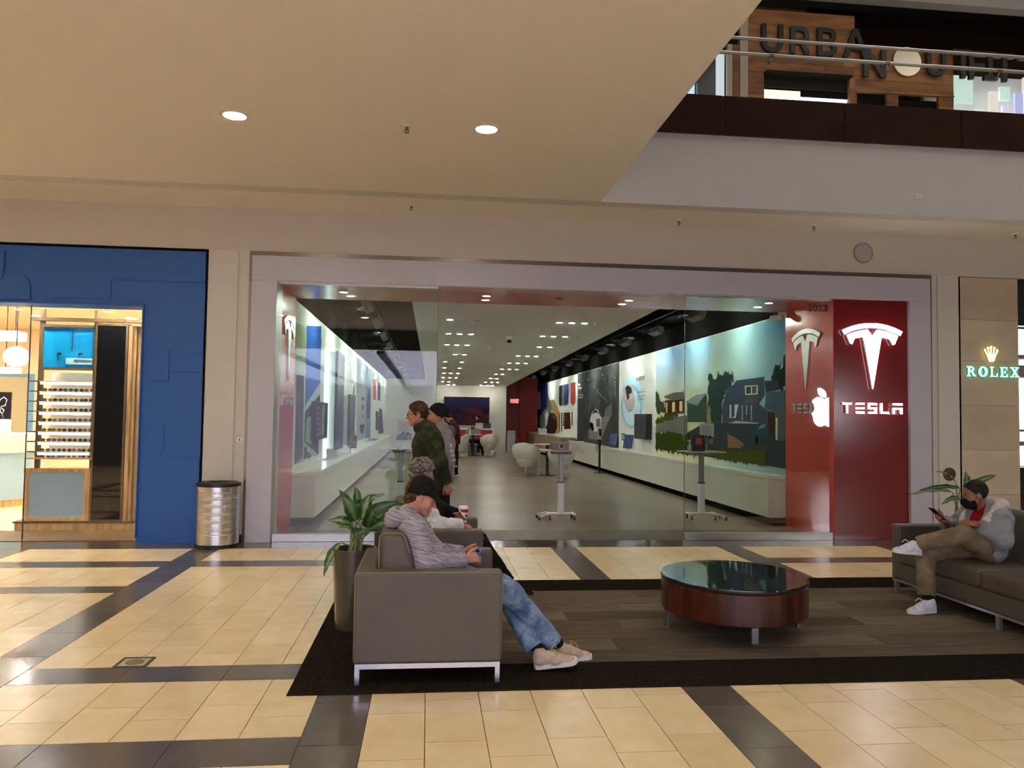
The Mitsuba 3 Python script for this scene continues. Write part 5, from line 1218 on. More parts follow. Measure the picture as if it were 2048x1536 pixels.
armchair(4.68, 'grey leather armchair in the foreground where the young man in a cap sits')
armchair(6.38, 'grey leather armchair behind the first one, where the grey haired person sits')
q = thing('sofa', 'long grey leather sofa at the right edge of the rug', 'sofa')
add(q + '__arm', rbox(4.40, 5.28, 6.86, 6.985, .135, .645, .022), LEATHER, 35)
add(q + '__arm', rbox(4.40, 5.28, 4.60, 4.725, .135, .645, .022), LEATHER, 35)
add(q + '__back', rbox(5.15, 5.28, 4.66, 6.92, .135, .70, .022), LEATHER, 35)
add(q + '__base', rbox(4.415, 5.2, 4.7, 6.88, .135, .29, .02), LEATHER, 35)
for a, b in ((4.73, 5.79), (5.795, 6.857)):
    add(q + '__seat_cushion', rbox(4.39, 5.16, a, b, .285, .44, .035), LEATHER, 35)
    c = rbox(-.08, .08, a + .01, b - .01, .40, .86, .05)
    c.vertices[:, 0] += 5.10 - (.86 - c.vertices[:, 2]) * .2 * (c.vertices[:, 0] < 0)
    add(q + '__back_cushion', c, LEATHER, 35)
add(q + '__leg_frame', cat_(box(4.405, 4.435, 4.62, 6.97, .115, .135), box(4.41, 4.44, 6.92, 6.96, ZR, .115), box(4.41, 4.44, 5.6, 5.64, ZR, .115), box(4.41, 4.44, 4.62, 4.66, ZR, .115)), ALU)
add(q + '__leg_frame', cat_(box(5.22, 5.25, 4.62, 6.97, .115, .135), box(5.22, 5.25, 6.92, 6.96, ZR, .115), box(5.22, 5.25, 4.62, 4.66, ZR, .115)), ALU)

# coffee table
CHERRY = mat('cherry', mikit.proc(lambda p, n, uv: mikit.mix(rgb(78, 32, 17), rgb(46, 17, 10), mikit.smoothstep(.25, .8, fb(dr.atan2(p.y - 5.783, p.x - 2.351) * 9, p.z * 2.2, octaves=4)))), .28, spec=.5)
q = thing('coffee_table', 'round cherry wood drum coffee table with a dark glass top on the rug', 'coffee table')


def drum(prof):
    m = lathe(prof, 72)
    m.vertices[:, 0] *= .543
    m.vertices[:, 1] *= .591
    m.apply_transform(trimesh.transformations.rotation_matrix(-.281, (0, 0, 1)))
    m.apply_translation((2.351, 5.783, 0))
    return m


add(q + '__drum', drum([(0, .165), (.985, .165), (1.0, .172), (1.0, .385), (.985, .395), (0, .395)]), CHERRY, 35)
add(q + '__rim', drum([(.97, .395), (1.005, .395), (1.008, .40), (1.008, .411), (.97, .411), (.97, .395)]), BLACKP, 35)
add(q + '__glass_top', drum([(0, .395), (1.0, .395), (1.004, .413), (1.0, .42), (0, .42)]), mat('table_glass', rgb(14, 20, 20), .02, spec=1.0), 35)
for x, y, a in ((1.855, 5.875, .2), (2.347, 5.375, 1.57), (2.87, 5.80, .1), (2.38, 6.22, 1.57)):
    m = box(-.008, .008, -.025, .025, ZR, .172)
    m.apply_transform(trimesh.transformations.rotation_matrix(a, (0, 0, 1)))
    m.apply_translation((x, y, 0))
    add(q + '__leg', m, BRUSH)

# waste bin
q = thing('waste_bin', 'round ribbed steel waste bin with a black lid beside the blue front', 'bin')
pr = [(0, .04), (.248, .04)]
for i in range(120):
    z = .045 + .68 * i / 119
    rib = .0035 * (abs(math.sin(i * PI / 3.2)) if .16 < z < .66 else 0)
    pr.append((.25 - rib, z))
add(q + '__body', lathe(pr + [(.24, .73), (0, .73)], 56, (-2.51, 9.72, 0)), mat('bin_steel', rgb(226, 226, 230), .26, 1.0), 40)
add(q + '__lid', lathe([(.1, .728), (.256, .728), (.26, .735), (.258, .762), (.22, .775), (.12, .772), (.1, .74), (.1, .728)], 56, (-2.51, 9.72, 0)), BLACKP, 30)
add(q + '__liner', lathe([(0, .73), (.11, .73), (.11, .735), (0, .735)], 40, (-2.51, 9.72, 0)), BLACK)
add(q + '__foot', lathe([(0, 0), (.252, 0), (.252, .042), (0, .042)], 56, (-2.51, 9.72, 0)), BLACKP, 30)

# planters
POT = mat('planter', rgb(72, 66, 52), .22, spec=.6)
LEAFM = [mat(f'leaf_{i}', mikit.proc(lambda p, n, uv, a=a, b=b: mikit.mix(rgb(*a), rgb(*b), mikit.smoothstep(.32, .05, dr.abs(uv.x - .5) + .12 * fb(uv.x * 9, uv.y * 14)))), .35) for i, (a, b) in enumerate((((44, 84, 36), (112, 140, 80)), ((54, 92, 44), (140, 158, 104)), ((36, 70, 30), (78, 112, 56))))]
STEMM = mat('plant_stem', rgb(128, 136, 84), .5)


def leaf(base, tip, w, lift, curl=.25, roll=0.0):
    b, t = np.array(base, float), np.array(tip, float)
    L = np.linalg.norm(t - b)
    X = (t - b) / L
    S = np.cross(X, [0, -.75, .66])
    S = S / np.linalg.norm(S)
    U = np.cross(S, X)
    S, U = S * math.cos(roll) + U * math.sin(roll), -S * math.sin(roll) + U * math.cos(roll)
    n, m = 14, 6
    V, UV, F = [], [], []
    for i in range(n + 1):
        s = i / n
        wd = w * (math.sin(PI * s ** .72) ** .85 + .02 * (1 - s))
        c = b + X * (L * s) + U * (lift * 4 * s * (1 - s)) - np.array([0, 0, .12 * L * s * s])
        for j in range(m + 1):
            v = j / m - .5
            V.append(c + S * (wd * v) + U * (-curl * wd * (abs(v) * 2) ** 1.6 * -.5 + .006 * math.sin(s * 22 + j) * (abs(v) * 2)))
            UV.append((j / m, s))
    for i in range(n):
        for j in range(m):
            p = i * (m + 1) + j
            F += [(p, p + m + 1, p + m + 2), (p, p + m + 2, p + 1)]
    return trimesh.Trimesh(np.array(V), np.array(F), process=False), np.array(UV)


def planter(x, y, lb, plant, pl, h=.60, r=.163):
    q = thing('planter', lb, 'planter')
    add(q + '__pot', lathe([(0, ZR if y < 7.5 else 0), (r * .84, ZR if y < 7.5 else 0), (r, h - .01), (r - .004, h), (r - .016, h - .004), (r - .02, h - .07), (0, h - .07)], 48, (x, y, 0)), POT, 35)
    add(q + '__soil', lathe([(0, h - .072), (r - .02, h - .068), (r * .5, h - .05), (0, h - .045)], 32, (x, y, 0)), matte('soil', mikit.proc(lambda p, n, uv: mikit.mix(rgb(44, 34, 24), rgb(22, 17, 13), n_(p.x * 60, p.y * 60)))), 40)
    q = thing('potted_plant', pl, 'plant')
    rng = random.Random(int(x * 100) + 7)
    for i, (bx, by, bz, tx, ty, tz, w) in enumerate(plant):
        m, uv = leaf((x + bx, y + by, bz), (x + tx, y + ty, tz), w, rng.uniform(.01, .05), .3, rng.uniform(-.5, .5))
        add(q + '__leaf', m, LEAFM[i % 3], True, uv=uv)
        gx, gy = rng.uniform(-.06, .06), rng.uniform(-.05, .05)
        add(q + '__stem', tube([(x + gx, y + gy, h - .06), (x + gx * .8 + bx * .3, y + gy, (h + bz) / 2), (x + bx, y + by, bz)], [.011, .008, .006], 7), STEMM, 40)
    return q


planter(-.535, 5.99, 'tall tapered bronze planter behind the foreground armchair',
        [(.0, -.03, .80, -.10, -.06, 1.02, .13), (.05, .0, .80, .10, .02, 1.03, .12), (-.03, .02, .86, -.14, .06, 1.055, .075), (-.01, .05, .88, -.02, .1, 1.075, .065), (.06, .03, .86, .22, .05, 1.02, .08), (.07, -.02, .84, .33, -.04, .985, .085), (.07, .05, .8, .36, .1, .94, .085), (-.03, -.02, .78, -.2, -.05, .83, .075), (.09, -.08, .76, .13, -.12, .93, .10),
         (.1, -.03, .74, .3, -.1, .84, .09), (.11, .03, .72, .33, .08, .86, .09), (.0, -.1, .70, .12, -.15, .77, .08), (-.02, -.02, .72, -.12, -.1, .78, .05), (-.1, -.02, .64, -.22, -.04, .42, .075), (.1, .1, .74, .25, .2, .9, .09)],
        'leafy green potted plant with broad pale veined leaves behind the foreground armchair')
planter(5.42, 7.35, 'bronze planter half hidden behind the end of the long sofa',
        [(-.08, 0, .95, -.34, -.05, 1.16, .05), (-.1, .03, .9, -.62, .0, .93, .055), (-.06, -.03, .95, -.50, -.02, .98, .05), (-.05, 0, .85, -.32, -.1, .82, .06), (.06, 0, .98, .34, -.02, 1.12, .06), (.05, .04, .95, .26, .0, 1.06, .08), (.0, .0, .9, .05, .05, 1.15, .07)],
        'narrow leaved plant behind the head of the man in a mask', h=.5)
# ------------------------------------------------------------------ people: signed distance fields turned into smooth skins


def smin(a, b, k):
    if k <= 0:
        return np.minimum(a, b)
    h = np.clip(.5 + .5 * (b - a) / k, 0, 1)
    return b + (a - b) * h - k * h * (1 - h)


def smax(a, b, k):
    return -smin(-a, -b, k)


def cone(P, a, b, ra, rb):
    a, b = np.asarray(a, float), np.asarray(b, float)
    ba = b - a
    t = np.clip((P - a) @ ba / max(ba @ ba, 1e-12), 0, 1)
    return np.linalg.norm(P - a - t[:, None] * ba, axis=1) - (ra + (rb - ra) * t)


def elli(P, c, r, R=None):
    q = P - np.asarray(c, float)
    if R is not None:
        q = q @ R
    r = np.asarray(r, float)
    k0 = np.linalg.norm(q / r, axis=1)
    k1 = np.linalg.norm(q / (r * r), axis=1)
    return k0 * (k0 - 1) / np.maximum(k1, 1e-9)


def field(prims, k):
    def f(P):
        d = None
        for q in prims:
            e = cone(P, *q[1:5]) if q[0] == 'c' else elli(P, *q[1:])
            if q[0] == 'c' and len(q) > 5:
                for pp, nn in q[5]:
                    e = np.maximum(e, (P - pp) @ nn)
            d = e if d is None else smin(d, e, k)
        return d
    return f


def nets(f, lo, hi, h):
    """surface nets over a grid that is evaluated only near the surface"""
    lo, hi = np.asarray(lo, float), np.asarray(hi, float)
    B = 4
    nb = np.ceil((hi - lo) / (h * B)).astype(int)
    H = h * B
    ix = np.stack(np.meshgrid(*[np.arange(n) for n in nb], indexing='ij'), -1).reshape(-1, 3)
    dc = f(lo + (ix + .5) * H - .5 * h).reshape(nb)
    V = np.repeat(np.repeat(np.repeat(dc, B, 0), B, 1), B, 2).astype(np.float32)
    near = np.abs(dc) < H * 1.35
    sel = np.repeat(np.repeat(np.repeat(near, B, 0), B, 1), B, 2)
    idx = np.argwhere(sel)
    for s in range(0, len(idx), 400000):
        i = idx[s:s + 400000]
        V[i[:, 0], i[:, 1], i[:, 2]] = f(lo + i * h)
    S = V < 0
    nx, ny, nz = V.shape
    act = np.zeros((nx - 1, ny - 1, nz - 1), np.int8)
    for a in (0, 1):
        for b in (0, 1):
            for c in (0, 1):
                act += S[a:nx - 1 + a, b:ny - 1 + b, c:nz - 1 + c]
    cells = np.argwhere((act > 0) & (act < 8))
    vid = np.full(act.shape, -1, np.int64)
    vid[tuple(cells.T)] = np.arange(len(cells))
    acc, cnt = np.zeros((len(cells), 3)), np.zeros(len(cells))
    cor = [(a, b, c) for a in (0, 1) for b in (0, 1) for c in (0, 1)]
    for p in cor:
        for ax in range(3):
            if p[ax]:
                continue
            q = tuple(v + (i == ax) for i, v in enumerate(p))
            v0, v1 = V[tuple((cells + p).T)].astype(float), V[tuple((cells + q).T)].astype(float)
            m = (v0 < 0) != (v1 < 0)
            t = np.where(m, v0 / np.where(m, v0 - v1, 1), 0)
            pos = np.tile(np.array(p, float), (len(cells), 1))
            pos[:, ax] += t
            acc += pos * m[:, None]
            cnt += m
    verts = lo + (cells + acc / cnt[:, None]) * h
    faces = []
    for ax in range(3):
        u, w = (ax + 1) % 3, (ax + 2) % 3
        sl0, sl1 = [slice(1, -1)] * 3, [slice(1, -1)] * 3
        sl0[ax], sl1[ax] = slice(0, -1), slice(1, None)
        A, Bm = S[tuple(sl0)], S[tuple(sl1)]
        e = np.argwhere(A != Bm)
        if not len(e):
            continue
        inside = A[tuple(e.T)]
        o = e + 1
        o[:, ax] -= 1
        du, dw = np.zeros(3, int), np.zeros(3, int)
        du[u], dw[w] = 1, 1
        lim = np.array(act.shape) - 1
        quad = np.stack([vid[tuple(np.minimum(q, lim).T)] for q in (o - du - dw, o - dw, o, o - du)], 1)
        ok = (quad >= 0).all(1)
        quad, inside = quad[ok], inside[ok]
        quad = np.where(inside[:, None], quad, quad[:, ::-1])
        faces += [quad[:, [0, 1, 2]], quad[:, [0, 2, 3]]]
    m = trimesh.Trimesh(verts, np.vstack(faces), process=False)
    return m


def bound(prims, pad):
    pts = []
    for q in prims:
        if q[0] == 'c':
            r = max(q[3], q[4])
            pts += [np.asarray(q[1]) - r, np.asarray(q[1]) + r, np.asarray(q[2]) - r, np.asarray(q[2]) + r]
        else:
            r = max(q[2])
            pts += [np.asarray(q[1]) - r, np.asarray(q[1]) + r]
    pts = np.array(pts)
    return pts.min(0) - pad, pts.max(0) + pad


def unit(v):
    v = np.asarray(v, float)
    return v / np.linalg.norm(v)


def head_frame(yaw, pitch, roll=0.0):
    """columns: forward, left, up"""
    a, b, c = math.radians(yaw), math.radians(pitch), math.radians(roll)
    fw = np.array([math.cos(a) * math.cos(b), math.sin(a) * math.cos(b), math.sin(b)])
    lf = np.array([-math.sin(a), math.cos(a), 0])
    up = np.cross(fw, lf)
    lf, up = lf * math.cos(c) + up * math.sin(c), up * math.cos(c) - lf * math.sin(c)
    return np.stack([fw, lf, up], 1)


def head_sdf(c, R, s=.93, beard=0.0):
    c = np.asarray(c, float)

    def f(P):
        p = (P - c) @ R / s
        d = elli(p, (-.014, 0, .036), (.1, .077, .094))
        d = smin(d, elli(p, (.026, 0, -.028), (.07, .062, .086)), .03)
        for y in (-1, 1):
            d = smin(d, cone(p, (.0, y * .05, -.05), (.068, y * .012, -.104), .024, .018), .025)
            d = smin(d, elli(p, (.058, y * .04, -.028), (.03, .024, .03)), .02)
        d = smin(d, elli(p, (.076, 0, -.102), (.021, .024, .019)), .015)
        d = smin(d, cone(p, (.082, -.03, .02), (.082, .03, .02), .011, .011), .012)
        for y in (-1, 1):
            d = smax(d, -elli(p, (.103, y * .031, -.001), (.017, .017, .013)), .012)
            d = smin(d, elli(p, (.080, y * .031, -.001), (.0125, .0155, .0125)), .004)
        d = smin(d, cone(p, (.09, 0, .008), (.113, 0, -.036), .008, .0115), .009)
        for y in (-1, 1):
            d = smin(d, elli(p, (.1, y * .012, -.040), (.011, .008, .008)), .006)
        d = smin(d, elli(p, (.092, 0, -.066), (.012, .023, .006)), .006)
        d = smin(d, elli(p, (.090, 0, -.077), (.012, .02, .0065)), .006)
        d = smax(d, -elli(p, (.106, 0, -.0715), (.008, .022, .0018)), .004)
        for y in (-1, 1):
            ear = elli(p, (-.008, y * .079, -.008), (.023, .010, .033))
            ear = smax(ear, -elli(p, (-.004, y * .089, -.006), (.012, .007, .02)), .005)
            d = smin(d, ear, .006)
        return d * s
    return f


def cap_region(c, R, s, grow, cuts, noise_amp=0.0, freq=40, extra=()):
    """a shell over the skull: hair, cap or beanie; cuts: half spaces (n, c) kept where n.p < c in head coordinates"""
    c = np.asarray(c, float)

    def f(P):
        p = (P - c) @ R / s
        d = elli(p, (-.016, 0, .038), (.1 + grow, .077 + grow, .094 + grow))
        for e in extra:
            d = smin(d, elli(p, *e), .02)
        if noise_amp:
            d = d + noise_amp * (meshkit.fbm(p * freq, 3) - .5)
        for n, k in cuts:
            d = smax(d, p @ np.array(n, float) - k, .008)
        return d * s
    return f


def hand_prims(w, X, N, side, curl=(30, 35, 20), thumb=(.55, .7, -.35), s=1.0, spread=.0, index=None):
    w, X, N = np.asarray(w, float), unit(X), np.asarray(N, float)
    N = unit(N - X * (N @ X))
    Y = np.cross(N, X) * side
    palm, fingers = [], []
    for i in range(4):
        k = w + s * (X * (.088 - .005 * abs(i - 1)) + Y * (.0195 * (1.5 - i)))
        palm.append(('c', w + s * (X * .012 + Y * (.011 * (1.5 - i))), k, .0145 * s, .0115 * s))
        a0 = 0.0
        p = k
        L = (.074, .082, .075, .059)[i] * s
        cc = index if (index is not None and i == 0) else curl
        sp = spread * (1.5 - i)
        f = []
        for j, (fr, cu) in enumerate(zip((.46, .30, .24), cc)):
            a0 += math.radians(cu)
            d = unit((X + Y * sp) * math.cos(a0) - N * math.sin(a0))
            q = p + d * L * fr
            f.append(('c', p, q, (.0098, .0088, .008)[j] * s, (.0088, .008, .0068)[j] * s))
            p = q
        fingers.append(f)
    t = unit(X * thumb[0] + Y * thumb[1] + N * thumb[2])
    b = w + s * (X * .022 + Y * .022 - N * .006)
    m = b + t * .042 * s
    t2 = unit(t * .8 + X * .6)
    e = m + t2 * .032 * s
    t3 = unit(t2 * .8 + X * .5)
    fingers.append([('c', b, m, .0155 * s, .0112 * s), ('c', m, e, .0112 * s, .0095 * s), ('c', e, e + t3 * .024 * s, .0095 * s, .0075 * s)])
    return palm, fingers


def hand_field(hp):
    palm, fingers = hp
    pf = field(palm, .012)
    ff = [field(f, .004) for f in fingers]

    def f(P):
        d = pf(P)
        out = d
        for g in ff:
            out = np.minimum(out, smin(d, g(P), .006))
        return out
    return f


def torso_prims(J, g):
    """chest, belly and hips, grown by g"""
    c, w, p = (np.asarray(J[k], float) for k in ('chest', 'waist', 'pelvis'))
    sl, sr, hl, hr, n = (np.asarray(J[k], float) for k in ('shl', 'shr', 'hipl', 'hipr', 'neck'))
    ax = unit(sl - sr)
    b = J.get('build', 1.0)
    return [('c', c + ax * .085, c - ax * .085, .105 * b + g, .105 * b + g), ('c', w + ax * .06, w - ax * .06, .105 * b + g, .105 * b + g), ('c', p + ax * .07, p - ax * .07, .115 * b + g, .115 * b + g),
            ('c', c, w, .11 * b + g, .11 * b + g), ('c', w, p, .11 * b + g, .115 * b + g),
            ('c', sl - ax * .03, n + ax * .03, .055 + g, .055 + g), ('c', sr + ax * .03, n - ax * .03, .055 + g, .055 + g), ('c', sl - ax * .02, c + ax * .06, .06 + g, .09 * b + g), ('c', sr + ax * .02, c - ax * .06, .06 + g, .09 * b + g)]


def arm_prims(J, S, g, cuff=True, b=1.0, keep=1.0):
    sh, el, wr = (np.asarray(J[k + S], float) for k in ('sh', 'el', 'wr'))
    d = unit(wr - el)
    end = el + (wr - el) * keep
    cl = [(end, d)] if cuff else []
    return [('c', sh, el, .056 * b + g, .045 * b + g), ('c', el, wr + d * .02, .044 * b + g, .031 * b + g, cl) if cuff else ('c', el, wr + d * .02, .042 * b + g, .028 * b + g)]


def leg_prims(J, S, g, b=1.0, cuff=True, low=None):
    h, k, a = (np.asarray(J[q + S], float) for q in ('hip', 'kn', 'an'))
    d = unit(a - k)
    return [('c', h, k, .085 * b + g, .06 * b + g), ('c', k, a + d * .03, .056 * b + g, low if low is not None else .045 * b + g, [(a + d * .0, d)]) if cuff else ('c', k, a, .054 * b + g, .038 * b + g)]


def shoe(q, heel, toe, m, ms, lift=0.0, up=(0, 0, 1), w=.05, laces=None, name='shoe', res=.006, outsole=None):
    heel, toe = np.asarray(heel, float), np.asarray(toe, float)
    X = unit(toe - heel)
    L = np.linalg.norm(toe - heel)
    up = np.asarray(up, float)
    Z = unit(up - X * (up @ X))
    Y = np.cross(Z, X)
    W = lambda x, y, z: heel + X * (x * L) + Y * y + Z * z
    pr = [('c', W(.17, 0, .052), W(.17, 0, .085), .046, .042), ('c', W(.17, 0, .05), W(.5, 0, .05), .045, .046), ('c', W(.5, -.006, .045), W(.80, -.006, .03), .046, .042), ('c', W(.45, 0, .07), W(.6, 0, .055), .036, .034)]
    fl = field(pr, .02)
    top = W(.17, 0, .118)
    def fs(P):
        zz, xx = (P - heel) @ Z, np.clip(((P - heel) @ X / L - .25) / .5, 0, 1)
        return fl(P + Z * (zz * .42 * xx * xx * (3 - 2 * xx))[:, None])

    f = lambda P: smax(np.maximum(fs(P), -((P - W(0, 0, .012)) @ Z)), (P - top) @ Z, .006)
    lo, hi = bound(pr, .012)
    k = add(f'{q}__{name}', nets(f, lo, hi, res), m, True)
    out = [(0, -.02), (0, .02), (.05, .036), (.2, .041), (.45, .04), (.68, .05), (.85, .044), (.96, .026), (1.0, 0), (.96, -.032), (.85, -.048), (.68, -.05), (.45, -.043), (.2, -.041), (.05, -.036)]
    g = Polygon([(a * L, b) for a, b in out]).buffer(.006).buffer(-.004)
    add(k + '__sole', place(extr(g, .028), X, Y, Z, heel), ms, 30)
    if outsole:
        add(k + '__outsole', place(extr(g.buffer(-.002), .004), X, Y, Z, heel - Z * .0045), outsole)
    if laces:
        add(k + '__laces', cat_(*[tube([W(x, -.03, z), W(x + .01, 0, z + .022), W(x, .03, z)], .004, 6) for x, z in ((.42, .074), (.5, .062), (.58, .054))] +
                                [tube([W(.42, 0, .096), W(.5, .03, .115), W(.56, .05, .085)], .0035, 6), tube([W(.42, 0, .096), W(.52, -.03, .115), W(.58, -.045, .085)], .0035, 6)]), laces, 40)
    return k


def skin_of(q, J, hands, m, h, hd, extra=(), arms=True, legs=True):
    """the one continuous body: head, neck, trunk, arms, hands and legs, a little slimmer than the clothes"""
    core = torso_prims(J, -.022)
    for S in 'lr':
        core += arm_prims(J, S, -.004, cuff=False, b=.9)
        if legs:
            core += leg_prims(J, S, -.012, b=.85, cuff=False)
    neck = [('c', np.asarray(J['neck'], float), np.asarray(J['head'], float) + J['R'] @ np.array([-.022, 0, -.06]), .058, .052)]
    cf, nf = field(core, .04), field(neck, .01)
    hf = [(hand_field(x), np.asarray(w, float)) for x, w in hands]

    def f(P):
        d = cf(P)
        d = smin(d, smin(nf(P), hd(P), .022), .03)
        for g, w in hf:
            near = np.linalg.norm(P - w, axis=1) < .26
            if near.any():
                e = d[near]
                d[near] = smin(e, g(P[near]), .012)
        return d
    lo, hi = bound(core + neck + [('e', J['head'], (.13, .13, .15))] + [x for hp, _ in hands for x in hp[0] + sum(hp[1], [])], .02)
    add(q + '__body', nets(f, lo, hi, h), m, True)


def eyes(q, J, s, brow, iris=(60, 44, 34), brows=True):
    c, R = np.asarray(J['head'], float), J['R']
    for y in (-1, 1):
        o = c + R @ (np.array([.0815, y * .031, -.001]) * s)
        e = trimesh.creation.icosphere(2, .0122 * s)
        e.apply_translation(o)
        k = add(q + '__eye', e, mat('eye_white', rgb(176, 160, 150), .35), True)
        i = trimesh.creation.icosphere(2, .0062 * s)
        i.apply_translation(o + R @ np.array([.0078, 0, -.001]) * s)
        add(k + '__iris', i, mat('iris', rgb(*iris), .2), True)
        if brows:
            add(q + '__eyebrow', tube([c + R @ (np.array(v) * s) for v in ((.089, y * .014, .02), (.092, y * .03, .026), (.082, y * .048, .021))], [.004, .0042, .0025], 6), brow, 40)


def glasses_on(q, J, s, m, r=.021):
    c, R = np.asarray(J['head'], float), J['R']
    W = lambda *v: c + R @ (np.array(v) * s)
    ms = []
    for y in (-1, 1):
        ms.append(tube([W(.106, y * .032 + r * math.cos(a), -.001 + r * .8 * math.sin(a)) for a in np.linspace(0, 2 * PI, 17)], .0022, 6))
        ms.append(tube([W(.104, y * .054, .004), W(.05, y * .076, .004), W(-.01, y * .084, .004), W(-.03, y * .084, -.012)], .0022, 6))
    ms.append(tube([W(.107, -.011, .004), W(.112, 0, .008), W(.107, .011, .004)], .0022, 6))
    add(q, cat_(*ms), m, 40)


def garment(q, name, prims, k, m, h, wr=.0, freq=14, cuts=(), smooth=True, also=None, anis=(1, 1, 1), second=None):
    base = field(prims, k)
    if second:
        b1, b2 = base, field(second, k)
        base = lambda P: smin(b1(P), b2(P), .006)
    an = np.array(anis, float)

    def f(P):
        d = base(P)
        if also is not None:
            d = also(P, d)
        if wr:
            d = d + wr * (np.abs(meshkit.fbm(P * freq * an, 2, 5) - .5) * 2 - .35)
        for pp, nn in cuts:
            d = smax(d, (P - np.asarray(pp, float)) @ np.asarray(nn, float), .006)
        return d
    lo, hi = bound(prims + (second or []), .05)
    return add(f'{q}__{name}', nets(f, lo, hi, h), m, smooth)


def cloth(name, c, c2=None, sc=(30, 30, 30), rough=.85, fine=0.0):
    c2 = c2 or tuple(v * .85 for v in c)
    return mat(name, mikit.proc(lambda p, n, uv: mikit.mix(rgb(*c), rgb(*c2), mikit.smoothstep(.3, .7, fb(p.x * sc[0], p.y * sc[1], p.z * sc[2])))), rough, spec=.2)


SKIN1 = mat('skin_fair', mottled(rgb(192, 138, 116), .1, 30, rgb(176, 120, 100)), .5, spec=.35)
SKIN2 = mat('skin_tan', mottled(rgb(186, 132, 104), .1, 30, rgb(170, 114, 88)), .5, spec=.35)
SKIN3 = mat('skin_brown', mottled(rgb(150, 102, 78), .1, 30, rgb(132, 86, 64)), .5, spec=.35)
HAIRB = cloth('hair_brown', (92, 58, 34), (44, 26, 16), (60, 60, 60), .55)
HAIRD = cloth('hair_dark', (44, 32, 28), (20, 15, 14), (60, 60, 60), .5)
HAIRG = cloth('hair_grey', (136, 130, 122), (66, 60, 56), (45, 45, 45), .7)
HAIRR = cloth('hair_reddish', (84, 54, 36), (42, 26, 18), (50, 50, 50), .6)
BLACKC = cloth('black_cloth', (26, 24, 24), (17, 16, 16))
DENIM = mat('denim', mikit.proc(lambda p, n, uv: mikit.mix(mikit.mix(rgb(138, 158, 184), rgb(74, 98, 130), mikit.smoothstep(.3, .7, fb(p.x * 11, p.y * 11, p.z * 8))), rgb(58, 78, 108), .35 * mikit.smoothstep(.45, .7, n_(p.x * 120, p.y * 120, p.z * 60)))), .85, spec=.2)
HOODY = mat('hoodie_heather', mikit.proc(lambda p, n, uv: mikit.mix(rgb(174, 167, 174), rgb(120, 115, 128), mikit.smoothstep(.3, .72, fb(p.x * 16 - p.z * 24, p.y * 16, p.z * 170 + p.x * 50)))), .9, spec=.15)
GREEN = cloth('jacket_green', (58, 60, 42), (38, 40, 28), (12, 12, 12))
GREYH = cloth('hoodie_grey', (148, 140, 142), (126, 119, 122), (16, 16, 16))
MAROON = cloth('maroon', (72, 36, 40), (50, 24, 28))
WHITEC = cloth('white_cloth', (222, 220, 216), (204, 202, 200), (10, 10, 10))
KHAKI = cloth('khaki', (140, 124, 98), (112, 98, 76), (10, 10, 10))
GREYJ = cloth('jacket_grey', (150, 148, 150), (122, 122, 128), (9, 9, 9))
FLEECE = cloth('fleece', (210, 200, 190), (186, 176, 168), (60, 60, 60))
REDC = cloth('red_shirt', (170, 24, 36), (140, 18, 30))
SNEAK = cloth('sneaker_beige', (196, 176, 154), (180, 160, 140), (40, 40, 40))
SOLE = mat('sole_white', rgb(226, 222, 218), .5)
SNEAKW = cloth('sneaker_white', (222, 222, 226), (196, 196, 204), (40, 40, 40))

FRONT_HAIRLINE = ((.80, 0, -.60), .022)


def A(*v):
    return np.array(v, float)


# ---- the young man in the foreground armchair
q = thing('person', 'young man in a black cap and grey hoodie sitting in the foreground armchair, looking down', 'person')
J = dict(head=A(-.035, 5.09, 1.078), R=head_frame(-4, -20), neck=A(-.125, 5.09, .955), chest=A(-.085, 5.09, .83), waist=A(.01, 5.09, .68), pelvis=A(.06, 5.10, .575), shr=A(-.075, 4.915, .895), shl=A(-.085, 5.265, .895),
         elr=A(-.005, 4.875, .68), wrr=A(.245, 4.955, .695), ell=A(.03, 5.32, .69), wrl=A(.235, 5.14, .70), hipr=A(.09, 5.0, .555), hipl=A(.09, 5.2, .555), knr=A(.545, 4.985, .475), knl=A(.51, 5.2, .47), anr=A(.835, 5.07, .135), anl=A(.705, 4.99, .12), build=.96)
hd = head_sdf(J['head'], J['R'], .92)
hr = hand_prims(J['wrr'], (.88, .28, .12), (-.35, -.75, .55), 1, (38, 48, 30), (.75, .5, .45), .95)
hl = hand_prims(J['wrl'], (.9, -.25, .1), (-.35, .75, .55), -1, (38, 48, 30), (.75, .5, .45), .95)
skin_of(q, J, [(hr, J['wrr']), (hl, J['wrl'])], SKIN1, .0042, hd)
eyes(q, J, .92, HAIRB)
tor = torso_prims(J, .012)
hood = [('c', A(-.205, 5.0, .945), A(-.205, 5.18, .945), .05, .05), ('c', A(-.205, 5.0, .945), A(-.13, 4.97, .965), .045, .035), ('c', A(-.205, 5.18, .945), A(-.13, 5.21, .965), .045, .035), ('c', A(-.13, 4.97, .965), A(-.045, 5.02, .93), .035, .024), ('c', A(-.13, 5.21, .965), A(-.045, 5.16, .93), .035, .024), ('c', A(-.215, 5.09, .92), A(-.18, 5.09, .84), .055, .03)]
sl = arm_prims(J, 'r', .017) + arm_prims(J, 'l', .017)
garment(q, 'hoodie', tor + sl, .035, HOODY, .0055, .010, 15, cuts=[(A(.09, 5.09, .545), unit((.35, 0, -.94)))])
garment(q, 'hood', hood, .03, HOODY, .0055, .008, 18)
garment(q, 'jeans', torso_prims(J, .0)[2:3] + leg_prims(J, 'r', .013, low=.066), .03, DENIM, .0055, .014, 15, second=leg_prims(J, 'l', .013, low=.066))
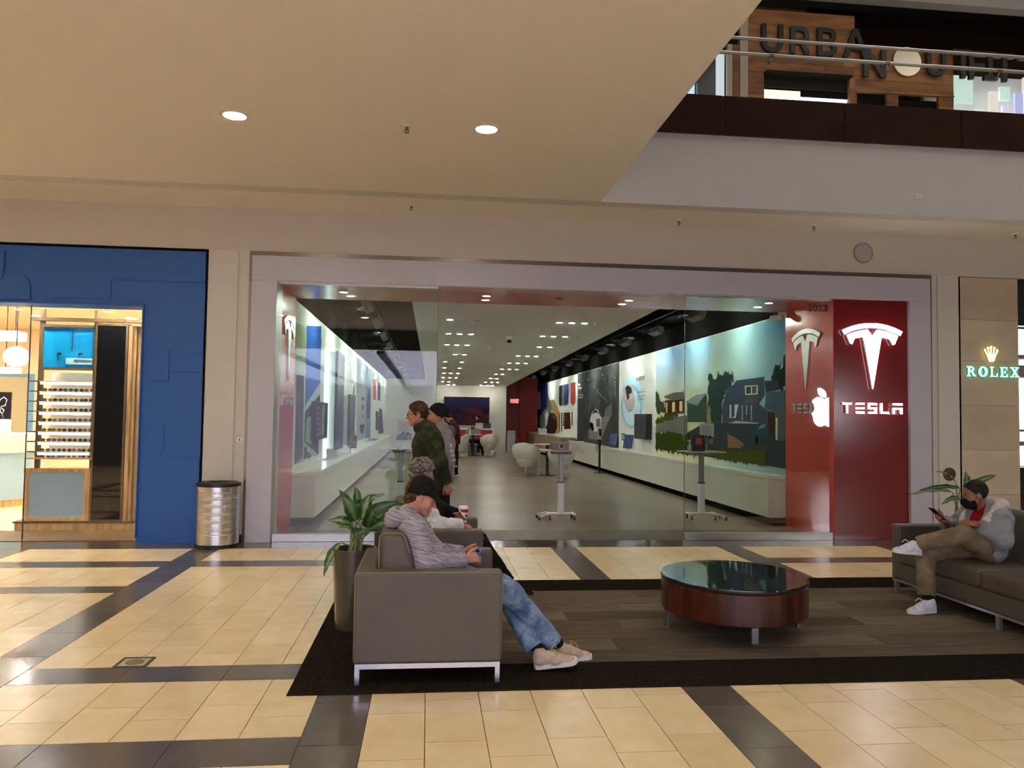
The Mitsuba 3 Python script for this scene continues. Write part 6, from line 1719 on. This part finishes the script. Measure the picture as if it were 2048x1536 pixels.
for S, heel, toe, up in (('r', A(.845, 5.075, .012), A(1.105, 5.12, .012), (0, 0, 1)), ('l', A(.700, 4.93, .016), A(.966, 4.88, .062), (-.16, -.10, 1))):
    add(q + '__sock', cyl(J['an' + S] + A(0, 0, .03), A(*(heel + unit(toe - heel) * .055)) + A(0, 0, .07), .04, .038), BLACKC, 40)
    shoe(q, heel, toe, SNEAK, SOLE, up=up, laces=mat('lace_tan', rgb(170, 140, 100), .7), outsole=mat('outsole', rgb(58, 26, 24), .7))
cp = cap_region(J['head'], J['R'], .92, .017, [((0.18, 0, -1), -.018), ((-1, 0, .1), .112)])
cf = field([('c', A(0, 0, 0), A(0, 0, .001), .01, .01)], 0)
c0, R0 = J['head'], J['R']


def cap_f(P):
    p = (P - c0) @ R0 / .92
    d = cp(P)
    inner = elli(p, (-.016, 0, .038), (.106, .083, .1)) * .92
    d = np.maximum(d, -inner)
    vis = elli(p, (.105, 0, .02), (.085, .078, .5))
    zz = p[:, 2] - (.040 - 1.5 * (p[:, 0] - .09).clip(0) ** 1.0 * .30 - 3.2 * p[:, 1] ** 2)
    vis = np.maximum(np.maximum(vis, np.abs(zz) - .0035), -(p[:, 0] - .055))
    return smin(d, vis * .92, .006)


add(q + '__cap', nets(cap_f, J['head'] - .21, J['head'] + .21, .0042), BLACKC, True)
hb = cap_region(J['head'], J['R'], .92, .013, [FRONT_HAIRLINE, ((.75, 0, .35), .0), ((0, 0, -1), .088)], .02, 34, extra=[((-.075, 0, -.03), (.046, .062, .06))])
add(q + '__hair', nets(hb, J['head'] - .2, J['head'] + .2, .0045), HAIRB, True)
q = thing('handheld_device', 'small blue device held in both hands of the young man in the cap', 'device')
R = trimesh.transformations.rotation_matrix(-.5, (0, 1, 0))
m = rbox(-.032, .032, -.062, .062, -.008, .008, .007, 10)
m.apply_transform(R)
m.apply_translation((.325, 5.045, .72))
add(q + '__case', m, mat('device_blue', rgb(44, 48, 190), .25), 30)
m = box(-.022, .022, -.042, .042, .008, .0085)
m.apply_transform(R)
m.apply_translation((.325, 5.045, .72))
add(q + '__screen', m, BLACKG)

# ---- the grey haired person in the second armchair
q = thing('person', 'person with curly grey hair and glasses in black and white clothes in the second armchair', 'person')
J = dict(head=A(-.045, 6.83, 1.10), R=head_frame(0, -14), neck=A(-.11, 6.83, .97), chest=A(-.04, 6.83, .83), waist=A(.0, 6.83, .69), pelvis=A(.03, 6.83, .575), shr=A(-.06, 6.65, .90), shl=A(-.05, 7.01, .905), elr=A(.075, 6.605, .675), wrr=A(.30, 6.69, .66),
         ell=A(.11, 7.02, .76), wrl=A(.265, 6.895, .725), hipr=A(.06, 6.73, .555), hipl=A(.06, 6.93, .555), knr=A(.47, 6.72, .49), knl=A(.47, 6.95, .50), anr=A(.66, 6.74, .13), anl=A(.74, 6.96, .13), build=1.05)
hd = head_sdf(J['head'], J['R'], .93)
hr = hand_prims(J['wrr'], (.85, .35, -.1), (.1, -.3, .9), 1, (30, 35, 20), s=.9)
hl = hand_prims(J['wrl'], (.55, -.82, .05), (.8, .5, .2), -1, (46, 44, 28), (.2, .3, -.9), .9)
skin_of(q, J, [(hr, J['wrr']), (hl, J['wrl'])], SKIN1, .005, hd)
eyes(q, J, .93, HAIRG)
glasses_on(q + '__glasses', J, .93, mat('glasses_frame', rgb(120, 96, 70), .3, .6))
garment(q, 'vest', torso_prims(J, .016) + arm_prims(J, 'l', .03, keep=.95), .04, BLACKC, .007, .008, 14)
garment(q, 'white_sleeve', arm_prims(J, 'r', .03, keep=.95), .03, WHITEC, .006, .022, 17)
garment(q, 'trousers', torso_prims(J, .004)[2:3] + leg_prims(J, 'r', .012) + leg_prims(J, 'l', .012), .03, BLACKC, .007, .01, 12)
hb = cap_region(J['head'], J['R'], .93, .026, [((.80, 0, -.60), .034), ((0, 0, -1), .07)], .045, 30, extra=[((-.06, 0, .0), (.07, .085, .075))])
add(q + '__hair', nets(hb, J['head'] - .22, J['head'] + .22, .0055), HAIRG, True)
for S, heel, toe in (('r', A(.62, 6.74, .012), A(.88, 6.72, .012)), ('l', A(.71, 6.96, .012), A(.97, 7.0, .012))):
    shoe(q, heel, toe, BLACKC, BLACKP)
q = thing('paper_cup', 'red and white paper coffee cup with a white lid held by the grey haired person', 'cup')
cx, cy = .315, 6.775
add(q + '__cup', lathe([(0, .668), (.031, .668), (.043, .80), (.0, .80)], 32, (cx, cy, 0)), mat('cup_print', mikit.proc(lambda p, n, uv: mikit.mix(mikit.mix(rgb(170, 32, 34), rgb(120, 92, 66), mikit.smoothstep(.02, .0, dr.abs(p.z - .725) - .028)), rgb(230, 226, 220), mikit.smoothstep(.6, .66, n_(p.x * 40 + p.z * 30, p.y * 40, p.z * 42)))), .5), 40)
add(q + '__lid', lathe([(0, .80), (.046, .80), (.046, .806), (.042, .812), (.04, .824), (0, .824)], 32, (cx, cy, 0)), WHITE, 30)

# ---- two people walking past the showroom
q = thing('person', 'man with brown hair and glasses in a dark green jacket walking before the showroom', 'person')
J = dict(head=A(-.115, 7.9, 1.622), R=head_frame(184, -6), neck=A(-.035, 7.9, 1.475), chest=A(.0, 7.9, 1.31), waist=A(.015, 7.9, 1.11), pelvis=A(.02, 7.9, .95), shl=A(.02, 7.715, 1.405), shr=A(-.0, 8.085, 1.405), ell=A(.115, 7.66, 1.15), wrl=A(.185, 7.70, .945),
         elr=A(-.02, 8.16, 1.14), wrr=A(-.12, 8.12, .95), hipl=A(.02, 7.81, .92), hipr=A(.02, 7.99, .92), knl=A(.06, 7.81, .5), knr=A(-.1, 7.99, .5), anl=A(.24, 7.81, .13), anr=A(-.14, 7.99, .1), build=1.1)
hd = head_sdf(J['head'], J['R'], .94)
hl = hand_prims(J['wrl'], (.35, .1, -.93), (.1, -.98, .0), -1, (35, 40, 25), (.75, .5, -.3))
hr = hand_prims(J['wrr'], (-.35, .0, -.93), (.1, .98, .0), 1, (35, 40, 25), (.75, .5, -.3))
skin_of(q, J, [(hl, J['wrl']), (hr, J['wrr'])], SKIN2, .0052, hd)
eyes(q, J, .94, HAIRR)
glasses_on(q + '__glasses', J, .94, BLACKP)
coll = [('c', A(-.10, 7.84, 1.48), A(-.10, 7.96, 1.48), .045, .045), ('c', A(-.10, 7.84, 1.48), A(.02, 7.83, 1.50), .045, .045), ('c', A(-.10, 7.96, 1.48), A(.02, 7.97, 1.50), .045, .045), ('c', A(.03, 7.85, 1.49), A(.03, 7.95, 1.49), .045, .045)]
garment(q, 'jacket', torso_prims(J, .035) + arm_prims(J, 'l', .03) + arm_prims(J, 'r', .03) + [('c', J['pelvis'] + A(0, -.08, -.06), J['pelvis'] + A(0, .08, -.06), .15, .15)], .04, GREEN, .0062, .014, 11, cuts=[(A(0, 7.9, .80), A(0, 0, -1))])
garment(q, 'collar', coll, .03, GREEN, .0062, .006, 14, cuts=[(A(-.1, 7.9, 1.525), unit((-.15, 0, 1)))])
add(q + '__sleeve_badge', place(cyl((0, 0, 0), (0, 0, .004), .016, n=20), (1, 0, 0), (0, 0, 1), (0, -1, 0), (.075, 7.612, 1.30)), mat('badge', rgb(110, 60, 56), .5))
garment(q, 'trousers', torso_prims(J, -.0)[2:3] + leg_prims(J, 'l', .012) + leg_prims(J, 'r', .012), .03, BLACKC, .008, .008, 10)
hb = cap_region(J['head'], J['R'], .94, .012, [((.86, 0, -.5), .036), ((0, 0, -1), .075)], .022, 40, extra=[((-.06, 0, .0), (.062, .074, .07))])
add(q + '__hair', nets(hb, J['head'] - .2, J['head'] + .2, .005), HAIRR, True)
for heel, toe, up in ((A(.28, 7.81, .045), A(.04, 7.80, .012), (0, 0, 1)), (A(-.10, 7.99, .0), A(-.37, 7.99, .0), (0, 0, 1))):
    shoe(q, heel, toe, BLACKC, BLACKP, up=up, res=.008)

q = thing('person', 'young person with a black knit cap and grey hoodie walking behind the man in green', 'person')
J = dict(head=A(.095, 8.62, 1.612), R=head_frame(186, -4), neck=A(.15, 8.62, 1.465), chest=A(.165, 8.62, 1.30), waist=A(.16, 8.62, 1.10), pelvis=A(.155, 8.62, .95), shl=A(.17, 8.445, 1.395), shr=A(.16, 8.79, 1.395), ell=A(.215, 8.40, 1.13), wrl=A(.17, 8.42, .90),
         elr=A(.2, 8.84, 1.13), wrr=A(.05, 8.82, .92), hipl=A(.155, 8.53, .92), hipr=A(.155, 8.71, .92), knl=A(.10, 8.53, .5), knr=A(.18, 8.71, .5), anl=A(.05, 8.53, .1), anr=A(.32, 8.71, .14), build=.98)
hd = head_sdf(J['head'], J['R'], .93)
hl = hand_prims(J['wrl'], (-.2, .1, -.95), (.1, -.98, .0), -1, (35, 40, 25), (.75, .5, -.3))
hr = hand_prims(J['wrr'], (-.4, .0, -.9), (.1, .98, .0), 1, (35, 40, 25), (.75, .5, -.3))
skin_of(q, J, [(hl, J['wrl']), (hr, J['wrr'])], SKIN2, .0055, hd)
eyes(q, J, .93, HAIRD)
garment(q, 'hoodie', torso_prims(J, .022) + arm_prims(J, 'l', .026) + arm_prims(J, 'r', .026), .035, GREYH, .0065, .010, 12, cuts=[(A(0, 8.62, .86), A(0, 0, -1))])
garment(q, 'hood', [('c', A(.235, 8.53, 1.45), A(.235, 8.71, 1.45), .05, .05), ('c', A(.235, 8.53, 1.45), A(.12, 8.52, 1.45), .045, .035), ('c', A(.235, 8.71, 1.45), A(.12, 8.72, 1.45), .045, .035), ('c', A(.24, 8.62, 1.43), A(.25, 8.62, 1.35), .06, .035)], .03, cloth('hood_mauve', (118, 100, 106), (96, 80, 88)), .0065, .006, 14)
garment(q, 'trousers', torso_prims(J, -.0)[2:3] + leg_prims(J, 'l', .012) + leg_prims(J, 'r', .012), .03, BLACKC, .008, .008, 10)
hb = cap_region(J['head'], J['R'], .93, .02, [((.72, 0, -.70), .012), ((-.3, 0, -1), .045)], .003, 80, extra=[((-.075, 0, .05), (.07, .08, .08))])
add(q + '__knit_cap', nets(hb, J['head'] - .22, J['head'] + .22, .0055), BLACKC, True)
d0 = unit(J['ell'] - J['shl'])
for i, ch in enumerate('HOLLI'):
    o = A(.225, 8.352, 1.29) + A(.012, -.004, -.055) * i
    add(q + '__sleeve_letter', place(text(ch, .038, .006, True), (.0, .0, -1), (1, -.15, 0), (0, -1, 0) if False else np.cross((.0, .0, -1), unit((1, -.15, 0))), o), WHITE)
for heel, toe in ((A(.09, 8.53, .0), A(-.18, 8.52, .0)), (A(.36, 8.71, .04), A(.1, 8.71, .0))):
    shoe(q, heel, toe, SNEAKW, SOLE, res=.008)

# ---- people inside the showroom
q = thing('person', 'man in a maroon shirt and black trousers standing in the showroom with his head bent', 'person')
X0, Y0 = .70, 21.0
J = dict(head=A(X0 - .16, Y0, 1.575), R=head_frame(200, -38), neck=A(X0 - .06, Y0, 1.46), chest=A(X0 + .0, Y0, 1.27), waist=A(X0 + .02, Y0, 1.08), pelvis=A(X0 + .02, Y0, .93), shl=A(X0 - .04, Y0 - .19, 1.385), shr=A(X0 - .01, Y0 + .19, 1.385), ell=A(X0 + .05, Y0 - .22, 1.11), wrl=A(X0 - .16, Y0 - .16, 1.05),
         elr=A(X0 + .05, Y0 + .22, 1.1), wrr=A(X0 + .08, Y0 + .2, .86), hipl=A(X0, Y0 - .09, .9), hipr=A(X0 + .02, Y0 + .09, .9), knl=A(X0 - .01, Y0 - .09, .49), knr=A(X0 + .05, Y0 + .1, .49), anl=A(X0, Y0 - .09, .09), anr=A(X0 + .06, Y0 + .1, .09), build=1.05)
hd = head_sdf(J['head'], J['R'], .93)
hh = [(hand_prims(J['wrl'], (-.9, .1, .0), (0, -.3, .9), -1), J['wrl']), (hand_prims(J['wrr'], (0, .0, -1), (1, .2, 0), 1), J['wrr'])]
skin_of(q, J, hh, SKIN1, .009, hd)
eyes(q, J, .93, HAIRD)
garment(q, 'shirt', torso_prims(J, .02) + arm_prims(J, 'l', .02) + arm_prims(J, 'r', .02), .04, MAROON, .012, .008, 10, cuts=[(A(0, Y0, .86), A(0, 0, -1))])
garment(q, 'trousers', torso_prims(J, .0)[2:3] + leg_prims(J, 'l', .012) + leg_prims(J, 'r', .012), .03, BLACKC, .012, .006, 10)
hb = cap_region(J['head'], J['R'], .93, .013, [FRONT_HAIRLINE, ((0, 0, -1), .06)], .01, 40)
add(q + '__hair', nets(hb, J['head'] - .2, J['head'] + .2, .009), HAIRD, True)
for heel, toe in ((A(X0 + .06, Y0 - .09, 0), A(X0 - .21, Y0 - .11, 0)), (A(X0 + .12, Y0 + .1, 0), A(X0 - .14, Y0 + .08, 0))):
    shoe(q, heel, toe, BLACKC, SOLE, res=.01)


def sitter(q, X0, Y0, m_top, m_hair, m_skin, yaw, beard, lean, res=.014):
    J = dict(head=A(X0, Y0 - lean, 1.235), R=head_frame(yaw, -18), neck=A(X0, Y0 - lean * .6 + .03, 1.10), chest=A(X0, Y0 - lean * .3, .93), waist=A(X0, Y0, .76), pelvis=A(X0, Y0 + .03, .62), shl=A(X0 + .19, Y0 - lean * .5, 1.02), shr=A(X0 - .19, Y0 - lean * .5, 1.02), ell=A(X0 + .26, Y0 - .2, .92), wrl=A(X0 + .12, Y0 - .36, .92),
             elr=A(X0 - .26, Y0 - .2, .92), wrr=A(X0 - .14, Y0 - .38, .92), hipl=A(X0 + .1, Y0, .6), hipr=A(X0 - .1, Y0, .6), knl=A(X0 + .3, Y0 - .36, .52), knr=A(X0 - .03, Y0 - .38, .52), anl=A(X0 + .42, Y0 - .3, .1), anr=A(X0 + .0, Y0 - .36, .1), build=1.05)
    hd = head_sdf(J['head'], J['R'], .93)
    hh = [(hand_prims(J['wrl'], (-.3, -.9, .0), (0, 0, 1), -1), J['wrl']), (hand_prims(J['wrr'], (.3, -.9, .0), (0, 0, 1), 1), J['wrr'])]
    skin_of(q, J, hh, m_skin, .010, hd)
    eyes(q, J, .93, m_hair)
    garment(q, 'shirt', torso_prims(J, .02) + arm_prims(J, 'l', .018, keep=.5) + arm_prims(J, 'r', .018, keep=.5), .04, m_top, res, .006, 10, cuts=[(A(0, 0, .58), A(0, 0, -1))])
    garment(q, 'trousers', torso_prims(J, .0)[2:3] + leg_prims(J, 'l', .012) + leg_prims(J, 'r', .012), .03, BLACKC, res, .006, 10)
    hb = cap_region(J['head'], J['R'], .93, .013, [FRONT_HAIRLINE, ((0, 0, -1), .06)], .01, 40)
    add(q + '__hair', nets(hb, J['head'] - .2, J['head'] + .2, .009), m_hair, True)
    if beard:
        c, R = J['head'], J['R']
        bd = lambda P: smax(head_sdf(c, R, .96)(P) - .004, ((P - c) @ R)[:, 2] + .055, .01)
        add(q + '__beard', nets(bd, J['head'] - .16, J['head'] + .16, .009), m_hair, True)
    for S in 'lr':
        a = J['an' + S]
        shoe(q, a + A(0, .06, -.1), a + A(.03, -.2, -.1), BLACKC, BLACKP, res=.012)
    return J


q = thing('person', 'bearded man in a grey shirt working at a laptop on a small table', 'person')
sitter(q, 1.86, 32.72, GREYH, HAIRD, SKIN2, 268, True, .06)
q = thing('counter_stool', 'white block stool under the bearded man at the laptop', 'stool')
add(q + '__seat', rbox(1.62, 2.1, 32.55, 32.98, .43, .49, .02, 8), WHITEM)
add(q + '__base', box(1.68, 2.04, 32.62, 32.92, 0, .43), GREY)
q = thing('person', 'person with dark hair in black clothes behind the red fronted desk', 'person')
X0, Y0 = 2.27, 35.15
J = dict(head=A(X0 - .06, Y0, 1.585), R=head_frame(205, -10), neck=A(X0, Y0, 1.45), chest=A(X0 + .02, Y0, 1.27), waist=A(X0 + .03, Y0, 1.08), pelvis=A(X0 + .02, Y0, .93), shl=A(X0, Y0 - .17, 1.38), shr=A(X0 + .03, Y0 + .17, 1.38), ell=A(X0 + .03, Y0 - .22, 1.14), wrl=A(X0 - .12, Y0 - .26, 1.14),
         elr=A(X0 + .06, Y0 + .22, 1.1), wrr=A(X0 - .1, Y0 + .1, 1.14), hipl=A(X0, Y0 - .09, .9), hipr=A(X0 + .02, Y0 + .09, .9), knl=A(X0, Y0 - .09, .49), knr=A(X0 + .02, Y0 + .1, .49), anl=A(X0, Y0 - .09, .09), anr=A(X0 + .02, Y0 + .1, .09), build=.95)
hd = head_sdf(J['head'], J['R'], .93)
skin_of(q, J, [(hand_prims(J['wrl'], (-.9, -.1, .0), (0, 0, 1), -1), J['wrl']), (hand_prims(J['wrr'], (-.9, 0, 0), (0, 0, 1), 1), J['wrr'])], SKIN1, .010, hd)
eyes(q, J, .93, HAIRD)
garment(q, 'jacket', torso_prims(J, .02) + arm_prims(J, 'l', .02) + arm_prims(J, 'r', .02), .04, BLACKC, .014, .006, 10)
garment(q, 'trousers', torso_prims(J, .0)[2:3] + leg_prims(J, 'l', .012) + leg_prims(J, 'r', .012), .03, BLACKC, .014, .006, 10)
hb = cap_region(J['head'], J['R'], .93, .016, [FRONT_HAIRLINE, ((0, 0, -1), .09)], .01, 40, extra=[((-.08, 0, -.02), (.05, .06, .08))])
add(q + '__hair', nets(hb, J['head'] - .22, J['head'] + .22, .009), HAIRD, True)
for dy in (-.09, .1):
    shoe(q, A(X0 + .07, Y0 + dy, 0), A(X0 - .19, Y0 + dy, 0), BLACKC, BLACKP, res=.012)

# ---- the man in a mask on the sofa
q = thing('person', 'man in a black face mask, grey jacket and khaki trousers sitting cross-legged on the sofa', 'person')
J = dict(head=A(4.685, 6.22, .99), R=head_frame(164, -12), neck=A(4.765, 6.215, .875), chest=A(4.765, 6.21, .735), waist=A(4.76, 6.2, .62), pelvis=A(4.74, 6.2, .555), shl=A(4.80, 6.045, .815), shr=A(4.755, 6.38, .815), ell=A(4.745, 5.97, .64), wrl=A(4.555, 6.02, .765),
         elr=A(4.60, 6.42, .66), wrr=A(4.435, 6.25, .765), hipl=A(4.72, 6.11, .555), hipr=A(4.72, 6.29, .55), knl=A(4.43, 6.03, .68), knr=A(4.29, 6.31, .485), anl=A(4.145, 6.20, .575), anr=A(4.235, 6.22, .14), build=1.0)
hd = head_sdf(J['head'], J['R'], .95)
hl = hand_prims(J['wrl'], (-.85, .35, .12), (.1, -.45, .85), -1, (28, 30, 20), (.7, .6, -.2), .95)
hr = hand_prims(J['wrr'], (-.88, -.1, .25), (.15, .55, -.8), 1, (48, 55, 35), (.6, .4, -.75), .95)
skin_of(q, J, [(hl, J['wrl']), (hr, J['wrr'])], SKIN3, .0045, hd)
eyes(q, J, .95, HAIRD)
jf = arm_prims(J, 'l', .024, keep=.92) + arm_prims(J, 'r', .024, keep=.92)
garment(q, 'jacket', torso_prims(J, .02) + jf, .04, GREYJ, .0058, .016, 13, also=lambda P, d: smax(d, -cone(P, A(4.665, 6.20, .90), A(4.60, 6.17, .67), .085, .05), .01), cuts=[(A(4.72, 6.2, .47), unit((-.75, 0, -.66)))])
garment(q, 'fleece_collar', [('c', A(4.865, 6.13, .915), A(4.855, 6.29, .915), .05, .05), ('c', A(4.865, 6.13, .915), A(4.775, 6.07, .885), .046, .038), ('c', A(4.855, 6.29, .915), A(4.74, 6.34, .875), .046, .038), ('c', A(4.775, 6.07, .885), A(4.665, 6.075, .765), .038, .032), ('c', A(4.74, 6.34, .875), A(4.63, 6.30, .76), .038, .032), ('c', A(4.665, 6.075, .765), A(4.63, 6.09, .665), .032, .026)], .03, FLEECE, .006, .008, 26)
garment(q, 'shirt', torso_prims(J, .004)[:2] + torso_prims(J, .004)[3:7], .03, REDC, .006, .004, 14, cuts=[(A(4.7, 6.2, .66), A(0, 0, -1))])
garment(q, 'trousers', torso_prims(J, -.0)[2:3] + leg_prims(J, 'l', .016, low=.062), .03, KHAKI, .0058, .016, 13, second=leg_prims(J, 'r', .016, low=.068))
hb = cap_region(J['head'], J['R'], .95, .006, [((.80, 0, -.6), .006), ((0, 0, -1), .04)], .008, 40)
add(q + '__hair', nets(hb, J['head'] - .2, J['head'] + .2, .005), HAIRD, True)
c1, R1 = J['head'], J['R']


def mask_f(P):
    p = (P - c1) @ R1 / .95
    d = elli(p, (.036, 0, -.052), (.092, .068, .075))
    d = smax(d, p[:, 2] + .010 + .25 * np.abs(p[:, 1]), .006)
    d = smax(d, -(p[:, 0] - .018), .006)
    return d * .95


mk = add(q + '__face_mask', nets(mask_f, J['head'] - .18, J['head'] + .18, .0045), BLACKC, True)
for y in (-1, 1):
    add(mk + '__ear_loop', cat_(tube([c1 + R1 @ (A(*v) * .95) for v in ((.03, y * .064, -.028), (.0, y * .078, .0), (-.025, y * .084, .02))], .0018, 5), tube([c1 + R1 @ (A(*v) * .95) for v in ((.022, y * .062, -.09), (-.01, y * .078, -.05), (-.03, y * .084, -.03))], .0018, 5)), BLACKC)
for S, heel, toe, up in (('r', A(4.285, 6.19, .0085), A(4.02, 6.14, .0085), (0, 0, 1)), ('l', A(4.16, 6.20, .485), A(3.90, 6.15, .515), (-.35, -.1, 1))):
    hx = unit(toe - heel)
    add(q + '__sock', cyl(J['an' + S] + (A(0, 0, .02) if S == 'r' else A(.03, 0, .01)), heel + hx * .05 + A(0, 0, .085), .041, .039), BLACKC, 40)
    shoe(q, heel, toe, SNEAKW, SOLE, up=up, laces=SOLE)
q = thing('mobile_phone', 'dark mobile phone held up by the man in a face mask', 'phone')
R = trimesh.transformations.rotation_matrix(math.radians(-48), (0, 1, 0))
m = rbox(-.037, .037, -.004, .004, -.076, .076, .0038, 8)
m.apply_transform(trimesh.transformations.rotation_matrix(math.radians(90), (0, 0, 1)))
m.apply_transform(R)
m.apply_translation((4.335, 6.215, .83))
add(q + '__case', m, mat('phone_case', rgb(60, 46, 44), .3), 30)
m = box(-.034, .034, -.0048, -.004, -.07, .07)
m.apply_transform(trimesh.transformations.rotation_matrix(math.radians(-90), (0, 0, 1)))
m.apply_transform(R)
m.apply_translation((4.335, 6.215, .83))
add(q + '__screen', m, BLACKG)
